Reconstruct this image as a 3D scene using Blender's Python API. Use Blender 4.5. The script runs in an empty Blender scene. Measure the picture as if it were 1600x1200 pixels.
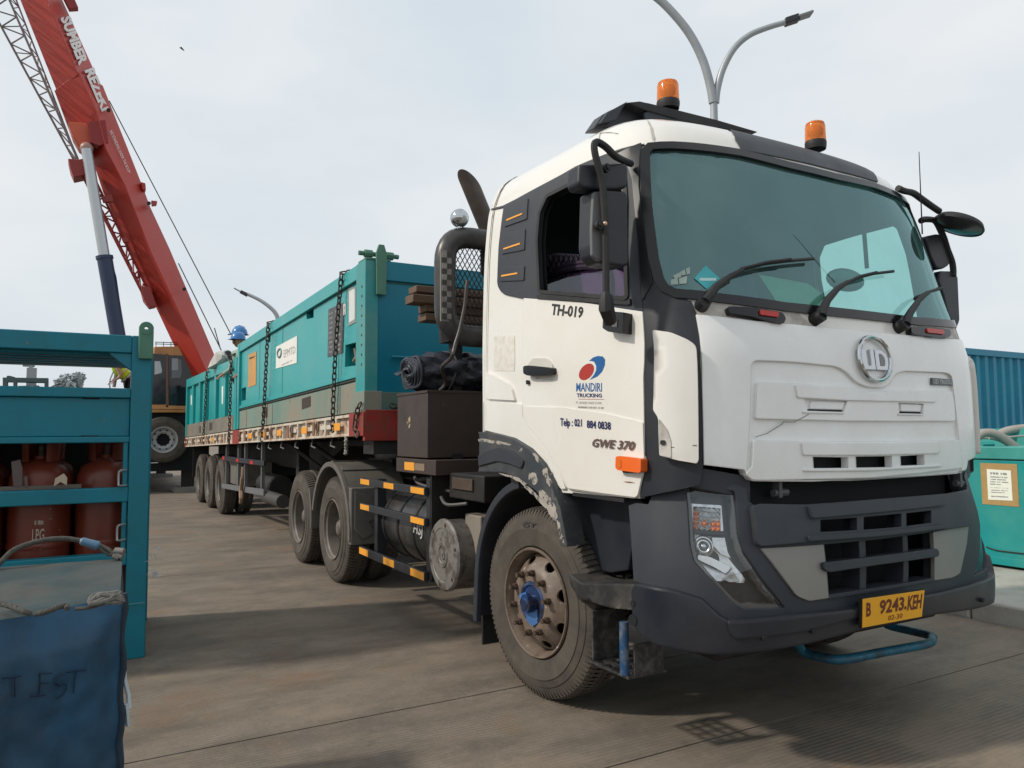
import bpy, bmesh, math, random
from math import sin, cos, pi, radians, atan2, sqrt
from mathutils import Vector, Matrix
from mathutils.geometry import delaunay_2d_cdt
random.seed(7)
SC = bpy.context.scene
COL = SC.collection

# ------------------------------------------------------------------ camera
CAM = Vector((2.34563785, -3.42435918, 1.48310126))
YAW, PIT, ROL, FPX = radians(29.49691377), radians(3.69616914), radians(-0.34867007), 1185.584627818116
FW = Vector((-cos(YAW)*cos(PIT), sin(YAW)*cos(PIT), sin(PIT)))
_r = FW.cross(Vector((0, 0, 1))).normalized(); _u = _r.cross(FW)
RT = _r*cos(ROL)+_u*sin(ROL); UP = -_r*sin(ROL)+_u*cos(ROL)
cd = bpy.data.cameras.new('camera'); camo = bpy.data.objects.new('camera', cd); COL.objects.link(camo)
camo.matrix_world = Matrix(((RT.x, UP.x, -FW.x, CAM.x), (RT.y, UP.y, -FW.y, CAM.y), (RT.z, UP.z, -FW.z, CAM.z), (0, 0, 0, 1)))
cd.sensor_fit = 'HORIZONTAL'; cd.sensor_width = 36; cd.lens = FPX/1600*36
cd.clip_start = .05; cd.clip_end = 3000
SC.camera = camo
# ------------------------------------------------------------------ light
SUN_EL, SUN_DX, SUN_DY = radians(38), .25, 1.0
n_ = sqrt(SUN_DX**2+SUN_DY**2)
sd = Vector((SUN_DX/n_*cos(SUN_EL), SUN_DY/n_*cos(SUN_EL), -sin(SUN_EL)))
sl = bpy.data.lights.new('sun', 'SUN'); sl.energy = 2.5; sl.angle = radians(3.2); sl.color = (1, .93, .82)
so = bpy.data.objects.new('sun', sl); COL.objects.link(so); so.rotation_euler = sd.to_track_quat('-Z', 'Y').to_euler(); so.location = (0, -10, 20)
W = bpy.data.worlds.new('World'); SC.world = W; W.use_nodes = True
nt = W.node_tree; nt.nodes.clear()
def wn(t, **k):
    n = nt.nodes.new(t)
    for a, b in k.items(): setattr(n, a, b)
    return n
wo = wn('ShaderNodeOutputWorld'); bg = wn('ShaderNodeBackground'); bg.inputs['Strength'].default_value = .104
sky = wn('ShaderNodeTexSky'); sky.sky_type = 'NISHITA'; sky.sun_disc = False; sky.sun_elevation = SUN_EL
sky.sun_rotation = atan2(-sd.x, -sd.y); sky.dust_density = 5; sky.air_density = 1.2; sky.ozone_density = 2
tc = wn('ShaderNodeTexCoord'); mp = wn('ShaderNodeMapping'); mp.inputs['Scale'].default_value = (1, 1, 2.6)
nz = wn('ShaderNodeTexNoise'); nz.inputs['Scale'].default_value = 1.7; nz.inputs['Detail'].default_value = 7; nz.inputs['Roughness'].default_value = .5
cr = wn('ShaderNodeValToRGB'); cr.color_ramp.elements[0].position = .34; cr.color_ramp.elements[1].position = .66
cr.color_ramp.elements[0].color = (6.2, 6.95, 7.5, 1); cr.color_ramp.elements[1].color = (7.9, 8.08, 8.2, 1)
mx = wn('ShaderNodeMix', data_type='RGBA'); mx.inputs['Factor'].default_value = .93
L = nt.links.new
L(tc.outputs['Generated'], mp.inputs['Vector']); L(mp.outputs[0], nz.inputs['Vector']); L(nz.outputs['Fac'], cr.inputs['Fac'])
L(sky.outputs[0], mx.inputs[6]); L(cr.outputs[0], mx.inputs[7]); L(mx.outputs[2], bg.inputs['Color']); L(bg.outputs[0], wo.inputs[0])
SC.view_settings.view_transform = 'Standard'; SC.view_settings.look = 'None'; SC.view_settings.exposure = .1; SC.view_settings.gamma = 1
SC.render.engine = 'CYCLES'; SC.cycles.max_bounces = 8; SC.cycles.transparent_max_bounces = 12

# ------------------------------------------------------------------ photo geometry -> real planes
def ray(px, py): return FW+RT*((px-800)/FPX)-UP*((py-600)/FPX)
def proj(P): d = P-CAM; z = d.dot(FW); return Vector((800+FPX*d.dot(RT)/z, 600-FPX*d.dot(UP)/z))
def onx(p, x): d = ray(*p); return CAM+d*((x-CAM.x)/d.x)
def ony(p, y): d = ray(*p); return CAM+d*((y-CAM.y)/d.y)
def onz(p, z): d = ray(*p); return CAM+d*((z-CAM.z)/d.z)
def ond(p, dep): return CAM+ray(*p)*dep
def Q(ox, oy, s): return lambda *a: [(ox+x/s, oy+y/s) for x, y in a]
A = Q(760, 180, 3.157); B = Q(980, 180, 2.857); C_ = Q(760, 440, 3.333); D = Q(1060, 460, 3.333); E_ = Q(1000, 700, 2.667)
F_ = Q(1040, 720, 4.2875); G_ = Q(720, 640, 2.553); H_ = Q(560, 520, 2.857); I_ = Q(280, 640, 4); J_ = Q(560, 240, 3.75)
K_ = Q(270, 380, 3.53); L_ = Q(0, 480, 2.857); M_ = Q(0, 0, 2.1425); N_ = Q(0, 820, 3.158); O_ = Q(880, 0, 3.478)
P_ = Q(220, 520, 4.285); R_ = Q(1380, 500, 2.4); T_ = Q(870, 540, 5.453); U_ = Q(1310, 510, 8.42); V_ = Q(1330, 910, 9.23)
S_ = Q(420, 420, 5.456); X_ = Q(1500, 530, 4.14); Y_ = Q(1380, 280, 4.617); Z_ = Q(0, 540, 5.333)
W_ = Q(750, 790, 3.87)

# ------------------------------------------------------------------ materials
MATS = {}
def mat(name, col, rough=.55, metal=0., var=.12, vs=2.5, bump=0., bs=80., dirt=None, da=.5, ds=4., dsharp=.12, coat=0., spec=.5,
        alpha=1., trans=0., emit=None, es=1., dirt2=None, d2a=.5, d2s=14., aniso=None, ior=1.45, bev=0.):
    if name in MATS: return MATS[name]
    m = bpy.data.materials.new(name); m.use_nodes = True; MATS[name] = m
    t = m.node_tree; nd = t.nodes; lk = t.links.new
    b = nd['Principled BSDF']; g = nd.new('ShaderNodeNewGeometry')
    mpn = nd.new('ShaderNodeMapping'); lk(g.outputs['Position'], mpn.inputs['Vector'])
    if aniso: mpn.inputs['Scale'].default_value = aniso
    n = nd.new('ShaderNodeTexNoise'); n.inputs['Scale'].default_value = vs; n.inputs['Detail'].default_value = 8; n.inputs['Roughness'].default_value = .6
    lk(mpn.outputs[0], n.inputs['Vector'])
    r = nd.new('ShaderNodeMapRange'); r.inputs[1].default_value = .25; r.inputs[2].default_value = .75; r.inputs[3].default_value = 1-var; r.inputs[4].default_value = 1+var
    lk(n.outputs['Fac'], r.inputs[0])
    mul = nd.new('ShaderNodeVectorMath'); mul.operation = 'SCALE'; mul.inputs[0].default_value = col[:3]; lk(r.outputs[0], mul.inputs['Scale'])
    out = mul.outputs[0]
    def layer(out, colr, amt, scale, sharp):
        nn = nd.new('ShaderNodeTexNoise'); nn.inputs['Scale'].default_value = scale; nn.inputs['Detail'].default_value = 10; nn.inputs['Roughness'].default_value = .68
        lk(mpn.outputs[0], nn.inputs['Vector'])
        rr = nd.new('ShaderNodeMapRange'); c = .72-.44*amt; rr.inputs[1].default_value = c-sharp; rr.inputs[2].default_value = c+sharp
        lk(nn.outputs['Fac'], rr.inputs[0])
        mm = nd.new('ShaderNodeMix'); mm.data_type = 'RGBA'; lk(rr.outputs[0], mm.inputs['Factor']); lk(out, mm.inputs[6]); mm.inputs[7].default_value = (*colr[:3], 1)
        return mm.outputs[2]
    if dirt: out = layer(out, dirt, da, ds, dsharp)
    if dirt2: out = layer(out, dirt2, d2a, d2s, .02)
    lk(out, b.inputs['Base Color'])
    b.inputs['Metallic'].default_value = metal; b.inputs['IOR'].default_value = ior
    rv = nd.new('ShaderNodeMapRange'); rv.inputs[1].default_value = .3; rv.inputs[2].default_value = .7
    rv.inputs[3].default_value = max(.02, rough-.06*(rough > .1)); rv.inputs[4].default_value = min(1, rough+.08*(rough > .1)); lk(n.outputs['Fac'], rv.inputs[0]); lk(rv.outputs[0], b.inputs['Roughness'])
    b.inputs['Specular IOR Level'].default_value = spec; b.inputs['Coat Weight'].default_value = coat; b.inputs['Coat Roughness'].default_value = .12
    b.inputs['Alpha'].default_value = alpha; b.inputs['Transmission Weight'].default_value = trans
    if emit: b.inputs['Emission Color'].default_value = (*emit, 1); b.inputs['Emission Strength'].default_value = es
    nrm_ = None
    if bev:
        bv = nd.new('ShaderNodeBevel'); bv.samples = 4; bv.inputs['Radius'].default_value = bev; nrm_ = bv.outputs[0]; lk(nrm_, b.inputs['Normal'])
    if bump:
        n2 = nd.new('ShaderNodeTexNoise'); n2.inputs['Scale'].default_value = bs; n2.inputs['Detail'].default_value = 4; lk(mpn.outputs[0], n2.inputs['Vector'])
        bp = nd.new('ShaderNodeBump'); bp.inputs['Strength'].default_value = min(1, bump); bp.inputs['Distance'].default_value = .004*max(1, bump); lk(n2.outputs['Fac'], bp.inputs['Height']); lk(bp.outputs[0], b.inputs['Normal'])
        if nrm_: lk(nrm_, bp.inputs['Normal'])
    return m
def glass(name, tint, refl=.06, rough=.02, gcol=(.9, .97, 1, 1), dust_haze=0):
    m = bpy.data.materials.new(name); m.use_nodes = True; MATS[name] = m
    t = m.node_tree; t.nodes.clear(); nd = t.nodes; lk = t.links.new
    o = nd.new('ShaderNodeOutputMaterial'); tr = nd.new('ShaderNodeBsdfTransparent'); tr.inputs[0].default_value = (*tint, 1)
    gl = nd.new('ShaderNodeBsdfGlossy'); gl.inputs['Roughness'].default_value = rough; gl.inputs['Color'].default_value = gcol
    lw = nd.new('ShaderNodeLayerWeight'); lw.inputs[0].default_value = .5
    pw = nd.new('ShaderNodeMath'); pw.operation = 'POWER'; pw.inputs[1].default_value = 5; lk(lw.outputs['Facing'], pw.inputs[0])
    ad = nd.new('ShaderNodeMath'); ad.operation = 'MULTIPLY_ADD'; ad.inputs[1].default_value = .9; ad.inputs[2].default_value = .04+refl; lk(pw.outputs[0], ad.inputs[0])
    ms = nd.new('ShaderNodeMixShader'); lk(ad.outputs[0], ms.inputs[0]); lk(tr.outputs[0], ms.inputs[1]); lk(gl.outputs[0], ms.inputs[2]); lk(ms.outputs[0], o.inputs[0])
    if dust_haze:
        g = nd.new('ShaderNodeNewGeometry'); n = nd.new('ShaderNodeTexNoise'); n.inputs['Scale'].default_value = 2.2; n.inputs['Detail'].default_value = 9; n.inputs['Roughness'].default_value = .62; lk(g.outputs['Position'], n.inputs['Vector'])
        r = nd.new('ShaderNodeMapRange'); r.inputs[1].default_value = .3; r.inputs[2].default_value = .75; r.inputs[3].default_value = dust_haze*.35; r.inputs[4].default_value = dust_haze*1.9; lk(n.outputs['Fac'], r.inputs[0])
        df = nd.new('ShaderNodeBsdfDiffuse'); df.inputs[0].default_value = (.22, .40, .38, 1); m2 = nd.new('ShaderNodeMixShader'); lk(r.outputs[0], m2.inputs[0]); lk(ms.outputs[0], m2.inputs[1]); lk(df.outputs[0], m2.inputs[2]); lk(m2.outputs[0], o.inputs[0])  # teal film: dust plus reflected-sky haze put into the diffuse colour
    return m
cream = mat('cab_white_paint', (.79, .775, .74), .26, var=.035, vs=1.5, coat=.6, dirt=(.66, .62, .55), da=.36, ds=1.5, dsharp=.3, dirt2=(.50, .44, .36), d2a=-.04, d2s=26, bev=.005)
hoodw = mat('hood_white_paint', (.89, .90, .90), .28, var=.03, vs=1.2, coat=.55, dirt=(.70, .69, .66), da=.36, ds=1.8, dsharp=.3, dirt2=(.45, .43, .4), d2a=-.05, d2s=24, bev=.010)
grey = mat('grey_plastic', (.024, .029, .040), .5, var=.12, vs=3, bump=.3, bs=500, dirt=(.040, .044, .052), da=.35, ds=4, dsharp=.25, bev=.007)
greyd = mat('dark_grey_plastic', (.014, .017, .025), .42, var=.15, vs=3, bump=.2, bs=400, dirt=(.035, .036, .04), da=.3, ds=4, dsharp=.25, bev=.005)
bumplow = mat('bumper_navy_grey', (.012, .015, .024), .36, var=.12, coat=.1, dirt=(.035, .036, .042), da=.35, ds=3, dsharp=.25, dirt2=(.13, .13, .14), d2a=-.02, d2s=18, bev=.02)
chipped = mat('chipped_grey_plastic', (.042, .048, .056), .5, var=.1, dirt=(.09, .085, .078), da=.3, ds=5, dirt2=(.30, .275, .25), d2a=.16, d2s=14, bev=.01)
black = mat('black_rubber', (.012, .012, .014), .6, var=.2, dirt=(.03, .028, .025), da=.3)
blackg = mat('black_gloss', (.008, .008, .010), .2, var=.1)
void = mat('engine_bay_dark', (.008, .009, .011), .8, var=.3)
chassis = mat('chassis_dark', (.009, .009, .010), .65, var=.3, dirt=(.028, .022, .017), da=.4, ds=3)
tyrem = mat('tyre_rubber', (.048, .042, .037), .85, var=.18, vs=6, bump=.5, bs=160, dirt=(.115, .095, .075), da=.42, ds=5, dsharp=.2)
rimf = mat('rusty_painted_rim', (.25, .205, .165), .5, var=.25, vs=8, dirt=(.085, .052, .034), da=.56, ds=8, dsharp=.2, dirt2=(.42, .39, .35), d2a=.18, d2s=26)
rimr = mat('dusty_grey_rim', (.25, .225, .20), .5, metal=.2, var=.15, vs=6, dirt=(.10, .085, .07), da=.5, ds=6, dsharp=.2)
rust = mat('greasy_brown_steel', (.07, .046, .032), .6, var=.3, vs=12, bump=.4, bs=120)
blueh = mat('blue_hub_paint', (.014, .055, .19), .35, var=.3, vs=12, dirt=(.02, .02, .028), da=.48, ds=14, coat=.3)
chrome = mat('chrome', (.52, .54, .56), .10, metal=1, var=.03)
silver = mat('silver_grey_panel', (.25, .24, .225), .42, metal=.25, var=.05, vs=4, bev=.006)
amber = mat('amber_lens', (.80, .20, .03), .16, var=.15, vs=9, coat=.5, trans=.15)
orange = mat('orange_side_lamp', (.80, .14, .02), .18, var=.1, coat=.6)
orref = mat('orange_reflector', (.85, .36, .03), .35, var=.1)
red = mat('red_lens', (.45, .03, .02), .25, var=.15)
redref = mat('red_reflector', (.6, .03, .02), .3)
blue = mat('print_blue', (.01, .10, .30), .4, var=.03); pred = mat('print_red', (.38, .03, .02), .4, var=.05)
navy = mat('print_navy', (.015, .02, .10), .4, var=.03); blk = mat('print_black', (.02, .02, .022), .4, var=.03)
fade = mat('print_faded_grey', (.33, .31, .30), .5, var=.1); whitep = mat('print_white', (.75, .74, .7), .5, var=.05)
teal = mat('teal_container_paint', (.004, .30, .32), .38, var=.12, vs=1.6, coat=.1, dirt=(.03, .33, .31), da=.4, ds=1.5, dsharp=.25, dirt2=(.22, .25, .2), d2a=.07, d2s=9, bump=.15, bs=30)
teale = mat('teal_end_shaded', (.001, .15, .235), .4, var=.1, vs=1.2, dirt=(.003, .19, .24), da=.35, ds=1.2, dsharp=.3, dirt2=(.15, .16, .13), d2a=.05, d2s=7)  # the side teal again, with the unlit end's shade in the colour
tealr = mat('teal_rack_paint', (.001, .165, .23), .45, var=.12, vs=3, dirt=(.008, .14, .175), da=.3, ds=5, dirt2=(.18, .15, .11), d2a=.06, d2s=18, bump=.2, bs=60)
tdirty = mat('teal_base_weathered', (.08, .24, .21), .6, var=.2, vs=2, dirt=(.25, .215, .165), da=.6, ds=1.6, dsharp=.16, dirt2=(.16, .08, .045), d2a=.14, d2s=8, aniso=(1, 1, .6))
ddirty = mat('grey_base_weathered', (.13, .14, .13), .65, var=.2, vs=2, dirt=(.22, .18, .13), da=.5, ds=2, dsharp=.16, dirt2=(.12, .07, .04), d2a=.2, d2s=9)
wdirty = mat('white_rail_rusty', (.62, .57, .49), .55, var=.15, vs=4, dirt=(.36, .22, .13), da=.42, ds=4, dsharp=.1, dirt2=(.22, .09, .045), d2a=.25, d2s=13)
redp = mat('red_trailer_paint', (.30, .025, .018), .5, var=.2, vs=4, dirt=(.17, .05, .03), da=.4, ds=5, dirt2=(.4, .25, .2), d2a=.08, d2s=16)
craner = mat('crane_red_paint', (.42, .038, .024), .42, var=.15, vs=.6, dirt=(.38, .04, .032), da=.4, ds=.7, dsharp=.2)
cranerd = mat('crane_red_base', (.58, .11, .05), .45, var=.12, vs=.8)
craneo = mat('crane_orange_paint', (.52, .25, .085), .45, var=.12, vs=1, dirt=(.3, .13, .05), da=.3, ds=2)
steel = mat('steel_rod', (.48, .50, .52), .3, metal=.6, var=.06, vs=3)
galv = mat('galvanised_pole', (.34, .36, .38), .45, metal=.3, var=.08, vs=4)
brownbox = mat('brown_steel_box', (.062, .042, .034), .5, var=.25, vs=3, dirt=(.028, .02, .018), da=.45, ds=3, dsharp=.2, dirt2=(.3, .24, .2), d2a=.05, d2s=10)
tank = mat('black_tank', (.022, .022, .024), .3, var=.2, vs=5, dirt=(.07, .062, .055), da=.35, ds=7)
wood = mat('old_timber', (.15, .095, .06), .8, var=.35, vs=3, bump=.6, bs=25, aniso=(6, .8, 6), dirt=(.07, .045, .03), da=.4, ds=3)
tarp = mat('dark_navy_tarp', (.018, .022, .034), .42, var=.25, vs=8, dirt=(.05, .052, .06), da=.3, ds=12)
tarpb = mat('blue_tarp', (.015, .088, .175), .55, var=.25, vs=3, bump=1.4, bs=8, dirt=(.02, .04, .065), da=.45, ds=4, dsharp=.2)
tarpt = mat('dusty_tarp_top', (.016, .045, .052), .7, var=.3, vs=5, bump=1.2, bs=9, dirt=(.07, .064, .054), da=.45, ds=4, dsharp=.2)
gasred = mat('gas_cylinder_red', (.15, .024, .010), .36, var=.25, vs=4, dirt=(.12, .028, .015), da=.45, ds=5, dsharp=.2, dirt2=(.3, .2, .14), d2a=.07, d2s=18)
greenp = mat('green_lug_paint', (.07, .19, .13), .5, var=.15, vs=8, dirt2=(.2, .18, .12), d2a=.12, d2s=20)
chainm = mat('dark_chain_steel', (.035, .030, .027), .55, metal=.2, var=.3, vs=20, dirt=(.09, .055, .035), da=.42, ds=6)
rope = mat('grey_rope', (.085, .08, .07), .9, var=.3, vs=40, bump=1, bs=200)
concrete = mat('kerb_concrete', (.46, .44, .40), .85, var=.18, vs=3, bump=.8, bs=50, dirt=(.27, .25, .22), da=.42, ds=3, dsharp=.15)
yellow = mat('plate_yellow', (.78, .37, .012), .4, var=.06, vs=12); pbrown = mat('plate_brown_print', (.13, .025, .008), .5)
hood_in = mat('cab_interior', (.03, .033, .035), .8, var=.2)
purple = mat('purple_seat_fabric', (.10, .055, .13), .85, var=.2, vs=10)
pale = mat('pale_mesh_fabric', (.40, .30, .44), .8)
paper = mat('paper', (.80, .82, .72), .7, var=.04); tape = mat('brown_tape', (.42, .27, .11), .5, var=.12, vs=12)
helmet = mat('blue_helmet', (.03, .17, .42), .3, var=.08, coat=.3)
vest = mat('hi_vis_yellow_green', (.50, .78, .03), .7, var=.08, vs=8, emit=None); skin = mat('skin_tone', (.30, .16, .10), .6); cloth = mat('pale_green_shirt', (.30, .42, .34), .9, var=.15, vs=9)
trous = mat('dark_trousers', (.02, .022, .03), .9); shirtb = mat('tan_sleeve', (.35, .24, .17), .8)
ws_glass = glass('windshield_tint', (.34, .66, .62), .12, gcol=(.6, .93, .96, 1), dust_haze=.13)
side_glass = glass('side_glass_purple', (.5, .42, .55), .05)
clear = glass('clear_lens', (.93, .95, .97), .03)
dgl = glass('dark_cab_glass', (.25, .27, .3), .05)

# ------------------------------------------------------------------ object helpers
def link(o, parent=None):
    COL.objects.link(o)
    if parent is not None:
        o.parent = parent
        o.matrix_parent_inverse = parent.matrix_world.inverted() if parent.get('_root') is None else Matrix.Translation(-Vector(parent['_root']))
    return o
def thing(name, label, cat, loc=(0, 0, 0), group=None, kind=None):
    o = bpy.data.objects.new(name, None); COL.objects.link(o); o.location = loc; o['label'] = label; o['category'] = cat
    o.empty_display_size = .2
    o['_root'] = list(loc)
    if group: o['group'] = group
    if kind: o['kind'] = kind
    return o
def tag(o, label=None, cat=None, group=None, kind=None):
    if label: o['label'] = label
    if cat: o['category'] = cat
    if group: o['group'] = group
    if kind: o['kind'] = kind
    return o
class MB:
    def __init__(s): s.v = []; s.f = []
    def add(s, vs, fs):
        k = len(s.v); s.v += [Vector(v) for v in vs]; s.f += [tuple(i+k for i in f) for f in fs]; return s
    def box(s, x0, x1, y0, y1, z0, z1):
        return s.add([(x, y, z) for x in (x0, x1) for y in (y0, y1) for z in (z0, z1)],
                     [(0, 1, 3, 2), (4, 6, 7, 5), (0, 4, 5, 1), (2, 3, 7, 6), (0, 2, 6, 4), (1, 5, 7, 3)])
    def obox(s, c, ax, ay, az):
        c, ax, ay, az = map(Vector, (c, ax, ay, az))
        return s.add([c+ax*i+ay*j+az*k for i in (-1, 1) for j in (-1, 1) for k in (-1, 1)],
                     [(0, 1, 3, 2), (4, 6, 7, 5), (0, 4, 5, 1), (2, 3, 7, 6), (0, 2, 6, 4), (1, 5, 7, 3)])
    def bar(s, a, b, w, h, upv=(0, 0, 1)):
        a, b = Vector(a), Vector(b); d = (b-a); n = d.normalized(); upv = Vector(upv)
        if abs(n.dot(upv)) > .97: upv = Vector((1, 0, 0))
        r = n.cross(upv).normalized(); u = r.cross(n)
        return s.obox((a+b)/2, d/2, r*w/2, u*h/2)
    def prism(s, pts, ext):
        n = len(pts); pts = [Vector(p) for p in pts]; e = Vector(ext)
        fs = [tuple(range(n)), tuple(range(2*n-1, n-1, -1))]+[(i, n+i, n+(i+1) % n, (i+1) % n) for i in range(n)]
        return s.add(pts+[p+e for p in pts], fs)
    def tube(s, pts, r, n=8, caps=True, closed=False):
        pts = [Vector(p) for p in pts]; m = len(pts); rs = r if isinstance(r, (list, tuple)) else [r]*m
        vs = []; prev = None
        for i, p in enumerate(pts):
            if closed: t = (pts[(i+1) % m]-pts[i-1]).normalized()
            else: t = (pts[min(i+1, m-1)]-pts[max(i-1, 0)]).normalized()
            if prev is None:
                u = t.cross(Vector((0, 0, 1)));
                if u.length < .05: u = t.cross(Vector((1, 0, 0)))
                u.normalize()
            else:
                u = (prev-t*prev.dot(t)).normalized()
            prev = u; w = t.cross(u)
            vs += [p+(u*cos(2*pi*k/n)+w*sin(2*pi*k/n))*rs[i] for k in range(n)]
        fs = []
        for i in range(m if closed else m-1):
            j = (i+1) % m
            for k in range(n): fs.append((i*n+k, i*n+(k+1) % n, j*n+(k+1) % n, j*n+k))
        if caps and not closed: fs += [tuple(range(n))[::-1], tuple(range((m-1)*n, m*n))]
        return s.add(vs, fs)
    def cyl(s, a, b, r, r2=None, n=16): return s.tube([a, b], [r, r if r2 is None else r2], n)
    def lathe(s, c, axis, prof, n=24, a0=0, a1=2*pi):
        # prof: list of (radius, along-axis)
        c = Vector(c); ax = Vector(axis).normalized(); u = ax.cross(Vector((0, 0, 1)));
        if u.length < .05: u = Vector((1, 0, 0))
        u.normalize(); w = ax.cross(u); vs = []; full = abs(a1-a0-2*pi) < 1e-6; nn = n if full else n+1
        for r, h in prof:
            for k in range(nn):
                a = a0+(a1-a0)*k/n; vs.append(c+ax*h+(u*cos(a)+w*sin(a))*r)
        fs = []
        for i in range(len(prof)-1):
            for k in range(n):
                k2 = (k+1) % nn; fs.append((i*nn+k, i*nn+k2, (i+1)*nn+k2, (i+1)*nn+k))
        return s.add(vs, fs)
    def sphere(s, c, r, n=12, sc=(1, 1, 1)):
        pr = [(sin(pi*i/n)*1.0, -cos(pi*i/n)) for i in range(n+1)]
        k = len(s.v); s.lathe((0, 0, 0), (0, 0, 1), pr, n*2)
        for i in range(k, len(s.v)): v = s.v[i]; s.v[i] = Vector(c)+Vector((v.x*r*sc[0], v.y*r*sc[1], v.z*r*sc[2]))
        return s
    def mesh(s, name, m, ang=38):
        me = bpy.data.meshes.new(name); me.from_pydata([tuple(v) for v in s.v], [], s.f)
        bm = bmesh.new(); bm.from_mesh(me); bmesh.ops.remove_doubles(bm, verts=bm.verts, dist=1e-5)
        bmesh.ops.recalc_face_normals(bm, faces=bm.faces); bm.to_mesh(me); bm.free()
        if isinstance(m, (list, tuple)):
            for q in m: me.materials.append(q)
        elif m: me.materials.append(m)
        for p in me.polygons: p.use_smooth = True
        me.set_sharp_from_angle(angle=radians(ang))
        return me
    def build(s, name, m, parent=None, bevel=0, ang=38, seg=2):
        o = bpy.data.objects.new(name, s.mesh(name, m, ang)); link(o, parent)
        if bevel and name not in NOBEV and bevel > 0:
            b = o.modifiers.new('bevel', 'BEVEL'); b.width = bevel; b.segments = seg; b.limit_method = 'ANGLE'; b.angle_limit = radians(40)
            o.modifiers.new('wn', 'WEIGHTED_NORMAL').keep_sharp = True
        return o
NOBEV = set()
def copy_tree(o, parent=None):
    c = o.copy(); COL.objects.link(c); c.parent = parent
    if parent is not None: c.matrix_parent_inverse = o.matrix_parent_inverse.copy()
    for ch in list(o.children): copy_tree(ch, c)
    return c
def rnd(pts, r, n=4):
    out = []; m = len(pts); rr = r if isinstance(r, (list, tuple)) else [r]*m
    for i in range(m):
        p = Vector(pts[i]).to_2d(); a = Vector(pts[i-1]).to_2d(); b = Vector(pts[(i+1) % m]).to_2d(); q = rr[i]
        if q <= 0: out.append(tuple(p)); continue
        da, db = (a-p), (b-p); la = min(q, da.length*.45); lb = min(q, db.length*.45)
        s0 = p+da.normalized()*la; s1 = p+db.normalized()*lb
        for k in range(n+1):
            t = k/n; out.append(tuple(s0*(1-t)**2+p*2*t*(1-t)+s1*t*t))
    return out
def smooth(pts, n=5):
    out = []; m = len(pts)
    for i in range(m-1):
        p0, p1, p2, p3 = (Vector(pts[max(i-1, 0)]), Vector(pts[i]), Vector(pts[i+1]), Vector(pts[min(i+2, m-1)]))
        for k in range(n):
            t = k/n; out.append(.5*((2*p1)+(p2-p0)*t+(2*p0-5*p1+4*p2-p3)*t*t+(3*p1-p0-3*p2+p3)*t**3))
    out.append(Vector(pts[-1])); return out
def inside(p, poly):
    x, y = p; c = False; j = len(poly)-1
    for i in range(len(poly)):
        xi, yi = poly[i]; xj, yj = poly[j]
        if (yi > y) != (yj > y) and x < (xj-xi)*(y-yi)/(yj-yi)+xi: c = not c
        j = i
    return c
def tri(outer, holes=(), grid=.06):
    """2D constrained triangulation -> verts, faces, loops (boundary vertex index lists)"""
    vs, es, loops = [], [], []
    for lp in [outer]+list(holes):
        d = []
        for i in range(len(lp)):
            a, b = Vector(lp[i]), Vector(lp[(i+1) % len(lp)]); k = max(1, int((b-a).length/grid))
            if (b-a).length < 1e-6: continue
            d += [a.lerp(b, t/k) for t in range(k)]
        k0 = len(vs); vs += d; n = len(d); es += [(k0+i, k0+(i+1) % n) for i in range(n)]; loops.append(list(range(k0, k0+n)))
    xs = [p[0] for p in outer]; ys = [p[1] for p in outer]
    x = min(xs)+grid/2
    bpts = list(vs)
    while x < max(xs):
        y = min(ys)+grid/2
        while y < max(ys):
            p = (x, y)
            if inside(p, outer) and not any(inside(p, h) for h in holes):
                if all(abs(q.x-x) > grid*.35 or abs(q.y-y) > grid*.35 for q in bpts): vs.append(Vector(p))
            y += grid
        x += grid
    r = delaunay_2d_cdt(vs, es, [], 0, 1e-7)
    V, Ed, Fc, ov = r[0], r[1], r[2], r[3]
    mp_ = {}
    for i, o in enumerate(ov):
        for k in o: mp_[k] = i
    F = []
    for f in Fc:
        c = sum((V[i] for i in f), Vector((0, 0)))/len(f)
        if inside(c, outer) and not any(inside(c, h) for h in holes): F.append(tuple(f))
    return V, F, [[mp_[i] for i in lp if i in mp_] for lp in loops]
def sheet(fn, outer, holes=(), grid=.06, thick=.02, off=0.):
    """fn(u,v,off)->3D ; returns MB with face at off and skirts down to off-thick"""
    V, F, Ls = tri(outer, holes, grid); mb = MB()
    mb.v = [fn(p.x, p.y, off) for p in V]; mb.f = list(F)
    if thick:
        for lp in Ls:
            k = len(mb.v); mb.v += [fn(V[i].x, V[i].y, off-thick) for i in lp]; n = len(lp)
            for i in range(n): mb.f.append((lp[i], lp[(i+1) % n], k+(i+1) % n, k+i))
    return mb
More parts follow.
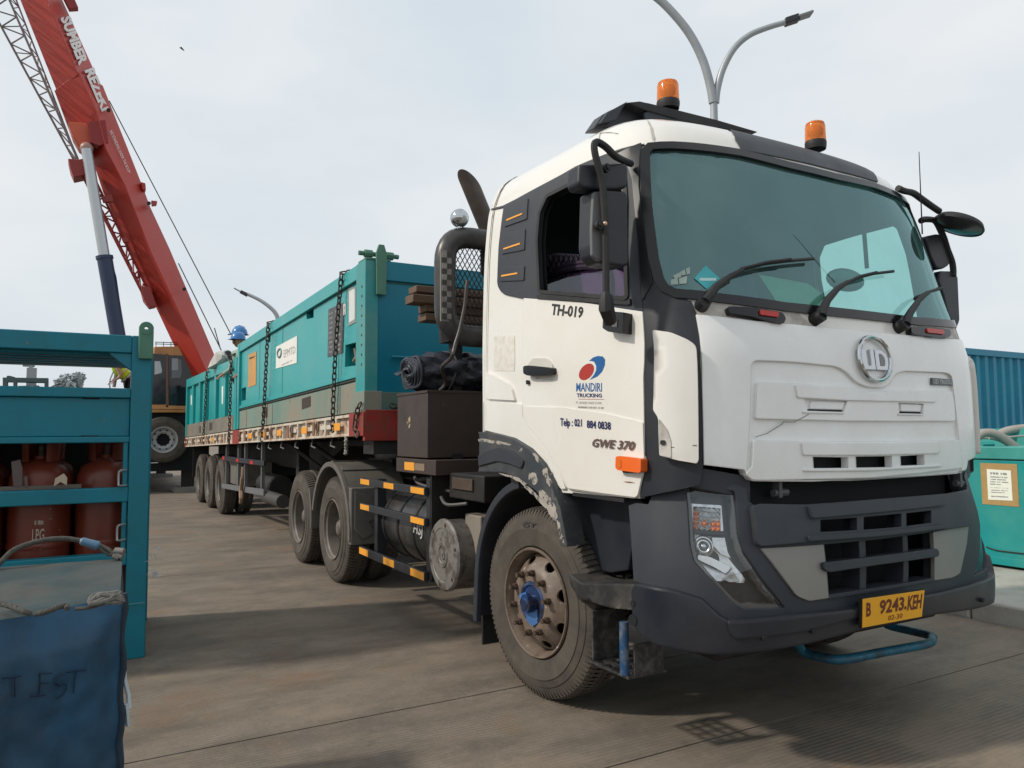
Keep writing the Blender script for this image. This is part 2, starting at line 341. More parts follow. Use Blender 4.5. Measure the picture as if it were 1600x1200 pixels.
class Shell:
    def __init__(s, prof, stack, xrear):
        P = smooth([Vector(p) for p in prof], 10); s.pd = [0]; s.pp = P
        for i in range(1, len(P)): s.pd.append(s.pd[-1]+(P[i]-P[i-1]).length)
        s.S = s.pd[-1]
        st = [Vector(q) for q in stack]; Sk = smooth(st, 6); s.st = Sk; s.vd = [0]
        for i in range(1, len(Sk)):
            dz = abs(Sk[i].x-Sk[i-1].x); dx = Sk[i].y-Sk[i-1].y; dw = (Sk[i].z-Sk[i-1].z)*1.2
            s.vd.append(s.vd[-1]+sqrt(dz*dz+max(dx*dx, dw*dw)))
        s.xr = xrear
    @staticmethod
    def _ip(xs, ys, x):
        if x <= xs[0]: return ys[0]
        if x >= xs[-1]: return ys[-1]
        lo, hi = 0, len(xs)-1
        while hi-lo > 1:
            m = (lo+hi)//2
            if xs[m] <= x: lo = m
            else: hi = m
        t = (x-xs[lo])/(xs[hi]-xs[lo]) if xs[hi] > xs[lo] else 0
        return ys[lo].lerp(ys[hi], t) if isinstance(ys[lo], Vector) else ys[lo]*(1-t)+ys[hi]*t
    def P(s, u, v):
        q = s._ip(s.pd, s.pp, abs(u)); k = s._ip(s.vd, s.st, v)
        x = max(k.y-q.x, s.xr); y = q.y*k.z
        return Vector((x, y if u > 0 else -y, k.x))
    def PN(s, u, v, off):
        e = .012
        a = s.P(u+e, v)-s.P(u-e, v); b = s.P(u, v+e)-s.P(u, v-e)
        n = a.cross(b)
        if n.length < 1e-9: n = Vector((0, 0, 1))
        n.normalize(); p = s.P(u, v)
        c = Vector((-1.2, 0, p.z-.3))
        if n.dot(p-c) < 0: n = -n
        return p+n*off
    def hit(s, px, off=0.):
        if abs(off) > .003:
            q = Vector(px); h = s.hit(q)
            for _ in range(3):
                e = Vector(px)-proj(s.PN(h[0], h[1], off)); q = q+e; h = s.hit(q)
            return h
        d = ray(*px); zs = [k.x for k in s.st]
        def f(t):
            p = CAM+d*t; k = s._ip(zs, s.st, p.z); dd = k.y-p.x
            if dd < 0: return -dd+abs(p.y)*.0+max(0, abs(p.y)-0.0)*.0+.001, p, k, dd
            q = s._ip([w.x for w in s.pp], [w.y for w in s.pp], dd)*k.z
            o = abs(p.y)-q
            if p.z > zs[-1]: o = max(o, p.z-zs[-1])
            return o, p, k, dd
        t = 1.; best = (9, 1.); prev = None; h = None
        while t < 9:
            o = f(t)[0]
            if o < best[0]: best = (o, t)
            if o < 0: h = t; break
            t += .03
        if h is None: h = best[1]; b0, b1 = h, h
        else:
            b0, b1 = h-.03, h
            for _ in range(14):
                m = (b0+b1)/2
                if f(m)[0] < 0: b1 = m
                else: b0 = m
        o, p, k, dd = f(b1)
        # nearest profile sample
        bu = min(range(len(s.pp)), key=lambda i: (s.pp[i].x-dd)**2+(s.pp[i].y*k.z-abs(p.y))**2)
        c = None
        for i in (bu-1, bu):
            if 0 <= i < len(s.pp)-1:
                a_, b_ = Vector((s.pp[i].x, s.pp[i].y*k.z)), Vector((s.pp[i+1].x, s.pp[i+1].y*k.z)); ab = b_-a_
                t_ = max(0, min(1, (Vector((dd, abs(p.y)))-a_).dot(ab)/max(1e-9, ab.length_squared))); q_ = a_+ab*t_
                e_ = (q_-Vector((dd, abs(p.y)))).length
                if c is None or e_ < c[0]: c = (e_, s.pd[i]*(1-t_)+s.pd[i+1]*t_)
        u = c[1] if p.y > 0 else -c[1]
        v = s._ip(zs, s.vd, p.z)
        return (u, v)
    def hits(s, pts, off=0.): return [s.hit(p, off) for p in pts]
    def patch(s, name, pts, off, thick, m, parent, holes=(), grid=.06, bevel=0, sym=False, mirror=False, sv=False, hsv=False, ang=38, label=None):
        poly = list(pts) if sv else s.hits(pts, off)
        if sym: poly = [p for p in poly if p[0] < .02]; poly = poly+[(-a, b) for a, b in reversed(poly)]
        hs = [list(h) if hsv else s.hits(h, off) for h in holes]
        mb = sheet(s.PN, poly, hs, grid, thick, off); bevel = 0 if m.name in BEVM else bevel; o = mb.build(name, m, parent, bevel, ang)
        if label: o['label'] = label
        if mirror:
            mb2 = MB(); mb2.v = [Vector((v.x, -v.y, v.z)) for v in mb.v]; mb2.f = mb.f; mb2.build(name, m, parent, bevel, ang)
        return o
BEVM = {'cab_white_paint', 'hood_white_paint', 'grey_plastic', 'dark_grey_plastic', 'bumper_navy_grey', 'chipped_grey_plastic', 'silver_grey_panel'}
def text_mesh(txt, bold=0., italic=0., res=2):
    cu = bpy.data.curves.new('t', 'FONT'); cu.body = txt; cu.offset = bold; cu.resolution_u = res; cu.shear = italic; cu.fill_mode = 'FRONT'
    ob = bpy.data.objects.new('t', cu); COL.objects.link(ob); dg = bpy.context.evaluated_depsgraph_get(); dg.update()
    me = bpy.data.meshes.new_from_object(ob.evaluated_get(dg)); V = [v.co.copy() for v in me.vertices]; F = [tuple(p.vertices) for p in me.polygons]
    bpy.data.objects.remove(ob); bpy.data.curves.remove(cu); bpy.data.meshes.remove(me); return V, F
def text_on(fn, q, txt, name, m, parent, off=.003, bold=0., italic=0., thick=.0015):
    """q: 4 (u,v) corners bottom-left, bottom-right, top-right, top-left ; fn(u,v,off)"""
    V, F = text_mesh(txt, bold, italic)
    x0 = min(v.x for v in V); x1 = max(v.x for v in V); y0 = min(v.y for v in V); y1 = max(v.y for v in V)
    mb = MB(); q = [Vector(c) for c in q]; o = []
    for v in V:
        a = (v.x-x0)/(x1-x0); b = (v.y-y0)/(y1-y0)
        p = (q[0].lerp(q[1], a)).lerp(q[3].lerp(q[2], a), b); o.append(p)
    mb.v = [fn(p[0], p[1], off) if len(p) == 2 else fn(p, off) for p in o]; mb.f = F
    return mb.build(name, m, parent)
def scribble(fn, q, name, m, par, off=.0015, words=3, seed=1):
    """unreadable small print: a broken row of ink marks"""
    r_ = random.Random(seed); q = [Vector(c) for c in q]; mb = MB(); x = 0
    at = lambda a, b: (q[0].lerp(q[1], a)).lerp(q[3].lerp(q[2], a), b)
    f = lambda p: fn(p[0], p[1], off) if len(p) == 2 else fn(p, off)
    n = words*6; 
    while x < .97:
        w = r_.uniform(.35, .9)/n; 
        if r_.random() < .82: mb.add([f(at(x, .1*r_.random())), f(at(min(1, x+w), .1*r_.random())), f(at(min(1, x+w), 1-.2*r_.random())), f(at(x, 1-.2*r_.random()))], [(0, 1, 2, 3)])
        x += w+.22/n
    return mb.build(name, m, par)
def plane_fn(n): 
    n = Vector(n); return lambda p, off: Vector(p)+n*off
def plate(name, px, axis, co, th, m, parent, bevel=0, holes=(), both=None, label=None):
    """polygon traced on the plane axis=co, with real thickness th going inward"""
    un = {'x': onx, 'y': ony}[axis]; P3 = [un(p, co) for p in px]
    if axis == 'y': fn = lambda u, v, off: Vector((u, co-off, v)); pl = [(p.x, p.z) for p in P3]; hs = [[(ony(p, co).x, ony(p, co).z) for p in h] for h in holes]
    else: fn = lambda u, v, off: Vector((co+off, u, v)); pl = [(p.y, p.z) for p in P3]; hs = [[(onx(p, co).y, onx(p, co).z) for p in h] for h in holes]
    V, F, Ls = tri(pl, hs, 50); mb = MB(); n = len(V)
    mb.v = [fn(p.x, p.y, 0) for p in V]+[fn(p.x, p.y, -th) for p in V]
    mb.f = list(F)+[tuple(i+n for i in reversed(f)) for f in F]
    for lp in Ls:
        k = len(lp)
        for i in range(k): mb.f.append((lp[i], lp[(i+1) % k], n+lp[(i+1) % k], n+lp[i]))
    o = mb.build(name, m, parent, bevel)
    if label: o['label'] = label
    return o
# ------------------------------------------------------------------ ground: concrete slabs with a tined finish
def ground_mat(name, tined):
    m = bpy.data.materials.new(name); m.use_nodes = True; t = m.node_tree; nd = t.nodes; lk = t.links.new; b = nd['Principled BSDF']
    g = nd.new('ShaderNodeNewGeometry')
    def mapn(sc):
        q = nd.new('ShaderNodeMapping'); q.inputs['Scale'].default_value = sc; lk(g.outputs['Position'], q.inputs['Vector']); return q.outputs[0]
    def noise(vec, s, d=8, r=.6):
        q = nd.new('ShaderNodeTexNoise'); q.inputs['Scale'].default_value = s; q.inputs['Detail'].default_value = d; q.inputs['Roughness'].default_value = r; lk(vec, q.inputs['Vector']); return q.outputs['Fac']
    def rng(x, a, b_, c, d_):
        q = nd.new('ShaderNodeMapRange'); q.inputs[1].default_value = a; q.inputs[2].default_value = b_; q.inputs[3].default_value = c; q.inputs[4].default_value = d_; lk(x, q.inputs[0]); return q.outputs[0]
    def mixc(f, a, c):
        q = nd.new('ShaderNodeMix'); q.data_type = 'RGBA'; lk(f, q.inputs[0])
        for i, k in ((6, a), (7, c)):
            if isinstance(k, tuple): q.inputs[i].default_value = (*k, 1)
            else: lk(k, q.inputs[i])
        return q.outputs[2]
    iso = mapn((1, 1, 1)); st = mapn((3.2, .55, 1))           # streaks run along the tining (y)
    base = mixc(rng(noise(iso, .55), .35, .65, 0, 1), (.240, .190, .142), (.178, .150, .120))
    base = mixc(rng(noise(mapn((1.8, .7, 1)), 1.5, 10, .7), .44, .64, 0, .85), base, (.118, .095, .073))
    base = mixc(rng(noise(mapn((2.2, .8, 1)), 1.4, 10, .78), .52, .70, 0, .5), base, (.27, .235, .19))
    base = mixc(rng(noise(iso, .8, 10, .72), .50, .64, 0, .7), base, (.105, .092, .08))
    base = mixc(rng(noise(mapn((2.2, .8, 1)), 2.4, 10, .78), .55, .66, 0, .4), base, (.095, .08, .068))
    base = mixc(rng(noise(iso, 1.1, 9, .7), .55, .70, 0, .8), base, (.225, .135, .08))     # rusty brown washes
    base = mixc(rng(noise(iso, 14, 8, .7), .55, .7, 0, .35), base, (.26, .235, .20))
    base = mixc(rng(noise(iso, 6.5, 10, .75), .60, .68, 0, .4), base, (.09, .078, .066))
    base = mixc(rng(noise(iso, 2.6, 10, .7), .63, .70, 0, .55), base, (.10, .09, .08))     # oil spots
    base = mixc(rng(noise(iso, 90, 3), .62, .75, 0, .5), base, (.11, .10, .09))
    base = mixc(rng(noise(iso, 34, 6, .7), .70, .74, 0, .8), base, (.07, .065, .06))
    wv = nd.new('ShaderNodeTexWave'); wv.wave_type = 'BANDS'; wv.bands_direction = 'X'; wv.inputs['Scale'].default_value = 11.; wv.inputs['Distortion'].default_value = 1.2
    wv.inputs['Detail'].default_value = 3; wv.inputs['Detail Scale'].default_value = .8; lk(mapn((1, .25, 1)), wv.inputs['Vector'])
    worn = rng(noise(iso, 1.0, 5), .38, .56, .04, 1)
    gr = nd.new('ShaderNodeMath'); gr.operation = 'MULTIPLY'; lk(rng(wv.outputs['Fac'], .45, .8, 0, 1), gr.inputs[0]); lk(worn, gr.inputs[1])
    gr2 = nd.new('ShaderNodeMath'); gr2.operation = 'MULTIPLY'; gr2.inputs[1].default_value = .36 if tined else 0; lk(gr.outputs[0], gr2.inputs[0])
    base = mixc(gr2.outputs[0], base, (.10, .087, .072))
    lk(base, b.inputs['Base Color']); b.inputs['Roughness'].default_value = .8; b.inputs['Specular IOR Level'].default_value = .35
    ad = nd.new('ShaderNodeMath'); ad.operation = 'MULTIPLY_ADD'; ad.inputs[1].default_value = -.6 if tined else 0; lk(gr.outputs[0], ad.inputs[0]); lk(noise(iso, 45, 5, .7), ad.inputs[2])
    bp = nd.new('ShaderNodeBump'); bp.inputs['Strength'].default_value = .7; bp.inputs['Distance'].default_value = .005; lk(ad.outputs[0], bp.inputs['Height']); lk(bp.outputs[0], b.inputs['Normal'])
    return m
gm = ground_mat('tined_concrete', True); gm2 = ground_mat('plain_concrete', False)
gd = MB().box(-900, 900, -900, 900, -.6, -.022).build('ground', gm2); tag(gd, kind='structure')
joint = mat('joint_sealant', (.05, .045, .04), .9)
# slab joints seen across the yard at x = -0.47, -1.60 (a narrow pour), then every five metres
xs = [14.5, 9.5, 4.5, -.47, -1.60, -6.5, -11.5, -16.5, -21.5, -26.5, -31.5]; ys = [-21, -15.5, -10, -4.6, 2.72]
for i in range(len(xs)-1):
    for j in range(len(ys)-1):
        a, b = xs[i+1], xs[i]; c, d = ys[j], ys[j+1]; gp = .006
        mb = MB().box(a+gp, b-gp, c+gp, d-gp, -.3, 0)
        o = mb.build('slab', gm, gd)
# kerb, apron behind it
kx0, kx1 = -34, 12
kb = []
x = kx1; i = 0
ky = 2.74
while x > kx0:
    o = MB().box(x-1.2+.006, x-.006, ky, ky+.17, -.2, .15).build('kerb', concrete, None, .02); kb.append(o); o['kind'] = 'structure'; x -= 1.2
    if i: o.parent = kb[0]; del o['kind']
    i += 1
ap = MB().box(kx0, kx1, ky+.178, 40, -.2, .135).build('apron', concrete); tag(ap, kind='structure')
dk = MB().box(-3.6, -2.6, ky+.55, ky+.95, .13, .143).build('drain_cover', void, ap)

# ------------------------------------------------------------------ the tractor truck
TR = thing('truck', 'white three-axle tractor truck with amber roof beacons pulling the loaded flatbed trailer', 'truck', (-3.2, 0, 0))
prof = [(0, 0), (.008, .4), (.028, .7), (.065, .92), (.10, 1.02), (.16, 1.10), (.26, 1.155), (.42, 1.178), (.75, 1.192), (1.2, 1.215), (1.9, 1.225)]
stack = [(.5, -.07, 1), (1.2, -.06, 1), (1.6, -.06, 1), (1.85, -.07, 1), (2.02, -.11, 1.0), (2.3, -.19, .995), (2.6, -.275, .985), (2.85, -.355, .965), (2.95, -.40, .945), (3.04, -.46, .915), (3.11, -.55, .87), (3.17, -.70, .78), (3.20, -.90, .62), (3.21, -1.1, .42), (3.215, -1.3, .03)]
SH = Shell(prof, stack, -1.90)
bprof = [(0, 0), (.008, .4), (.028, .7), (.07, .90), (.12, 1.0), (.185, 1.075), (.28, 1.14), (.41, 1.175), (.8, 1.195), (1.9, 1.195)]
BS = Shell(bprof, [(.2, -.06, .99), (.45, -.02, .995), (.6, 0, 1), (.8, 0, 1), (1.0, -.02, .99), (1.2, -.06, .97), (1.3, -.08, .96)], -1.9)
# traced outlines (photograph pixels), left half; mirrored for the far side
wsL = [(1230, 262)]+[(1155, 243), (1085, 234), (1018, 233), (1012, 240), (1012, 262), (1015, 320), (1021, 370), (1026, 405), (1034, 436), (1042, 449), (1057, 456.5), (1120, 463.5), (1225, 477.5), (1270, 482)]
wsl = [p for p in SH.hits(wsL)]
def symm(half): h = [p for p in half if p[0] < -.05]; return h+[(-a, b) for a, b in reversed(h)]
ws_out = symm(wsl)
def grow(poly, d):
    cx = sum(p[0] for p in poly)/len(poly); cy = sum(p[1] for p in poly)/len(poly); out = []; n = len(poly)
    area = sum(poly[i][0]*poly[(i+1) % n][1]-poly[(i+1) % n][0]*poly[i][1] for i in range(n)); sg = 1 if area > 0 else -1
    for i in range(n):
        a, p, b = Vector(poly[i-1]), Vector(poly[i]), Vector(poly[(i+1) % n]); t = ((p-a).normalized()+(b-p).normalized())
        if t.length < 1e-6: t = b-a
        t.normalize(); out.append((p.x+sg*t.y*d, p.y-sg*t.x*d))
    return out
ws_frame = grow(ws_out, .034)
# side window hole (door glass) in shell coordinates
win_px = rnd(A((262, 880), (250, 620), (262, 480), (300, 395), (450, 318), (640, 236), (690, 262), (703, 420), (707, 900), (690, 915)), 5)
win = SH.hits(win_px); win_r = [(-a, b) for a, b in win]
hood_px = D((93, 104), (112, 210), (125, 480), (134, 888), (345, 914), (356, 945), (372, 966), (392, 973), (700, 975), (1010, 962))
hoodl = SH.hits(hood_px, .018); hoodt = SH.hits(D((1000, 196), (700, 165), (400, 138)), .018)
hood = symm(hoodt+hoodl)
# cab body lower edge, rear to front
low = SH.hits([(738, 675), (760, 676), (805, 687), (826, 705), (847, 729), (865, 759), (880, 770), (1000, 779), (1010, 745), (1095, 712)])
vmax = SH.vd[-1]
S1 = SH.S
lowL = [(-S1, low[0][1])]+low
body = lowL+[(-.6, SH.hits([(1100, 712)])[0][1]), (.6, SH.hits([(1100, 712)])[0][1])]+[(-a, b) for a, b in reversed(lowL)]+[(S1, vmax), (-S1, vmax)]
hoodhole = grow(hood, -.03)
cb = SH.patch('cab_body', body, 0, .03, cream, TR, holes=[ws_out, win, win_r, hoodhole], grid=.07, sv=True, hsv=True)
# inner skin so that the cab is a closed room
SH.patch('cab_lining', body, -.05, 0, hood_in, TR, holes=[grow(ws_out, .01), grow(win, -.012), grow(win_r, -.012)], grid=.1, sv=True, hsv=True)
rwp = [(SH.st[i].x, SH.st[i].z*1.222) for i in range(len(SH.st)) if SH.st[i].x > 1.28]
rwp = [(1.28, 1.222)]+rwp
for x_, m_, n_, th_ in ((-1.925, cream, 'rear_wall', .04), (-1.872, hood_in, 'inner_rear_wall', .01)):
    sc_w = 1 if x_ < -1.9 else .97
    MB().prism([(x_, -w*sc_w, z) for z, w in rwp]+[(x_, w*sc_w, z) for z, w in reversed(rwp)], (th_, 0, 0)).build(n_, m_, TR)
MB().box(-1.88, -.28, -1.15, 1.15, 1.42, 1.47).build('cab_floor', hood_in, TR)
# windshield, rubber surround
SH.patch('windshield', ws_out, -.004, 0, ws_glass, TR, grid=.08, sv=True)
wsf = SH.patch('windshield_seal', ws_frame, .014, .03, blackg, TR, holes=[grow(ws_out, -.012)], grid=.06, sv=True, hsv=True)
SH.patch('sun_visor_panel', rnd(B((455, 58), (620, 92), (800, 140), (1000, 205), (1060, 222), (1098, 250), (1122, 298), (1050, 276), (950, 250), (800, 212), (650, 180), (515, 154), (490, 112)), 2), .007, .01, grey, TR, bevel=.003, grid=.06)
# A-pillars and grey trims
pil = [(988, 238), (1000, 228), (1006, 236), (1006, 300), (1012, 360), (1020, 415), (1030, 442), (1050, 462), (1080, 470), (1089, 492), (1094, 560), (1099, 728), (1094, 758), (1000, 778), (1007, 700), (1006, 560), (1004, 480), (988, 468), (980, 380), (970, 290), (962, 250), (972, 240)]
SH.patch('corner_trim', pil, .006, .02, greyd, TR, mirror=True, grid=.05)
SH.patch('pillar_cover', rnd([(962, 240), (985, 229), (1003, 222), (1000, 240), (998, 290), (1008, 370), (1020, 440), (1003, 470), (996, 380), (987, 280), (978, 252)], 4), .012, .02, mat('pillar_satin', (.012, .013, .016), .3, bev=.006, coat=.1), TR, mirror=True, grid=.05)
trim = rnd(A((85, 448), (440, 254), (610, 192), (690, 190), (716, 240), (742, 480), (755, 800), (772, 968), (560, 942), (180, 905), (80, 884), (52, 840), (60, 640)), [2, 2, 8, 8, 8, 0, 0, 0, 0, 0, 8, 8, 8])
SH.patch('door_frame', trim, .008, .03, grey, TR, holes=[win_px], mirror=True, grid=.05, bevel=.004)
ws2 = SH.hits(win_px)
SH.patch('window_seal', ws2, .013, .02, black, TR, holes=[grow(ws2, -.022)], sv=True, hsv=True, mirror=True, grid=.05)
SH.patch('window_sill', A((250, 884), (690, 915), (706, 905), (708, 932), (690, 935), (248, 905)), .02, .02, black, TR, mirror=True)
# half lowered door glass
SH.patch('door_glass', A((262, 884), (300, 835), (400, 800), (560, 770), (640, 757), (668, 790), (700, 915), (640, 912)), -.015, 0, side_glass, TR, sym=False)
for r_ in (((100, 440), (204, 408), (198, 512), (86, 552)), ((88, 588), (190, 560), (186, 664), (74, 686)), ((70, 748), (186, 742), (183, 815), (66, 820))):
    SH.patch('vent_louvre', rnd(A(*r_), 2), .014, .012, grey, TR, mirror=True, bevel=.006)
for r_ in (((97, 514), (175, 482), (176, 489), (99, 521)), ((83, 656), (164, 629), (165, 637), (84, 663)), ((73, 789), (151, 775), (152, 783), (73, 797))):
    SH.patch('orange_strip', A(*r_), .017, .004, orref, TR)
# doors
doorp = C_((194, 86), (500, 108), (812, 156), (816, 500), (822, 905), (829, 918), (825, 960), (790, 1118), (775, 1130), (600, 1108), (420, 1082), (372, 980), (290, 850), (212, 758), (190, 700), (186, 640), (185, 400))
dr = SH.patch('door', rnd(doorp, [0, 0, 0, 0, 0, 4, 4, 6, 6, 0, 8, 0, 0, 6, 4, 0, 0]), .012, .02, cream, TR, mirror=True, grid=.07, bevel=.004)
SH.patch('door_swage', rnd(C_((190, 650), (400, 655), (640, 690), (775, 722), (814, 733), (820, 905), (823, 955), (787, 1112), (775, 1124), (600, 1102), (424, 1077), (377, 975), (294, 847), (216, 754), (193, 692)), 2), .018, .006, cream, TR, grid=.07, bevel=.006)
SH.patch('rear_quarter_lower', rnd([(738.6, 672), (738.6, 655), (749, 630), (760, 627), (815.5, 631.5), (816.5, 650), (824, 668), (842, 688), (862, 716), (876, 742), (884, 764), (876, 764), (862, 742), (840, 712), (818, 692), (790, 680), (760, 673)], 2), .014, .03, cream, TR, grid=.06, bevel=.005, mirror=True)
SH.patch('rear_quarter_scoop', rnd(C_((-8, 470), (40, 490), (110, 530), (130, 560), (146, 620), (0, 612)), 2), .016, .015, cream, TR, grid=.06, bevel=.006)
SH.patch('handle_recess', rnd(C_((240, 398), (315, 398), (345, 432), (342, 512), (240, 505), (214, 470), (216, 430)), 4), .019, .01, mat('handle_cup_shade', (.55, .53, .49), .5), dr, bevel=.004)  # darker plate puts the cup's shade into the colour
SH.patch('door_handle', rnd(C_((190, 440), (215, 436), (332, 448), (331, 482), (300, 489), (215, 490), (191, 480)), 3), .055, .045, blackg, dr, bevel=.008)
SH.patch('door_lock', rnd(C_((205, 512), (219, 514), (220, 536), (206, 536)), 2), .024, .01, blackg, dr)
SH.patch('faded_sticker', C_((42, 285), (148, 280), (148, 465), (40, 465)), .002, .001, mat('sticker_ghost', (.72, .69, .63), .45, dirt=(.55, .52, .48), da=.34, ds=22), TR)
# corner deflector
SH.patch('corner_deflector', rnd(C_((865, 251), (960, 264), (1050, 302), (1086, 328), (1095, 352), (1106, 930), (1096, 948), (1000, 932), (900, 906), (896, 780), (895, 710), (868, 670)), [3, 6, 8, 5, 3, 3, 3, 0, 3, 3, 6, 3]), .045, .04, cream, TR, mirror=True, bevel=.012, grid=.05)
SH.patch('deflector_recess', rnd(C_((897, 712), (940, 770), (960, 830), (962, 918), (900, 905)), 3), .049, .01, mat('recess_shade_white', (.58, .55, .5), .5, dirt=(.3, .27, .24), da=.4, ds=8), TR, bevel=.004)  # greyer plate, the recess's shade given as colour
SH.patch('recess_bolt', rnd(C_((904, 826), (930, 826), (930, 850), (904, 850)), 3), .055, .01, black, TR)
SH.patch('crack', C_((962, 862), (1095, 850), (1095, 855), (962, 866)), .0465, .001, mat('crack_dark', (.12, .1, .08), .8), TR)
# cowl strip below the glass
SH.patch('cowl_panel', symm(SH.hits(D((60, 30), (94, 104), (400, 138), (700, 165), (1000, 197)))+SH.hits(D((1000, 150), (620, 98), (300, 55)))), .004, .02, mat('cowl_beige', (.47, .44, .40), .45, var=.1, vs=5, dirt=(.2, .18, .16), da=.35, ds=9), TR, sv=True, grid=.06)
def capsule(px, red_px):
    o = SH.patch('marker_lamp', rnd(D(*px), 3), .035, .04, blackg, TR, bevel=.008); SH.patch('lens', rnd(D(*red_px), 2), .043, .02, red, o, bevel=.004)
capsule([(258, 62), (300, 62), (410, 68), (545, 95), (562, 125), (550, 150), (510, 145), (400, 118), (268, 98)], [(425, 78), (525, 92), (522, 118), (428, 105)])
capsule([(1212, 168), (1300, 165), (1418, 182), (1422, 215), (1400, 225), (1330, 222), (1215, 202)], [(1295, 174), (1385, 185), (1386, 208), (1300, 198)])
# wipers
def sp(px, off): u, v = SH.hit(px); return SH.PN(u, v, off)
for pv, arm, blade in ((B((330, 852))[0], B((345, 830), (370, 790), (430, 745), (485, 715)), B((485, 705), (600, 675), (700, 662), (812, 652))),
                       (B((830, 915))[0], B((835, 890), (855, 845), (900, 795), (945, 765)), B((925, 775), (1010, 735), (1080, 718), (1167, 707))),
                       (B((1203, 950))[0], B((1208, 925), (1225, 895), (1260, 845), (1300, 810)), B((1262, 830), (1320, 800), (1370, 785), (1410, 770)))):
    mb = MB(); c = sp(pv, .0); c2 = sp(pv, .06); mb.cyl(c, c2, .034, .028, 14)
    mb.tube([sp(pv, .055)]+[sp(p, .055) for p in arm], [.022, .022, .019, .015, .011], 8); o = mb.build('wiper', black, TR)
    mb = MB(); pts = [sp(p, .028) for p in blade]; mb.tube(pts, .009, 6); mb.tube([sp(p, .045) for p in blade[:3]], .008, 6); mb.build('wiper_blade', black, o)

# hood with its raised bars and slots
slots2 = [D((698, 846), (885, 849), (885, 904), (701, 906)), D((921, 845), (1112, 842), (1114, 900), (923, 903)), D((1153, 842), (1280, 835), (1282, 888), (1155, 893))]
slots1 = [D((656, 546), (880, 556), (862, 612), (672, 606)), D((1145, 565), (1278, 571), (1273, 622), (1150, 619))]
rec = rnd(D((356, 930), (375, 600), (380, 365), (400, 344), (600, 352), (820, 374), (870, 398), (925, 455), (980, 482), (1060, 488), (1100, 470), (1130, 415), (1175, 399), (1400, 408), (1425, 425), (1450, 640), (1478, 930), (900, 968), (420, 962)), [3, 0, 5, 5, 0, 8, 8, 6, 8, 8, 6, 6, 5, 5, 5, 0, 4, 0, 5])
recv = SH.hits(rec, .018)
HO = SH.patch('hood_panel', hood, .018, .05, hoodw, TR, holes=[recv], sv=True, hsv=True, grid=.06, bevel=.010)
SH.patch('hood_inner', grow(recv, .004), .004, .03, hoodw, HO, holes=[SH.hits(s_) for s_ in slots2], sv=True, hsv=True, grid=.06)
SH.patch('radiator_dark', grow(recv, -.02), -.045, 0, void, HO, sv=True, grid=.1)
SH.patch('upper_bar', rnd(D((411, 456), (600, 463), (905, 484), (960, 508), (1080, 508), (1120, 494), (1424, 503), (1437, 560), (1444, 661), (900, 660), (402, 648)), [4, 0, 4, 6, 6, 4, 4, 0, 4, 0, 4]), .020, .03, hoodw, HO, holes=slots1, grid=.06, bevel=.008)
for s_, t_ in ((((650, 608), (862, 613), (865, 622), (648, 618)), .02), (((1146, 619), (1275, 622), (1277, 630), (1146, 628)), .02)): SH.patch('slot_lip', D(*s_), .026, .03, hoodw, HO, bevel=.003)
for s_ in (((672, 598), (863, 603), (862, 613), (674, 608)), ((1150, 610), (1272, 613), (1272, 621), (1150, 619))): SH.patch('slot_gap', D(*s_), .0065, .002, void, HO)
SH.patch('slot_ramp', D((690, 556), (868, 562), (856, 600), (684, 596)), .012, .012, hoodw, HO, bevel=.004); SH.patch('slot_ramp', D((1158, 570), (1268, 575), (1262, 611), (1160, 608)), .012, .012, hoodw, HO, bevel=.004)
SH.patch('upper_bar_brow', rnd(D((610, 470), (925, 490), (970, 516), (1080, 516), (1125, 502), (1330, 505), (1345, 562), (900, 553), (622, 538)), 3), .028, .03, hoodw, HO, grid=.06, bevel=.010)
SH.patch('lower_bar', rnd(D((396, 760), (640, 764), (1000, 766), (1465, 757), (1472, 800), (1482, 905), (1000, 956), (392, 968), (362, 950), (356, 930), (388, 900)), [4, 0, 0, 4, 0, 6, 0, 4, 4, 4, 3]), .027, .04, hoodw, HO, holes=slots2, grid=.06, bevel=.008)
SH.patch('lower_bar_brow', rnd(D((640, 770), (1000, 776), (1362, 768), (1362, 828), (1000, 838), (652, 838)), 3), .036, .03, hoodw, HO, grid=.06, bevel=.010)
SH.patch('lower_bar_sill', rnd(D((655, 912), (1000, 908), (1372, 888), (1372, 897), (1000, 919), (656, 922)), 1), .035, .03, hoodw, HO, grid=.06, bevel=.003)
SH.patch('hood_crack', D((400, 742), (460, 722), (540, 672), (545, 660), (600, 664), (680, 622), (680, 626), (606, 668), (548, 666), (545, 676), (464, 725), (402, 745)), .0215, .001, mat('crack_dark2', (.3, .29, .27), .8), HO)
# round emblem with the two joined letters
cpx = U_((405, 443))[0]; bc = SH.hit(cpx); em = MB()
for k in range(48):
    pass
ring_px = [U_((405+246*cos(t)*1.0+0, 443+0))[0] for t in (0,)]
e0 = Vector(bc); N0 = SH.PN(*bc, 1)-SH.PN(*bc, 0)
ringc = [SH.PN(e0.x+.122*cos(2*pi*k/48), e0.y+.106*sin(2*pi*k/48), .036) for k in range(48)]
em.tube(ringc, .011, 8, closed=True); EM = em.build('round_emblem', chrome, TR)
def elg(u0, v0): return (e0.x+u0*.120, e0.y+v0*.110)
def epoly(name, pts, m=chrome, off=.036, th=.016): return SH.patch(name, [elg(*p) for p in pts], off, th, m, EM, sv=True, grid=.5, bevel=.003)
epoly('emblem_letter', [(-.86, .42), (-.52, .42), (-.52, -.22), (-.44, -.32), (-.32, -.32), (-.26, -.22), (-.26, .42), (-.04, .42), (-.03, -.5), (-.72, -.5), (-.82, -.3), (-.88, 0)])
epoly('emblem_letter', [(.04, .42), (.50, .42), (.74, .25), (.86, 0), (.84, -.30), (.76, -.5), (.03, -.5)])
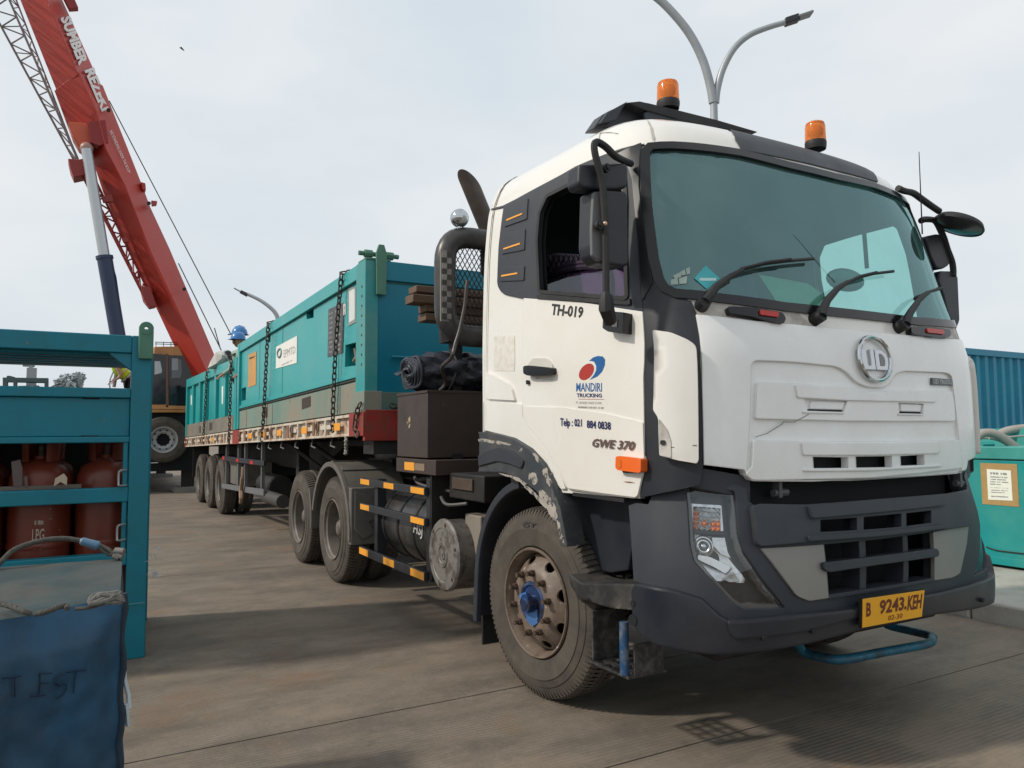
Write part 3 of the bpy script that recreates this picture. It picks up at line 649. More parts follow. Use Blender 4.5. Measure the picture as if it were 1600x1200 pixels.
epoly('emblem_groove', [(.26, .24), (.42, .24), (.58, .12), (.64, -.06), (.60, -.26), (.50, -.32), (.26, -.32)], mat('emblem_groove', (.2, .21, .22), .3), .0375, .004)
ut = SH.hits(D((1306, 472), (1412, 476), (1412, 445), (1306, 436)))
SH.patch('name_badge', ut, .016, .012, mat('badge_dark', (.10, .11, .12), .4), HO, sv=True, bevel=.003)
def inset(q, fx, fy):
    q = [Vector(p) for p in q]
    def at(a, b): return tuple(q[0].lerp(q[1], a).lerp(q[3].lerp(q[2], a), b))
    return [at(fx, fy), at(1-fx, fy), at(1-fx, 1-fy), at(fx, 1-fy)]
text_on(SH.PN, inset(ut, .06, .18), 'UD TRUCKS', 'lettering', mat('badge_print', (.55, .57, .58), .4), HO, off=.0175, bold=.01)
# door lettering
def dtext(s_, q, m, off=.0135, **k): return text_on(SH.PN, SH.hits(q), s_, 'lettering', m, dr, off=off, **k)
dtext('TH-019', A((330, 988), (487, 1004), (489, 946), (333, 930)), blk, bold=.035, italic=.12)
dtext('MANDIRI', T_((182, 391), (402, 393), (402, 318), (184, 318)), blue, bold=.012)
dtext('TRUCKING', T_((186, 441), (402, 442), (402, 409), (187, 407)), navy, bold=.03)
dtext('PT. MANDIRI TRANS UTAMA', T_((182, 497), (400, 500), (400, 480), (182, 475)), fade)
scribble(SH.PN, SH.hits(T_((182, 533), (402, 539), (402, 521), (182, 515)), .0135), 'small_print', fade, dr, off=.0137, words=5, seed=4)
dtext('Telp : 021', T_((56, 706), (240, 708), (240, 626), (56, 616)), navy, bold=.02, off=.0215)
dtext('884 0838', T_((283, 702), (488, 718), (488, 650), (283, 634)), navy, bold=.02, off=.0215)
dtext('GWE 370', T_((332, 862), (694, 896), (698, 815), (336, 790)), mat('badge_brown', (.16, .10, .09), .35, metal=.3), bold=.03, italic=.25, off=.024)
SH.patch('print_line', T_((184, 454), (402, 456), (402, 459), (184, 457)), .0135, .001, pred, dr)
def ellp(cx, cy, a, b, ang, n=28, t0=0, t1=2*pi): 
    return [(cx+a*cos(t)*cos(ang)-b*sin(t)*sin(ang), cy+a*cos(t)*sin(ang)+b*sin(t)*cos(ang)) for t in [t0+(t1-t0)*k/n for k in range(n+(abs(t1-t0) < 6.2))]]
SH.patch('logo_disc', T_(*ellp(252, 223, 80, 52, radians(-52))), .0135, .001, pred, dr)
SH.patch('logo_swoosh', T_((275, 130), (310, 100), (350, 88), (390, 92), (410, 118), (408, 165), (385, 220), (345, 262), (282, 290), (315, 250), (335, 210), (335, 170), (318, 138), (295, 130)), .0135, .001, blue, dr)
o = SH.patch('side_marker', rnd(T_((500, 945), (540, 940), (700, 960), (716, 975), (714, 1075), (695, 1085), (520, 1062), (498, 1045)), 3), .055, .045, orange, TR, bevel=.012)
SH.patch('lens_cap', rnd(T_((520, 962), (545, 962), (545, 1040), (520, 1040)), 2), .058, .01, amber, o)
SH.patch('marker_base', rnd(T_((530, 940), (725, 960), (722, 1085), (560, 1085)), 3), .03, .02, black, TR)
SH.patch('scratch', T_((565, 1158), (620, 1158), (662, 1168), (610, 1168)), .0215, .001, mat('rust_scratch', (.25, .12, .05), .8), dr)
# fender
fen = rnd(G_((47, 88), (120, 92), (200, 112), (270, 155), (325, 215), (365, 290), (395, 385), (425, 548), (400, 545), (385, 470), (350, 395), (300, 325), (235, 275), (165, 250), (47, 244)), 2)
SH.patch('wheel_arch', fen, .045, .12, chipped, TR, mirror=True, bevel=.01, grid=.05)
scr = mat('scraped_paint', (.36, .325, .285), .65, var=.2, vs=20, dirt=(.06, .062, .066), da=.42, ds=26, dsharp=.03)
for a_ in (((272, 262), (286, 250), (302, 256), (306, 282), (296, 303), (284, 290), (270, 280)), ((326, 238), (340, 232), (350, 255), (362, 292), (352, 306), (340, 280), (330, 258)), ((308, 322), (326, 318), (350, 345), (376, 380), (386, 420), (378, 446), (360, 428), (340, 385), (318, 350)), ((380, 440), (396, 452), (408, 500), (412, 536), (398, 520), (388, 480)), ((62, 120), (100, 118), (170, 128), (205, 142), (160, 138), (90, 128)), ((285, 170), (300, 178), (318, 200), (308, 212), (294, 190)), ((50, 92), (56, 92), (58, 230), (52, 236)), ((150, 250), (230, 272), (262, 296), (255, 304), (222, 282), (160, 258)), ((255, 300), (300, 330), (345, 392), (338, 398), (292, 342), (256, 312))):
    q_ = []
    for i in range(len(a_)):
        b0, b1 = Vector(a_[i]), Vector(a_[(i+1) % len(a_)])
        for k in range(3): c = b0.lerp(b1, k/3); q_.append((c.x+random.uniform(-3, 3), c.y+random.uniform(-3, 3)))
    SH.patch('paint_scrape', G_(*q_), .0462, .001, scr, TR)
SH.patch('wheel_arch_step', rnd(G_((70, 205), (95, 165), (150, 150), (200, 165), (250, 205), (240, 235), (190, 215), (140, 205), (72, 232)), 3), .056, .015, grey, TR, bevel=.005)
SH.patch('sill_panel', G_((398, 322), (450, 330), (720, 358), (735, 385), (700, 450), (668, 640), (600, 650), (440, 625), (428, 560), (410, 450)), -.14, .05, bumplow, TR, mirror=True, grid=.08)
SH.patch('sill_strip', C_((448, 1098), (716, 1130), (716, 1150), (448, 1116)), .01, .03, black, TR)
# grey dark zone between hood and bumper
MB().box(-.62, -.18, -.78, .78, .62, 1.34).build('radiator_pack', void, TR)
MB().box(-.75, -.30, -.84, .84, 1.20, 1.46).build('front_crossmember', bumplow, TR)
for p in ((1215, 770), (1497, 755)): mb = MB(); q = onx(p, -.12); mb.cyl(q+Vector((0, -.03, 0)), q+Vector((0, .06, 0)), .018, n=8); mb.box(q.x-.02, q.x+.02, q.y-.01, q.y+.01, q.z-.02, q.z+.09); mb.build('hood_latch', mat('dull_grey', (.10, .10, .11), .5), TR)
SH.patch('bumper_filler', [(1094, 735), (1100, 732), (1172, 745), (1172, 790), (1150, 775), (1075, 760), (1076, 745)], -.012, .05, grey, TR, mirror=True)

# ------------------------------------------------------------------ bumper
up_l = [(982, 790), (994, 786), (1013, 788), (1020, 768), (1034, 748), (1071, 750), (1152, 757), (1166, 763), (1169, 783), (1178, 789), (1262, 788), (1372, 780)][::-1]
lo_l = [(1372, 942), (1349, 947), (1240, 961), (1139, 969), (1124, 961), (1097, 935), (1049, 920), (1000, 911), (990, 908)][::-1]
hl = rnd(F_((132, 156), (455, 205), (468, 300), (485, 500), (520, 612), (640, 792), (795, 985), (515, 990), (440, 942), (188, 672), (163, 560), (148, 300)), [2, 3, 0, 3, 3, 0, 2, 5, 5, 5, 3, 0])
hls = BS.hits(hl, .01)
lop = rnd(E_((505, 418), (765, 402), (787, 626), (705, 638), (655, 618)), [2, 1, 1, 4, 6]); rop = rnd(E_((1222, 350), (1370, 322), (1362, 400), (1335, 522), (1305, 540), (1228, 552)), [1, 2, 0, 4, 4, 1])
cop = E_((768, 402), (1000, 380), (1222, 350), (1228, 552), (1000, 592), (787, 626))
top3 = [E_((752, 300), (905, 290), (905, 342), (752, 350)), E_((932, 288), (1090, 273), (1090, 328), (932, 341)), E_((1110, 272), (1214, 260), (1214, 312), (1110, 326))]
ubl = [p for p in BS.hits(up_l+lo_l, .02) if p[0] < -.02]; ub = ubl+[(-a, b) for a, b in reversed(ubl)]
BU = BS.patch('bumper', ub, .02, .06, grey, TR, sv=True, grid=.07, bevel=.008, holes=[hls, [(-a, b) for a, b in hls], BS.hits(cop, .02)]+[BS.hits(t, .02) for t in top3], hsv=True)
BS.patch('bumper_backing', BS.hits(cop)[:0]+[(-.62, .3), (.62, .3), (.62, .82), (-.62, .82)], -.16, 0, void, BU, sv=True, grid=.2)
BS.patch('upper_grille_beam', rnd(E_((470, 240), (500, 232), (700, 236), (1000, 212), (1270, 190), (1365, 182), (1376, 200), (1384, 325), (1285, 338), (1000, 372), (700, 392), (500, 410), (488, 390)), [4, 4, 0, 0, 0, 4, 4, 3, 0, 0, 0, 4, 4]), .05, .04, grey, BU, holes=top3, grid=.06, bevel=.010)
BS.patch('beam_brow', rnd(E_((705, 240), (1000, 216), (1272, 195), (1278, 238), (1000, 268), (722, 293)), 2), .066, .03, grey, BU, grid=.06, bevel=.008)
BS.patch('beam_ledge', rnd(E_((708, 366), (1000, 348), (1280, 318), (1284, 334), (1000, 368), (712, 388)), 1), .066, .03, grey, BU, grid=.06, bevel=.005)
BS.patch('silver_panel', lop, .030, .02, silver, BU, bevel=.004, grid=.08); BS.patch('silver_panel', rop, .030, .02, silver, BU, bevel=.004, grid=.08)
BS.patch('grille_bar', rnd(E_((766, 478), (1000, 450), (1236, 418), (1248, 432), (1246, 452), (1000, 486), (790, 518), (768, 505)), 3), .05, .08, grey, BU, grid=.06, bevel=.010)
for a in (((912, 380), (938, 377), (942, 600), (916, 604)), ((1093, 360), (1113, 357), (1118, 572), (1097, 576))): BS.patch('grille_post', E_(*a), .012, .10, grey, BU, bevel=.004)
for a in (((908, 288), (930, 286), (930, 345), (908, 347)), ((1092, 272), (1108, 270), (1108, 328), (1092, 330))): BS.patch('grille_post', E_(*a), .035, .08, grey, BU, bevel=.003)
BS.patch('grille_lower_edge', rnd(E_((787, 612), (1000, 580), (1228, 542), (1228, 556), (1000, 597), (787, 630)), 1), .03, .09, grey, BU, bevel=.003)
# lower bumper
lbl = BS.hits([(1372, 944), (1349, 949), (1240, 963), (1139, 971), (1124, 962), (1097, 937), (1049, 922), (1000, 913), (992, 912), (986, 925), (989, 975), (1000, 992), (1022, 1007), (1060, 1016), (1112, 1023), (1139, 1022), (1262, 1006), (1347, 984), (1372, 979)], .055)
lbl = [p for p in lbl if p[0] < -.02]; lb = lbl+[(-a, b) for a, b in reversed(lbl)]
LBm = BS.patch('lower_bumper', lb, .055, .14, bumplow, TR, sv=True, grid=.06, bevel=.022)
BS.patch('bumper_lip', rnd(E_((365, 722), (640, 703), (930, 668), (930, 700), (700, 765), (400, 800), (372, 770)), 4), .068, .03, bumplow, LBm, bevel=.012)
for p in E_((482, 772), (672, 745), (1370, 622)): c = BS.hit(p); MB().cyl(BS.PN(*c, .05), BS.PN(*c, .0725), .012, .012, 12).build('parking_sensor', black, LBm)
for p, r_ in ((G_((722, 767))[0], .014), (G_((722, 832))[0], .026)): c = BS.hit(p); MB().cyl(BS.PN(*c, .04), BS.PN(*c, .0585), r_, n=16).build('bumper_hole', void, LBm)
# headlight
HL = BS.patch('headlight', grow(hls, .004), -.055, .0, mat('lamp_housing', (.035, .03, .027), .3, var=.2, vs=6), TR, sv=True, grid=.06)
BS.patch('lamp_wall', grow(hls, .0), .004, .06, mat('lamp_rim', (.10, .095, .09), .3), HL, holes=[grow(hls, -.014)], sv=True, hsv=True)
BS.patch('lamp_lens', grow(hls, -.002), .006, 0, clear, HL, sv=True, grid=.06)
hls_r = [(-a, b) for a, b in hls]
HR = BS.patch('headlight', grow(hls_r, .004), -.055, .0, MATS['lamp_housing'], TR, sv=True, grid=.06); BS.patch('lamp_lens', grow(hls_r, -.002), .006, 0, clear, HR, sv=True, grid=.06)
chr2 = mat('lamp_chrome', (.58, .58, .57), .18, metal=1, var=.25, vs=40)
ti = BS.patch('turn_signal', rnd(F_((170, 286), (375, 298), (388, 472), (178, 458)), 2), -.03, .02, chr2, HL, bevel=.003)
for i in range(5):
    y = 300+i*33
    for j in range(6):
        x = 180+j*33; 
        pz = F_((x, y+j*2), (x+33, y+j*2+1), (x+33, y+32+j*2), (x, y+31+j*2)); oc = amber if (j == 0 and i > 0) or (j > 3 and i > 2) or (i == 3 and j == 2) else chr2
        cc = [BS.hit(q) for q in pz]; ce = (sum(q[0] for q in cc)/4, sum(q[1] for q in cc)/4)
        mb = MB(); mb.v = [BS.PN(*q, -.028) for q in cc]+[BS.PN(*ce, -.014+.006*random.random())]; mb.f = [(0, 1, 4), (1, 2, 4), (2, 3, 4), (3, 0, 4)]; mb.build('facet', oc, ti, ang=5)
BS.patch('lamp_divider', F_((182, 458), (395, 474), (397, 500), (186, 486)), -.006, .04, blackg, HL, bevel=.003)
# main reflector: a curved bowl
rf = F_((190, 490), (400, 512), (418, 600), (440, 650), (540, 792), (536, 820), (345, 812), (215, 680), (192, 610)); rfv = BS.hits(rf); rc_ = BS.hit(F_((330, 660))[0])
def bowl(u, v, off):
    d = sqrt((u-rc_[0])**2+((v-rc_[1])*.8)**2); return BS.PN(u, v, -.058+.045*min(1, (d/.13)**2)+off)
sheet(bowl, rfv, (), .012, 0).build('reflector', chr2, HL)
mb = MB(); cc = BS.hit(F_((255, 575))[0])
for r_, o_ in ((.040, -.02), (.026, -.012)): mb.tube([BS.PN(cc[0]+r_*cos(k*pi/10), cc[1]+r_*sin(k*pi/10), o_) for k in range(20)], .006, 6, closed=True)
mb.build('bulb_ring', chr2, HL); MB().sphere(BS.PN(*cc, -.022), .017, 8).build('bulb', chrome, HL)
BS.patch('reflector_band', rnd(F_((215, 630), (300, 645), (440, 712), (420, 740), (400, 757), (330, 715), (216, 662)), 3), -.012, .02, mat('lamp_bright', (.72, .73, .73), .25, metal=.7), HL, bevel=.008)
BS.patch('reflector_fan', F_((310, 512), (398, 514), (418, 610), (440, 655), (370, 628), (318, 570)), -.016, .02, chr2, HL, bevel=.01)
for i in range(7):
    a = i/7; x0, y0 = 375+a*85, 792-a*52; BS.patch('flute', F_((x0, y0), (x0+9, y0-6), (x0+9+70*(1-a*.3)-10, 812), (x0+70*(1-a*.3)-12, 813)), -.008, .012, chr2, HL, bevel=.002)
for c in ((185, 230), (445, 265), (655, 822), (410, 895)): q = BS.hit(F_(c)[0]); MB().cyl(BS.PN(*q, -.03), BS.PN(*q, .002), .011, n=8).build('lens_bolt', black, HL)
# number plate
npl = [onx(p, .085) for p in V_((172, 250), (1060, 120), (1012, 497), (178, 655))]
w0 = (npl[0]+npl[3])/2; NPx = .085
pq = [onx(p, NPx) for p in V_((165, 655), (1020, 495), (1060, 112), (172, 243))]
PLq = [Vector((NPx, q.y, q.z)) for q in pq]
PL = MB().prism(PLq, (-.004, 0, 0)).build('number_plate', yellow, TR, .001)
def ql(q, a0, b0, a1, b1, s=0):
    at = lambda a, b: tuple(q[0].lerp(q[1], a).lerp(q[3].lerp(q[2], a), b))
    return [at(a0, b0), at(a1, b0), at(a1, b1), at(a0, b1)]
pf = plane_fn((1, 0, 0))
for s_, a in (('B', (.05, .36, .125, .86)), ('9243', (.26, .36, .665, .88)), ('KEH', (.725, .33, .965, .88)), ('02-30', (.41, .09, .65, .27))):
    text_on(pf, ql(PLq, *a), s_, 'lettering', pbrown, PL, off=.001, bold=.035 if len(s_) < 5 else .01)
MB().cyl(PLq[0].lerp(PLq[1], .69).lerp(PLq[3].lerp(PLq[2], .69), .45), PLq[0].lerp(PLq[1], .69).lerp(PLq[3].lerp(PLq[2], .69), .45)+Vector((.002, 0, 0)), .008, n=10).build('plate_dot', pbrown, PL)
MB().prism(ql(PLq, -.012, -.03, 1.012, 1.03), (-.012, 0, 0)).build('plate_frame', black, PL).location.x = -.0045
MB().box(-.03, .075, PLq[0].y+.05, PLq[1].y-.05, PLq[0].z+.05, PLq[2].z-.02).build('plate_bracket', black, PL)
# blue tow bar loop below the bumper
zb_ = .30
lp = [onz(p, zb_) for p in ((1200, 1000), (1255, 1018), (1290, 1028), (1320, 1030), (1380, 1019), (1448, 1006), (1456, 998), (1450, 992), (1385, 976), (1340, 966))]
lp[0] = Vector((-.5, lp[1].y-.1, zb_+.12)); lp[-1] = Vector((-.5, lp[-2].y-.08, zb_+.08))
MB().tube(smooth(lp, 6), .024, 10).build('tow_bar', mat('worn_blue_paint', (.02, .17, .27), .45, var=.25, vs=12, dirt=(.03, .035, .04), da=.46, ds=12, dirt2=(.45, .5, .5), d2a=.1, d2s=30), TR)
# ------------------------------------------------------------------ wheels
def sub(name, me, par, loc=None, rz=0):
    o = bpy.data.objects.new(name, me); COL.objects.link(o); o.parent = par
    if loc is not None: o.location = loc
    o.rotation_euler.z = rz
    return o
def tyre_mb(R, w, lug=.05, n=108, depth=.013):
    # axis Y, outer side at y=-w/2 ; lateral lugs cut into both shoulders
    h = w/2
    prof_ = [(.30, -h+.030), (.315, -h+.012), (.36, -h+.002), (.415, -h-.004), (.418, -h+.001), (R-.075, -h+.010), (R-.072, -h+.015), (R-.042, -h+.022), (R-.014, -h+.034), (R-.004, -h+.062), (R, -h+.085), (R+.002, -.02), (R-.012, -.016), (R-.012, .016), (R+.002, .02), (R, h-.085), (R-.004, h-.062), (R-.014, h-.034), (R-.042, h-.022), (R-.075, h-.010), (.36, h-.002), (.30, h-.03)]
    mb = MB(); m = len(prof_)
    for k in range(n):
        for e in (0, 1):
            a = 2*pi*(k+(.0 if e == 0 else .62))/n
            pass
    vs = []; seg = 4*n; 
    for k in range(n*2):
        a = 2*pi*(k//2+(.08 if k % 2 == 0 else .66))/n
        for i, (r, y) in enumerate(prof_): vs.append((r*cos(a), y, r*sin(a)))
    fs = []
    low = {8: depth, 9: depth, 10: depth, 15: depth, 16: depth, 17: depth, 7: .004, 18: .004}
    base = len(vs); lo = []
    for k in range(n*2):
        a = 2*pi*(k//2+(.10 if k % 2 == 0 else .64))/n
        for i in low: r, y = prof_[i]; r -= low[i]; lo.append((k, i, len(vs))); vs.append((r*cos(a), y, r*sin(a)))
    lm_ = {(k, i): v for k, i, v in lo}
    def V(k, i, groove):
        k %= 2*n
        return lm_[(k, i)] if groove and (k, i) in lm_ else k*m+i
    for k in range(n*2):
        gr = (k % 2 == 1)          # groove spans from odd k to next even
        for i in range(m-1):
            fs.append((V(k, i, gr), V(k+1, i, gr), V(k+1, i+1, gr), V(k, i+1, gr)))
            if i in low and i+1 in low:
                # walls of the lug
                fs.append((V(k, i, False), V(k, i+1, False), V(k, i+1, True), V(k, i, True)))
    mb.v = [Vector(v) for v in vs]; mb.f = fs
    return mb
def disc_mb(prof_fn, r0, r1, holes, grid=.02, n=64):
    out = [(r1*cos(2*pi*k/n), r1*sin(2*pi*k/n)) for k in range(n)]; inn = [(r0*cos(2*pi*k/n), r0*sin(2*pi*k/n)) for k in range(n)]
    hs = [inn]+holes
    return sheet(lambda u, v, off: Vector((u, prof_fn(sqrt(u*u+v*v))+off*-1, v)), out, hs, grid, .012, 0)
def lerpf(tab): return lambda r: Shell._ip([t[0] for t in tab], [t[1] for t in tab], r)
RT_ = .53
ty_f = tyre_mb(RT_, .285).mesh('tyre', tyrem, 30)
ty_r = tyre_mb(RT_, .27, n=96).mesh('tyre_dual', tyrem, 30)
def hole_ring(n, rc, a, b, ph=0):
    out = []
    for k in range(n):
        t = ph+2*pi*k/n; out.append([(rc*cos(t)+a*cos(q)*-sin(t)+b*sin(q)*cos(t), rc*sin(t)+a*cos(q)*cos(t)+b*sin(q)*sin(t)) for q in [2*pi*j/14 for j in range(14)]])
    return out
# front rim: outboard dish with hand holes
fp = lerpf([(.10, -.150), (.155, -.150), (.185, -.146), (.205, -.128), (.235, -.100), (.262, -.075), (.272, -.05)])
rfm = disc_mb(fp, .118, .272, hole_ring(8, .232, .036, .023, .3)); rfm.lathe((0, 0, 0), (0, 1, 0), [(.300, -.118), (.304, -.133), (.300, -.141), (.290, -.138), (.284, -.118), (.272, -.098), (.272, .05)], 72)
rim_f = rfm.mesh('rim', rimf, 35)
rp = lerpf([(.06, .03), (.15, .03), (.18, .028), (.21, .045), (.262, .06)])
rrm = disc_mb(rp, .118, .262, hole_ring(8, .222, .030, .018)); rrm.lathe((0, 0, 0), (0, 1, 0), [(.300, -.105), (.304, -.122), (.300, -.131), (.291, -.128), (.286, -.105), (.268, -.095), (.264, .07)], 72)
rim_r = rrm.mesh('rim', rimr, 35)
backd = MB().lathe((0, 0, 0), (0, 1, 0), [(.02, .075), (.27, .075), (.27, .12)], 32).mesh('wheel_backing', void)
def nuts(rc, y0, y1, n, r, m, ph=0):
    mb = MB()
    for k in range(n):
        a = ph+2*pi*k/n; p = Vector((rc*cos(a), y0, rc*sin(a))); mb.tube([p, p+Vector((0, y1-y0, 0))], r, 6)
    return mb
lugn = MB()
lug1 = MB().tube([(0, 0, 0), (0, -.022, 0)], .019, 6).tube([(0, -.022, 0), (0, -.042, 0)], .012, 8).tube([(0, -.042, 0), (0, -.048, 0)], .016, 6).mesh('wheel_nut', rust)
hubf = MB().lathe((0, 0, 0), (0, 1, 0), [(0, -.205), (.022, -.205), (.024, -.195), (.028, -.195), (.030, -.2), (.036, -.2)], 24)
hub_hex = MB().tube([(0, -.17, 0), (0, -.2, 0)], .052, 6).tube([(0, -.2, 0), (0, -.206, 0)], [.030, .026], 16)
hubb = MB().lathe((0, 0, 0), (0, 1, 0), [(.118, -.10), (.116, -.150), (.10, -.156), (.092, -.145), (.05, -.14), (.05, -.172)], 32)
hubf_m = hubb.mesh('hub', blueh); hubh_m = hub_hex.mesh('hub_cap', blueh)
tab = MB().prism([(.045, -.15, -.03), (-.015, -.168, -.05), (-.03, -.172, -.095), (.02, -.165, -.125), (.06, -.155, -.10)], (0, .006, 0)).prism([(-.05, -.15, .02), (-.1, -.165, .0), (-.11, -.16, .03), (-.06, -.15, .05)], (0, .006, 0)).mesh('hub_tab', mat('pale_blue_bent_metal', (.07, .18, .42), .25, metal=.3))
hubr_m = MB().lathe((0, 0, 0), (0, 1, 0), [(0, -.075), (.05, -.073), (.07, -.062), (.08, -.045), (.105, -.040), (.118, -.03), (.12, .03)], 32).mesh('hub', mat('grey_hub', (.15, .135, .12), .6, dirt=(.08, .06, .045), da=.4, ds=12))
hubn_m = nuts(.096, -.040, -.055, 12, .009, rust).mesh('hub_bolts', rust)
nutr_m = nuts(.148, .03, -.015, 10, .016, rust).mesh('wheel_nuts', rust)
def rootoff(p): 
    r = p.get('_root'); return Matrix.Translation(-Vector(r)) if r is not None else Matrix.Identity(4)
def wheel(par, c, kind, side=-1, name='wheel', steer=0):
    w = bpy.data.objects.new(name, None); COL.objects.link(w); w.parent = par; w.matrix_parent_inverse = rootoff(par); w.location = c
    w.rotation_euler.z = (0 if side < 0 else pi)+steer; w.rotation_euler.y = random.random()*.0
    if kind == 'front':
        sub('tyre', ty_f, w); sub('rim', rim_f, w); sub('hub', hubf_m, w); sub('hub_cap', hubh_m, w); sub('wheel_backing', backd, w)
        if side < 0:
            sub('hub_tab', tab, w)
        for k in range(10):
            a = 2*pi*(k+.35)/10; sub('wheel_nut', lug1, w, (.1675*cos(a), -.149, .1675*sin(a)))
    else:
        sub('tyre', ty_r, w); sub('rim', rim_r, w); sub('hub', hubr_m, w); sub('hub_bolts', hubn_m, w)['kind'] = 'stuff'; n_ = sub('wheel_nuts', nutr_m, w); n_['kind'] = 'stuff'; sub('wheel_backing', backd, w)
    return w
XF, XD = -1.39, -5.265
wheel(TR, (XF, -1.19+.1425, RT_), 'front', -1, steer=radians(4.2)); wheel(TR, (XF, 1.19-.1425, RT_), 'front', 1, steer=radians(4.2))
for k in range(2):
    x = XD-1.37*k
    for s_ in (-1, 1):
        wheel(TR, (x, s_*(1.22-.135), RT_), 'rear', s_)
        sub_ = bpy.data.objects.new('inner_tyre', ty_r); link(sub_, TR); sub_.location = (x, s_*(.79), RT_)
# tyre lettering (embossed on the front tyre)
def tyl(a, txt, rr=.465, hh=.034, span=.16):
    V, F = text_mesh(txt, .02); x0 = min(v.x for v in V); x1 = max(v.x for v in V); y0 = min(v.y for v in V); y1 = max(v.y for v in V); mb = MB()
    for v in V:
        t = a+span*(.5-(v.x-x0)/(x1-x0))*2; r = rr-hh/2+hh*(v.y-y0)/(y1-y0)-.03
        mb.v.append(Vector((XF+r*cos(t), -1.1945, RT_+r*sin(t))))
    mb.v = [Matrix.Translation((XF, -1.0475, RT_)) @ Matrix.Rotation(radians(4.2), 4, 'Z') @ Matrix.Translation((-XF, 1.0475, -RT_)) @ v for v in mb.v]; mb.f = F; return mb.build('tyre_lettering', mat('tyre_emboss', (.05, .043, .036), .7), TR)
tyl(radians(94), 'GY')
# ------------------------------------------------------------------ chassis
mb = MB()
for s_ in (-1, 1): 
    MB().box(-7.3, -.5, s_*.43-.04, s_*.43+.04, .72, 1.0).build('chassis_rail', chassis, TR)
for x in (-1.39,): MB().box(x-.07, x+.07, -.95, .95, .45, .58).build('front_axle', chassis, TR)
for k in range(2): MB().tube([(XD-1.37*k, -.95, .53), (XD-1.37*k, -.25, .53), (XD-1.37*k, 0, .53), (XD-1.37*k, .25, .53), (XD-1.37*k, .95, .53)], [.09, .1, .22, .1, .09], 12).build('drive_axle', chassis, TR)
MB().box(-2.3, -.75, -.42, .42, .33, 1.35).build('engine', void, TR)
MB().box(-.72, -.3, -.85, .85, .42, .75).build('front_underrun', chassis, TR, .02)
MB().box(-3.6, -2.3, -.3, .3, .45, .9).build('gearbox', chassis, TR, .05)
MB().box(-2.35, -.55, -.86, .86, 1.08, 1.36).build('wheel_well', void, TR)
MB().box(-2.05, -1.93, -.95, .95, .95, 1.5).build('cab_rear_crossmember', chassis, TR)
MB().lathe((-6.0, 0, 1.28), (0, 0, 1), [(.0, .04), (.48, .04), (.5, 0), (.48, -.1), (0, -.1)], 32).build('fifth_wheel', mat('greasy_black', (.02, .018, .016), .3), TR)
MB().box(-6.4, -5.6, -.45, .45, 1.0, 1.2).build('fifth_wheel_mount', chassis, TR)
# mudguard behind the front wheel
def arc_band(c, r0, r1, a0, a1, y0, y1, n=14, tail=None):
    pts = []
    A_ = [a0+(a1-a0)*k/n for k in range(n+1)]
    o_ = [(c[0]+r1*cos(a), c[1]+r1*sin(a)) for a in A_]; i_ = [(c[0]+r0*cos(a), c[1]+r0*sin(a)) for a in A_]
    if tail: o_.append((o_[-1][0]+tail[0], o_[-1][1]+tail[1])); i_.append((i_[-1][0]+tail[0], i_[-1][1]+tail[1]))
    mb = MB(); m = len(o_); 
    for y in (y0, y1):
        mb.v += [Vector((p[0], y, p[1])) for p in o_]+[Vector((p[0], y, p[1])) for p in i_]
    for k in range(m-1):
        mb.f += [(k, k+1, m+k+1, m+k), (2*m+k, 3*m+k, 3*m+k+1, 2*m+k+1), (k, 2*m+k, 2*m+k+1, k+1), (m+k, m+k+1, 3*m+k+1, 3*m+k)]
    mb.f += [(0, m, 3*m, 2*m), (m-1, 3*m-1, 4*m-1, 2*m-1)]
    return mb
arc_band((XF, .53), .640, .665, radians(70), radians(172), -1.19, -.80, tail=(-.03, -.30)).build('mudguard', greyd, TR, .004)
arc_band((XF, .53), .64, .69, radians(100), radians(172), -1.21, -1.17, tail=(-.03, -.34)).build('mudguard_edge', grey, TR, .006)
arc_band((XF, .53), .640, .665, radians(70), radians(172), .80, 1.19, tail=(-.03, -.30)).build('mudguard', greyd, TR)
MB().box(-2.115, -2.095, -1.14, -.72, .12, .62).build('mud_flap', black, TR, .004)
# tread step and hanging step
st_px = rnd(G_((430, 655), (480, 692), (600, 694), (703, 697), (692, 800), (600, 792), (470, 752), (437, 700)), 3)
STp = BS.patch('step', st_px, .035, .30, mat('scuffed_black_plastic', (.026, .026, .028), .38, dirt=(.085, .078, .07), da=.42, ds=6, dirt2=(.22, .2, .18), d2a=.06, d2s=12, bev=.02), TR, bevel=.02, grid=.05)
_c = BS.hit(G_((480, 692))[0], .035); zt = BS.PN(_c[0], _c[1], .035).z
tr_px = [onz(p, zt) for p in G_((478, 636), (520, 624), (600, 634), (702, 655), (690, 688), (560, 665))]
tp2 = [onz(p, zt) for p in G_((432, 640), (470, 622), (520, 616), (704, 640), (702, 694), (600, 692), (480, 690))]
MB().prism(tp2, (0, 0, -.10)).build('step_top', MATS['scuffed_black_plastic'], STp, .006)
mb = MB(); mb.prism([p+Vector((0, 0, .004)) for p in tr_px], (0, 0, -.006)); mb.build('step_tread', greyd, STp)
mb = MB()
for i in range(7):
    for j in range(3):
        q = tr_px[0].lerp(tr_px[4], (i+.7)/7.6).lerp(tr_px[1].lerp(tr_px[3], (i+.7)/7.6), .15+j*.3); mb.obox(q+Vector((0, 0, .004)), (.018, .006 if (i+j) % 2 else -.006, 0), (-.004, .010, 0), (0, 0, .009))
tb = mb.build('tread_cleats', mat('worn_tread', (.13, .115, .10), .5), STp); tb['kind'] = 'stuff'
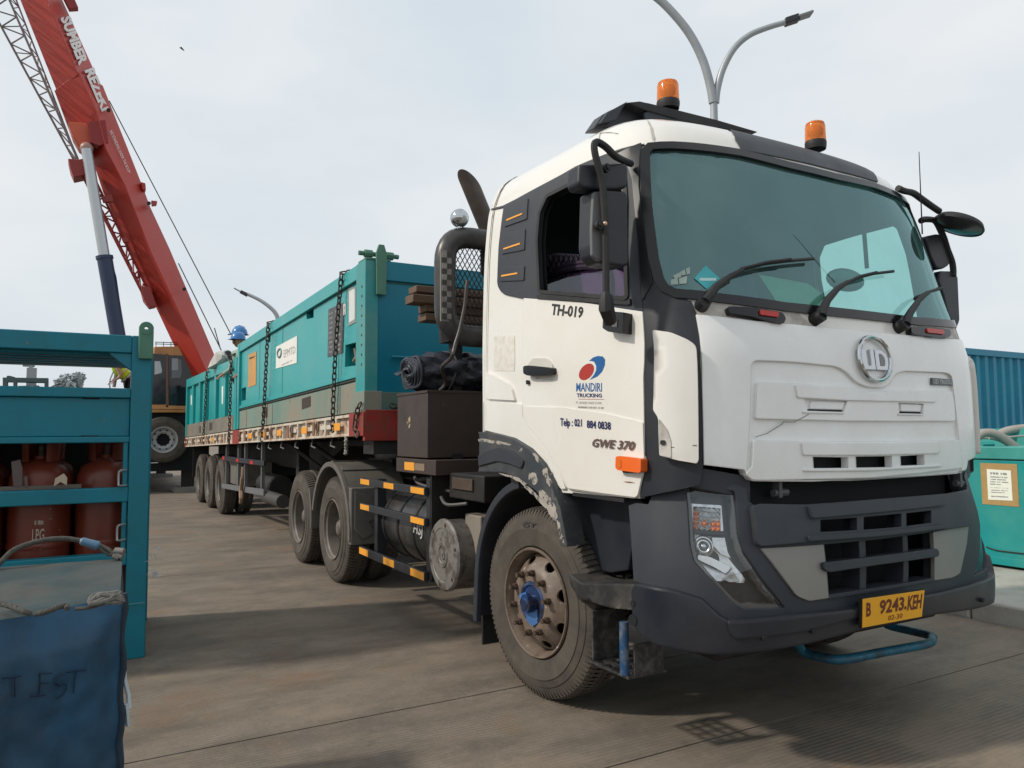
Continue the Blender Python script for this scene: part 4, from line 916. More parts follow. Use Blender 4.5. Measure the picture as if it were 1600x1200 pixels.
# hanging step: side plate, slotted tread, blue post
gx0, gx1, gz = -.80, -.50, .36
hs = MB().box(gx0, gx0+.012, -1.20, -1.0, gz, .60).build('hanging_step', mat('worn_steel_bracket', (.04, .04, .042), .4, metal=.3, dirt=(.14, .135, .13), da=.33, ds=14), TR, .003)
MB().box(gx1-.012, gx1, -1.17, -1.0, gz, .50).build('bracket', MATS['worn_steel_bracket'], hs)
slts = []
for i in range(4):
    for j in range(3): x = gx0+.02+i*.07; y = -1.195+j*.07; slts.append([(x, y), (x+.052, y), (x+.052, y+.045), (x, y+.045)])
sheet(lambda u, v, off: Vector((u, v, gz+off)), [(gx0, -1.21), (gx1, -1.21), (gx1, -.98), (gx0, -.98)], slts, 9, .012, 0).build('slotted_tread', MATS['worn_steel_bracket'], hs)
MB().cyl((-.54, -1.20, gz), (-.54, -1.20, .60), .022, n=10).build('blue_post', mat('blue_worn', (.02, .07, .16), .4, dirt=(.2, .2, .2), da=.3, ds=14), hs)
# ------------------------------------------------------------------ side guard, tanks, boxes
sg = MB().box(-4.37, -2.88, -1.215, -1.185, 1.025, 1.085).build('side_guard_rail', greyd, TR, .003)
MB().box(-4.37, -2.88, -1.215, -1.185, .80, .86).build('side_guard_rail', greyd, TR, .003); MB().box(-4.39, -2.88, -1.215, -1.185, .40, .47).build('side_guard_rail', greyd, TR, .003)
for x in (-4.05, -2.90): MB().box(x-.03, x+.05, -1.18, -1.10, .40, 1.15 if x > -3 else 1.09).build('side_guard_post', greyd, TR, .003)
MB().box(-2.86, -2.83, -1.18, -.5, .42, 1.18).build('guard_plate', chassis, TR)
def refl(x0, x1, z0, z1): MB().box(x0, x1, -1.2175, -1.2155, z0, z1).build('orange_reflector', orref, sg)
for x0, x1 in ((-4.36, -4.12), (-3.75, -3.52), (-3.15, -2.89)): refl(x0, x1, 1.032, 1.078)
for x0, x1 in ((-4.36, -4.12), (-3.15, -2.89)): refl(x0, x1, .807, .853)
for x0, x1 in ((-4.38, -4.14), (-3.75, -3.50), (-3.15, -2.89)): refl(x0, x1, .407, .463)
tk = MB().lathe((-4.2, -.85, .72), (1, 0, 0), [(0, 0), (.20, .005), (.27, .03), (.30, .08), (.30, 1.22), (.27, 1.27), (.2, 1.295), (0, 1.3)], 40).build('fuel_tank', tank, TR)
for x in (-3.95, -3.62, -3.28): MB().lathe((x, -.85, .72), (1, 0, 0), [(.302, 0), (.309, .003), (.309, .035), (.302, .038)], 40).build('tank_strap', black, tk)
text_on(plane_fn((0, -1, 0)), [Vector((-3.24, -1.158, .69)), Vector((-3.06, -1.158, .68)), Vector((-3.06, -1.15, .79)), Vector((-3.24, -1.15, .79))], 'HSJ', 'lettering', mat('chalk', (.42, .42, .40), .8), tk, off=.002, bold=.02)
ac = MB().lathe((-2.60, -.72, .63), (0, -1, 0), [(.243, -.25), (.243, .43), (.25, .44), (.252, .46), (.24, .475), (.19, .478), (.185, .474), (.09, .476), (.085, .484), (.06, .484), (.055, .478), (0, .478)], 48).build('silencer_drum', mat('flaking_silver_paint', (.19, .178, .162), .5, metal=.2, var=.08, dirt=(.10, .085, .072), da=.44, ds=12, dsharp=.05), TR)
for k in range(6):
    a = 2*pi*k/6+.3; c = Vector((-2.60+.215*cos(a), -1.19, .63+.215*sin(a))); MB().cyl(c, c+Vector((0, -.012, 0)), .012, n=6).build('drum_bolt', rust, ac)
text_on(plane_fn((0, -1, 0)), [Vector((-2.645, -1.204, .602)), Vector((-2.555, -1.204, .602)), Vector((-2.555, -1.204, .658)), Vector((-2.645, -1.204, .658))], 'UD', 'lettering', mat('emboss_grey', (.17, .16, .15), .5), ac, off=.002, bold=.04)
MB().box(-2.52, -2.28, -1.06, -.5, .52, .92).build('catalyst_box', mat('dull_beige_metal', (.22, .19, .16), .5), TR, .01)
bx = MB().box(-3.48, -2.86, -1.2, -.42, 1.30, 1.80).build('steel_tool_box', brownbox, TR, .006)
MB().box(-3.485, -2.855, -1.207, -.41, 1.785, 1.806).build('box_lid', brownbox, bx, .003)
MB().box(-3.49, -2.70, -1.205, -.40, 1.18, 1.29).build('box_beam', brownbox, bx, .004)
MB().box(-3.30, -3.10, -1.209, -1.2055, 1.20, 1.262).build('orange_reflector', orref, bx); MB().box(-3.09, -2.90, -1.209, -1.2055, 1.205, 1.258).build('faded_reflector', mat('faded_tape', (.22, .16, .11), .7), bx)
MB().box(-2.853, -2.84, -1.0, -.92, 1.24, 1.33).build('latch', black, bx)
for k in range(5): pass
sc_ = MB(); 
for pts in (((-3.24, 1.60), (-3.20, 1.62), (-3.19, 1.585), (-3.225, 1.56)), ((-3.23, 1.55), (-3.19, 1.565), (-3.20, 1.53), (-3.23, 1.525)), ((-3.27, 1.575), (-3.25, 1.58), (-3.255, 1.55))): sc_.prism([(a, -1.2015, b) for a, b in pts], (0, -.0008, 0))
sc_.build('paint_daub', mat('tan_daub', (.35, .27, .17), .8), bx)['kind'] = 'stuff'
# silver mesh of pipes under box
MB().box(-2.7, -2.15, -1.1, -.5, 1.02, 1.20).build('battery_tray', chassis, TR, .01)
MB().box(-2.62, -2.3, -1.115, -1.10, 1.09, 1.17).build('worn_bracket', rust, TR, .004)
mb = MB()
for r_ in ([(-3.4, -1.05, 1.1), (-3.1, -1.08, 1.14), (-2.8, -1.0, 1.12), (-2.4, -.9, 1.16)], [(-3.6, -1.0, 1.12), (-3.2, -1.12, 1.09), (-2.8, -1.06, 1.06), (-2.3, -1.0, 1.05)], [(-2.75, -1.14, 1.02), (-2.6, -1.16, .98), (-2.4, -1.1, 1.0)]): mb.tube(smooth(r_), .012, 6)
mb.build('air_hoses', mat('dull_pipe', (.09, .085, .08), .4), TR)['kind'] = 'stuff'
# rear mudguards
for s_ in (-1, 1):
    y0, y1 = sorted((s_*1.235, s_*.63))
    ga = arc_band((XD, .53), .645, .672, radians(-4), radians(168), y0, y1, 18).build('rear_mudguard', mat('dusty_grey_guard', (.095, .09, .083), .7, dirt=(.15, .135, .115), da=.45, ds=4, dsharp=.2), TR, .008)
    y2 = s_*1.245
    arc_band((XD, .53), .625, .675, radians(-4), radians(168), min(y2, s_*1.20), max(y2, s_*1.20), 18).build('guard_lip', MATS['dusty_grey_guard'], ga, .006)
    for a in (35, 62, 90, 118): arc_band((XD, .53), .672, .684, radians(a), radians(a+7), y0+.03, y1-.03, 2).build('guard_rib', MATS['dusty_grey_guard'], ga, .003)
    MB().box(XD+.60, XD+.68, min(y0, y1)+.005, max(y0, y1)-.005, .45, .98).build('guard_front_panel', MATS['dusty_grey_guard'], ga, .01)
    MB().prism([(XD+.685, s_*1.20, .95), (XD+.685, s_*.95, .86), (XD+.685, s_*.95, .70), (XD+.685, s_*1.06, .66), (XD+.685, s_*1.0, .55), (XD+.685, s_*1.12, .5), (XD+.685, s_*1.20, .6)], (.012, 0, 0)).build('guard_emboss', MATS['dusty_grey_guard'], ga, .005)
    gb = arc_band((XD-1.37, .53), .63, .655, radians(-6), radians(33), y0, y1, 6).build('rear_mudguard', MATS['dusty_grey_guard'], TR, .006)
# ------------------------------------------------------------------ behind the cab
rx = -2.35; y_a, y_b, z_a, z_b = -1.29, -.40, 2.155, 2.845
ring2 = rnd([(y_a, z_a), (y_b, z_a), (y_b, z_b), (y_a, z_b)], .19, 8)
gdx = MB().tube([(rx, a, b) for a, b in ring2], .075, 12, closed=True).build('intake_guard', mat('satin_black_pipe', (.035, .034, .036), .35, dirt=(.08, .075, .07), da=.3, ds=6), TR)
for i in range(12):
    for j in range(2):
        if True:
            y = -1.345+j*.034; z = 2.25+i*.038
            MB().box(rx+.070-.002*(1-j), rx+.078, y, y+.034, z, z+.038).build('checker_patch', (mat('checker_grey', (.26, .245, .225), .6, dirt=(.12, .1, .09), da=.4, ds=20) if (i+j) % 2 else mat('checker_dark', (.05, .045, .042), .6)), gdx)
MB().box(rx+.055, rx+.069, -1.352, -1.268, 2.235, 2.722).build('checker_back', mat('faded_tape2', (.2, .19, .17), .6), gdx)
mb = MB(); 
def clipseg(a, b):
    y0_, y1_, z0_, z1_ = -1.22, -.45, 2.22, 2.80; (ya, za), (yb, zb2) = a, b; t0, t1 = 0, 1
    for p, q in ((-(yb-ya), ya-y0_), (yb-ya, y1_-ya), (-(zb2-za), za-z0_), (zb2-za, z1_-za)):
        if abs(p) < 1e-9: continue
        t = q/p
        if p < 0: t0 = max(t0, t)
        else: t1 = min(t1, t)
    return (t0, t1) if t0 < t1 else None
for s_ in (-1, 1):
    for k in range(-26, 30):
        a = (-1.22+k*.036, 2.22); b = (a[0]+s_*.34, 2.80); c = clipseg(a, b)
        if c:
            t0, t1 = c; pa = (rx+.02+.004*s_, a[0]+(b[0]-a[0])*t0, a[1]+(b[1]-a[1])*t0); pb = (rx+.02+.004*s_, a[0]+(b[0]-a[0])*t1, a[1]+(b[1]-a[1])*t1)
            mb.tube([pa, pb], .0035, 4)
mb.build('expanded_mesh', black, gdx)['kind'] = 'stuff'
MB().box(rx-.05, rx-.02, -1.0, -.42, 2.60, 2.86).build('intake_snorkel', black, gdx, .02)
bl = onx((718, 341), -2.33); MB().sphere(bl, .065, 12).cyl(bl-Vector((0, 0, .12)), bl-Vector((0, 0, .05)), .018).build('chrome_ball', chrome, gdx)
# slash cut exhaust stack
e0_, e1_ = onx((803, 455), -2.62), onx((724, 262), -2.62)
e1_ = Vector((e1_.x, e1_.y, e1_.z)); ax_ = (e1_-e0_).normalized(); mb = MB(); u_ = ax_.cross(Vector((1, 0, 0))).normalized(); w_ = ax_.cross(u_); Ln = (e1_-e0_).length; n_s = 28
for rr in (.068, .060):
    for h in (0, 1):
        for k in range(n_s):
            a = 2*pi*k/n_s; d = u_*cos(a)+w_*sin(a)
            hh = -.5 if h == 0 else Ln-.27*(.5+.5*d.dot(Vector((-.5, .87, 0))))
            mb.v.append(e0_+ax_*hh+d*rr)
for q in (0, 2): mb.f += [((q)*n_s+k, q*n_s+(k+1) % n_s, (q+1)*n_s+(k+1) % n_s, (q+1)*n_s+k) for k in range(n_s)]
mb.f += [(n_s+k, n_s+(k+1) % n_s, 3*n_s+(k+1) % n_s, 3*n_s+k) for k in range(n_s)]
mb.build('exhaust_stack', mat('heat_stained_steel', (.05, .048, .05), .38, metal=.5, var=.3, vs=5, dirt=(.14, .105, .08), da=.45, ds=3, dsharp=.2), TR)
MB().cyl(e0_-ax_*.5, e0_-ax_*.5-Vector((0, 0, .8)), .07).build('exhaust_riser', chassis, TR)
hose = [onx(p, -2.2) for p in J_((640, 742), (632, 800), (625, 880), (612, 950), (592, 1040), (570, 1110), (545, 1195))]+[onx((690, 575), -2.5), Vector((-2.75, -1.1, 1.86)), Vector((-2.8, -1.13, 1.80))]
MB().tube(smooth(hose, 4), .013, 8).build('suzi_hose', mat('brown_hose', (.05, .04, .036), .4), TR)
# ------------------------------------------------------------------ mirrors
def arm(name, pts, r, par, m=black): return MB().tube(smooth(pts, 4), r, 8).build(name, m, par)
mx_ = -.42
ml = bpy.data.objects.new('mirror', None); COL.objects.link(ml); ml.parent = TR; ml.matrix_parent_inverse = rootoff(TR)
am = arm('mirror_arm', [Vector((-.50, -1.14, 2.80))]+[onx(p, mx_+.03) for p in A_((620, 190), (580, 155), (548, 132), (533, 145), (538, 200), (556, 265), (575, 360), (587, 560), (590, 760), (590, 905))]+[onx(A_((600, 950))[0], mx_-.02)] if False else [Vector((-.52, -1.13, 2.79))]+[onx(p, mx_+.05) for p in A((640, 205), (590, 158), (548, 133), (532, 148), (538, 200), (556, 265), (575, 360), (587, 560), (590, 760), (590, 905))], .017, ml)
def rbox(name, pts, x, th, m, par, bev=.02):
    P3 = [onx(p, x) for p in pts]; o = MB().prism([(x, q.y, q.z) for q in P3], (-th, 0, 0)).build(name, m, par, bev); o.modifiers['bevel'].segments = 4; return o
mh = rbox('mirror_housing', rnd(A((460, 240), (560, 236), (690, 236), (702, 265), (697, 355), (640, 366), (560, 365), (470, 357), (455, 330)), 4), mx_+.02, .10, greyd, ml, .02)
rbox('mirror_housing', rnd(A((525, 372), (600, 366), (690, 374), (700, 400), (706, 735), (680, 748), (560, 730), (528, 690), (518, 640)), 4), mx_+.015, .11, greyd, ml, .025)
rbox('mirror_side_panel', rnd(A((528, 380), (562, 378), (575, 500), (572, 720), (545, 715), (522, 690), (519, 560)), 3), mx_+.028, .02, mat('grey_worn', (.12, .12, .125), .5), ml, .006)
for c in ((585, 265), (550, 545)): q = onx(A(c)[0], mx_+.04); MB().cyl(q, q+Vector((.02, 0, 0)), .02).cyl(q+Vector((.02, 0, 0)), q+Vector((.03, 0, 0)), .01).build('mirror_pivot', black, ml)
q = onx(A((585, 535))[0], mx_+.06); MB().sphere(q, .011, 6).build('bulb_bolt', mat('copper_bolt', (.6, .4, .28), .3, metal=.5), ml)
bk = SH.patch('mirror_bracket', rnd(A((575, 1000), (620, 968), (676, 972), (672, 1078), (600, 1068), (572, 1050)), 2), .07, .06, blackg, ml, bevel=.008)
SH.patch('bracket_slot', A((618, 1010), (645, 1008), (643, 1045), (620, 1044)), .074, .01, mat('dark_slot', (.1, .1, .1), .5), ml)
q0 = onx(A((590, 905))[0], mx_+.05)
MB().tube([q0+Vector((0, 0, .03)), q0, onx(A((592, 955))[0], mx_+.05), onx(A((612, 1020))[0], mx_+.02)], [.017, .032, .036, .03], 8).build('mirror_clamp', black, ml)
mr = bpy.data.objects.new('mirror', None); COL.objects.link(mr); mr.parent = TR; mr.matrix_parent_inverse = rootoff(TR)
arm('mirror_arm', [onx(p, -.5) for p in Y_((272, 300), (300, 290), (350, 292), (380, 305), (410, 360), (440, 430), (465, 510), (495, 590), (505, 650), (505, 700))], .02, mr)
rbox('mirror_housing', rnd(Y_((318, 408), (400, 392), (432, 410), (470, 470), (488, 560), (480, 620), (430, 650), (385, 640), (345, 560), (312, 430)), 4), -.50, .12, greyd, mr)
rbox('mirror_housing', rnd(Y_((410, 660), (500, 662), (542, 700), (556, 1020), (520, 1110), (480, 1040), (440, 850), (402, 740)), 4), -.50, .12, greyd, mr)
MB().tube(smooth([onx(p, -.42) for p in Y_((105, 65), (150, 85), (215, 100), (280, 145), (350, 195), (405, 232))], 4), .020, 8).build('convex_mirror_arm', black, mr)
# round convex mirror facing down and back
cm = onx(Y_((545, 330))[0], -.38); dcm = (cm-CAM).dot(FW); ua = (ond(Y_((700, 405))[0], dcm)-ond(Y_((388, 265))[0], dcm)); rad = ua.length/2
vd_ = (CAM-cm).normalized(); vd_ = (vd_-ua.normalized()*vd_.dot(ua.normalized())).normalized(); pm_ = ua.normalized().cross(vd_).normalized(); pm_ = pm_ if pm_.z < 0 else -pm_; ax2 = (vd_*.40+pm_*.92).normalized()
MB().lathe(cm, ax2, [(0, -.045), (rad*.6, -.04), (rad*.9, -.025), (rad, 0), (rad*.98, .012), (rad*.93, .008)], 36).build('convex_mirror_back', black, mr)
MB().lathe(cm, ax2, [(0, .035), (rad*.4, .03), (rad*.7, .020), (rad*.94, .006)], 36).build('convex_mirror_glass', mat('mirror_glass', (.10, .11, .12), .22, metal=.5), mr)
an0, an1 = ond((1440, 336), 3.9), ond((1436, 237), 3.85); MB().tube([an0-Vector((0, 0, .1)), an1], [.004, .002], 5).build('antenna', black, TR)
# ------------------------------------------------------------------ roof beacons and deck
def roofz(x, y): return 3.14
def beacon(px, dep, s=1.0, sk=0.):
    b = ond(px, dep); o = MB().lathe(b, (0, 0, 1), [(0, -.02), (.064*s, -.02), (.068*s, .0), (.069*s, .02), (.066*s, .03), (.0, .03)], 24).build('beacon', black, TR)
    MB().lathe(b, (0, 0, 1), [(.066*s, .03), (.066*s, .04), (.064*s, .122), (.058*s, .142), (.04*s, .152), (0, .156)], 28).build('beacon_lens', amb, o)
    MB().lathe(b, (0, 0, 1), [(0, .03), (.02, .03), (.02, .05), (.038, .07), (.042, .10), (.03, .12), (0, .125)], 16).build('beacon_reflector', mat('beacon_inner', (.6, .38, .15), .25, metal=.4), o)
    return o
amb = bpy.data.materials.new('amber_dome'); amb.use_nodes = True; b_ = amb.node_tree.nodes['Principled BSDF']; b_.inputs['Base Color'].default_value = (.92, .27, .05, 1); b_.inputs['Roughness'].default_value = .15; b_.inputs['Transmission Weight'].default_value = .55; b_.inputs['IOR'].default_value = 1.15; b_.inputs['Coat Weight'].default_value = .4
bt = onx((1275, 230), -.62); 
def depth_of(p): return (p-CAM).dot(FW)
beacon((1274.5, 229), depth_of(onx((1275, 230), -.66)), .92)
beacon((1044, 166), depth_of(onx((1044, 170), -1.02)), 1.0)
# dark wind-deflector ramp and its bracket on the roof
def roofp(px, x): return onx(px, x)
rmx = [(930, 196), (952, 172), (978, 160), (1005, 158), (1040, 170), (1080, 178), (1120, 190), (1180, 205), (1120, 204), (1060, 190), (1000, 183), (945, 196)]
P3 = [onx(p, -1.02) for p in [(928, 200), (943, 178), (952, 173), (980, 160), (1012, 160), (1045, 168), (1085, 178), (1085, 200), (1030, 200)]]
MB().prism([(-1.02, q.y, q.z) for q in P3], (-.10, 0, 0)).build('roof_deck', greyd, TR, .008)
P3 = [onx(p, -.98) for p in [(1003, 178), (1022, 169), (1048, 172), (1072, 182), (1060, 190), (1005, 188)]]
MB().prism([(-.98, q.y, q.z) for q in P3], (.02, 0, 0)).build('roof_bracket', grey, TR, .004)
P3 = [onx(p, -.95) for p in [(980, 160), (1000, 158), (1060, 172), (1120, 187), (1185, 206), (1120, 201), (1060, 186), (1010, 172)]]
MB().prism([(-.95, q.y, q.z) for q in P3], (-.15, 0, 0)).build('roof_wing', black, TR, .004)
MB().prism([(-1.0, q.y, q.z) for q in [onx(p, -1.0) for p in [(933, 195), (945, 178), (976, 161), (968, 172), (958, 190)]]], (.03, 0, 0)).build('roof_fin', grey, TR, .004)
SH.patch('roof_seam', B((88, 20), (94, 22), (122, 100), (118, 112), (112, 102)), .004, .004, mat('seam_shadow', (.45, .43, .38), .6), TR); SH.patch('roof_seam', O_((190, 755), (196, 720), (206, 690), (211, 690), (201, 722), (195, 757)), .004, .004, MATS['seam_shadow'], TR)
SH.patch('roof_gutter', A((14, 452), (80, 446), (200, 388), (440, 252), (620, 180), (780, 140), (780, 146), (622, 188), (442, 262), (202, 397), (82, 455), (14, 461)), .007, .01, mat('gutter_shadow', (.05, .05, .05), .7), TR, grid=.05)
# ------------------------------------------------------------------ cab interior
MB().box(-1.86, -.95, -.45, .45, 3.10, 3.12).build('headliner', hood_in, TR)
MB().box(-.62, -.30, -1.05, 1.05, 1.5, 1.93).build('dashboard', mat('dash_plastic', (.06, .062, .065), .7), TR, .05)
cl = Vector((-.66, -.55, 1.98)); u1 = Vector((0, 1, 0)); u2 = Vector((-.5, 0, .86)).normalized()
MB().tube([cl+u1*.22*cos(2*pi*k/32)+u2*.22*sin(2*pi*k/32) for k in range(32)], .016, 8, closed=True).tube([cl-u1*.2, cl+u1*.2], .012).tube([cl, cl+Vector((.2, 0, -.35))], .03).build('steering_wheel', black, TR)
MB().lathe(cl, u1.cross(u2), [(0, -.03), (.05, -.03), (.06, 0)], 16).build('horn_button', mat('badge_pale', (.2, .22, .22), .5), TR)
for y in (-.58, .58):
    se = MB().box(-1.45, -.95, y-.25, y+.25, 1.62, 1.78).build('seat', purple, TR, .05)
    MB().prism([(-1.42, y-.24, 1.75), (-1.28, y-.24, 1.75), (-1.46, y-.24, 2.36), (-1.56, y-.24, 2.36)], (0, .48, 0)).build('backrest', purple, se, .05)
    MB().prism([(-1.46, y-.13, 2.38), (-1.40, y-.13, 2.38), (-1.45, y-.13, 2.60), (-1.53, y-.13, 2.60)], (0, .26, 0)).build('headrest', purple, se, .04)
    MB().box(-1.5, -1.0, y-.22, y+.22, 1.44, 1.62).build('seat_base', hood_in, se)
# lattice bunk fabric behind the driver
mb = MB()
for k in range(15):
    for s_ in (-1, 1):
        a0_ = ony(A((296+k*24, 790))[0], -.945); b = ony(A((296+k*24+s_*44, 690))[0], -.945); mb.tube([a0_, b], .0055, 4)
LT = mb.build('lattice_curtain', black, TR); LT['kind'] = 'stuff'
def ypoly(pts, y, th): return MB().prism([ony(p, y) for p in pts], (0, th, 0))
ypoly(A((300, 690), (350, 680), (440, 686), (530, 700), (620, 720), (640, 780), (440, 790), (296, 790)), -.93, .02).build('curtain', pale, TR)
ypoly(smooth([Vector(p) for p in A((266, 890), (300, 838), (360, 806), (470, 775), (560, 752), (650, 765), (690, 800), (700, 900))], 3), -.95, .012).build('seat_shoulder', mat('purple_cover', (.10, .05, .13), .8, var=.3, vs=18), TR)
for a_ in (((330, 775), (400, 742), (500, 728), (575, 735)), ((300, 800), (390, 765), (480, 748), (560, 750)), ((600, 762), (610, 800), (612, 880))): MB().tube(smooth([ony(p, -.965) for p in A(*a_)], 4), .018, 6).build('seat_piping', mat('dark_purple', (.03, .018, .04), .8), TR)
SH.patch('windshield_sticker', rnd(B((350, 670), (415, 730), (355, 776), (300, 728)), 1), .000, .0005, mat('sticker_teal', (.05, .38, .42), .5), TR)
SH.patch('sticker_band', B((322, 727), (398, 727), (396, 739), (324, 739)), .001, .0005, mat('sticker_pale', (.45, .62, .62), .5), TR)
stk = mat('sticker_grey', (.34, .42, .38), .6)
for p in (((195, 735), (225, 725), (228, 755), (195, 757)), ((205, 715), (240, 700), (242, 722), (212, 730)), ((230, 728), (268, 718), (264, 750), (233, 754)), ((238, 698), (258, 688), (262, 712), (244, 716)), ((262, 684), (280, 678), (280, 706), (266, 712))): SH.patch('permit_sticker', B(*p), .000, .0005, stk, TR)
pz = [SH.hit(p) for p in B((588, 715), (805, 755), (880, 805), (845, 862), (665, 832))]
pp_ = [onz(p, 1.99) for p in B((845, 862), (665, 832))]
dp = [Vector((-.40, -.62, 1.955)), Vector((-.36, -.30, 1.95)), Vector((-.52, -.22, 2.04)), Vector((-.60, -.42, 2.10)), Vector((-.62, -.72, 2.17))]
dp = [onx(p, x) for p, x in (((1213, 471), -.36), ((1276, 481), -.33), ((1288, 462), -.38), ((1262, 444), -.48), ((1186, 430), -.60))]
MB().prism(dp, (0, 0, .004)).build('paper_sheet', mat('pale_green_paper', (.62, .68, .50), .7), TR)
MB().sphere((-.50, .42, 2.36), .16, 10, (.3, 1, .42)).build('interior_mirror', mat('dim_mirror', (.22, .26, .24), .35, metal=.5), TR)
MB().tube([(-.52, .62, 2.9), (-.5, .62, 2.45)], .012, 6).build('mirror_stem', black, TR)
# ------------------------------------------------------------------ the flatbed trailer
TL = thing('flatbed_trailer', 'long flatbed semi-trailer with white side rail and red corners behind the tractor truck', 'trailer', (-11, 0, 0))
def ztop(x): return 1.675+(x+4.2)*.0195      # rail top falls gently towards the rear
def zbot(x): return 1.47+(x+4.2)*.0205
RX0, RX1, YS = -17.55, -4.18, 1.25
deck = MB().prism([(RX1, -1.2, ztop(RX1)-.03), (RX0, -1.2, ztop(RX0)-.03), (RX0, -1.2, ztop(RX0)-.07), (RX1, -1.2, ztop(RX1)-.07)], (0, 2.4, 0)).build('deck', chassis, TL)
for s_ in (-1, 1):
    def band(x0, x1, f0, f1, y0, y1, name, m, par, bev=.003):
        za = lambda x: zbot(x)+(ztop(x)-zbot(x))*f0; zb = lambda x: zbot(x)+(ztop(x)-zbot(x))*f1
        return MB().prism([(x0, y0, za(x0)), (x1, y0, za(x1)), (x1, y0, zb(x1)), (x0, y0, zb(x0))], (0, y1-y0, 0)).build(name, m, par, bev)
    yo = s_*YS; yi = s_*(YS-.035)
    sr = band(-17.5, -4.6, 0, 1, s_*(YS-.05), yi, 'side_rail', wdirty, TL)
    band(-17.5, -4.6, .0, .12, yi, yo, 'rail_flange', wdirty, sr); band(-17.5, -4.6, .86, 1, yi, yo, 'rail_flange', wdirty, sr)
    band(-4.6, RX1, -.02, 1.03, s_*(YS-.06), s_*(YS+.004), 'red_corner', redp, TL)
    band(-10.9, -10.35, -.03, 1.02, s_*(YS-.06), s_*(YS+.006), 'red_twistlock_box', redp, TL)
    band(-17.62, -17.5, -.02, 1.03, s_*(YS-.06), s_*(YS+.004), 'red_corner', redp, TL)
    if s_ < 0:
        x = -5.0; i = 0
        while x > -17.2:
            if not (-11.1 < x < -10.2):
                band(x-.05, x, .12, .86, yi, yo-.004*s_*-1, 'stake_pocket', wdirty, sr)
                if i % 2 == 0: band(x-.62, x-.12, .40, .62, yi, yo+.003, 'rail_bar', wdirty, sr)
                if i % 3 == 1: 
                    z = zbot(x)+.11; MB().tube([(x-.3+.05*cos(a), yo-.01, z+.05*sin(a)) for a in [2*pi*k/12 for k in range(12)]], .009, 6, closed=True).build('rope_hook', mat('rusty_hook', (.16, .10, .07), .7), sr)
            x -= .38; i += 1
        for x in (-5.1, -6.35, -7.6, -8.6, -9.5, -13.3):
            band(x-.02, x+.22, .3, .66, yo-.002, yo-.006, 'orange_reflector', orref, sr)
        for x in (-5.9, -7.1, -8.4, -9.9, -12.1, -14.6, -16.3): band(x, x+.12, .14, .84, yi, yo-.004, 'rail_plate', mat('rust_patch_plate', (.22, .11, .06), .8, var=.3, vs=9), sr)
fr = MB().prism([(RX1+.004, -1.24, 1.42), (RX1+.004, 1.24, 1.42), (RX1+.004, 1.24, 1.70), (RX1+.004, -1.24, 1.70)], (-.06, 0, 0)).build('front_beam', redp, TL, .006)
MB().box(RX1-.3, RX1-.02, -1.15, 1.15, 1.30, 1.44).build('kingpin_plate', chassis, TL)
# gooseneck, main beams, cross members
for s_ in (-1, 1):
    MB().prism([(-4.3, s_*.5, 1.35), (-4.3, s_*.5, 1.6), (-17.5, s_*.5, 1.35), (-17.5, s_*.5, .98), (-8.6, s_*.5, .95), (-7.3, s_*.5, 1.33)], (0, .05, 0)).build('main_beam', chassis, TL)
for k in range(26):
    x = -4.6-k*.5; MB().box(x-.03, x+.03, -1.2, 1.2, ztop(x)-.22, ztop(x)-.08).build('cross_member', chassis, TL)
for x, y in ((-8.3, -.75), (-8.3, .75)):
    lg = MB().box(x-.08, x+.08, y-.07, y+.07, .45, 1.4).build('landing_leg', chassis, TL); MB().box(x-.06, x+.06, y-.05, y+.05, .22, .46).build('inner_leg', mat('leg_steel', (.12, .11, .10), .5), lg); MB().box(x-.15, x+.15, y-.13, y+.13, .19, .225).build('foot', chassis, lg)
# three tri-axle wheels
tx = (-12.85, -14.3, -15.75)
for x in tx:
    MB().tube([(x, -.9, .52), (x, .9, .52)], .08, 12).build('trailer_axle', chassis, TL)
    for s_ in (-1, 1):
        wheel(TL, (x, s_*(1.17-.135), RT_), 'rear', s_)
        o = bpy.data.objects.new('inner_tyre', ty_r); link(o, TL); o.location = (x, s_*.74, RT_)
MB().box(-16.7, -12.2, -.45, .45, .72, 1.05).build('suspension', void, TL)
# side guard of the trailer
tg = MB().prism([(-12.3, -1.2, 1.02), (-8.66, -1.2, 1.045), (-8.66, -1.2, 1.115), (-12.3, -1.2, 1.10)], (0, .03, 0)).build('side_guard_rail', greyd, TL)
MB().prism([(-12.3, -1.2, .52), (-8.66, -1.2, .63), (-8.66, -1.2, .72), (-12.3, -1.2, .60)], (0, .03, 0)).build('side_guard_rail', mat('dusty_guard_rail', (.13, .13, .135), .6), TL)
for x in (-12.1, -10.9, -10.3, -9.0): MB().box(x-.03, x+.03, -1.165, -1.12, .58, 1.4).build('guard_post', MATS['dusty_guard_rail'], TL)
for x in (-12.25, -10.85, -9.65): MB().box(x, x+.22, -1.2035, -1.2005, 1.04, 1.09).build('red_reflector', redref, tg)
MB().box(-12.0, -10.95, -1.1, -.6, .62, 1.02).build('trailer_locker', mat('dusty_locker', (.10, .09, .08), .7, dirt=(.16, .14, .12), da=.5, ds=3), TL, .01)
MB().tube([(-9.9, -.9, .72), (-8.9, -.9, .72)], .17, 16).build('air_tank', chassis, TL)
MB().tube([(-8.9, -1.1, .60), (-7.9, -1.1, .60)], .09, 12).build('pipe_carrier', mat('dusty_pipe', (.05, .047, .043), .6), TL)
rg = smooth([(-10.05, -1.23, .98), (-10.0, -1.25, .8), (-10.12, -1.24, .62), (-10.0, -1.26, .5), (-10.1, -1.25, .42)], 4); MB().tube(rg, [.02]*4+[.03]*4+[.035]*4+[.03]*4+[.02], 6).build('tied_rag', mat('rag', (.26, .17, .11), .9), TL)
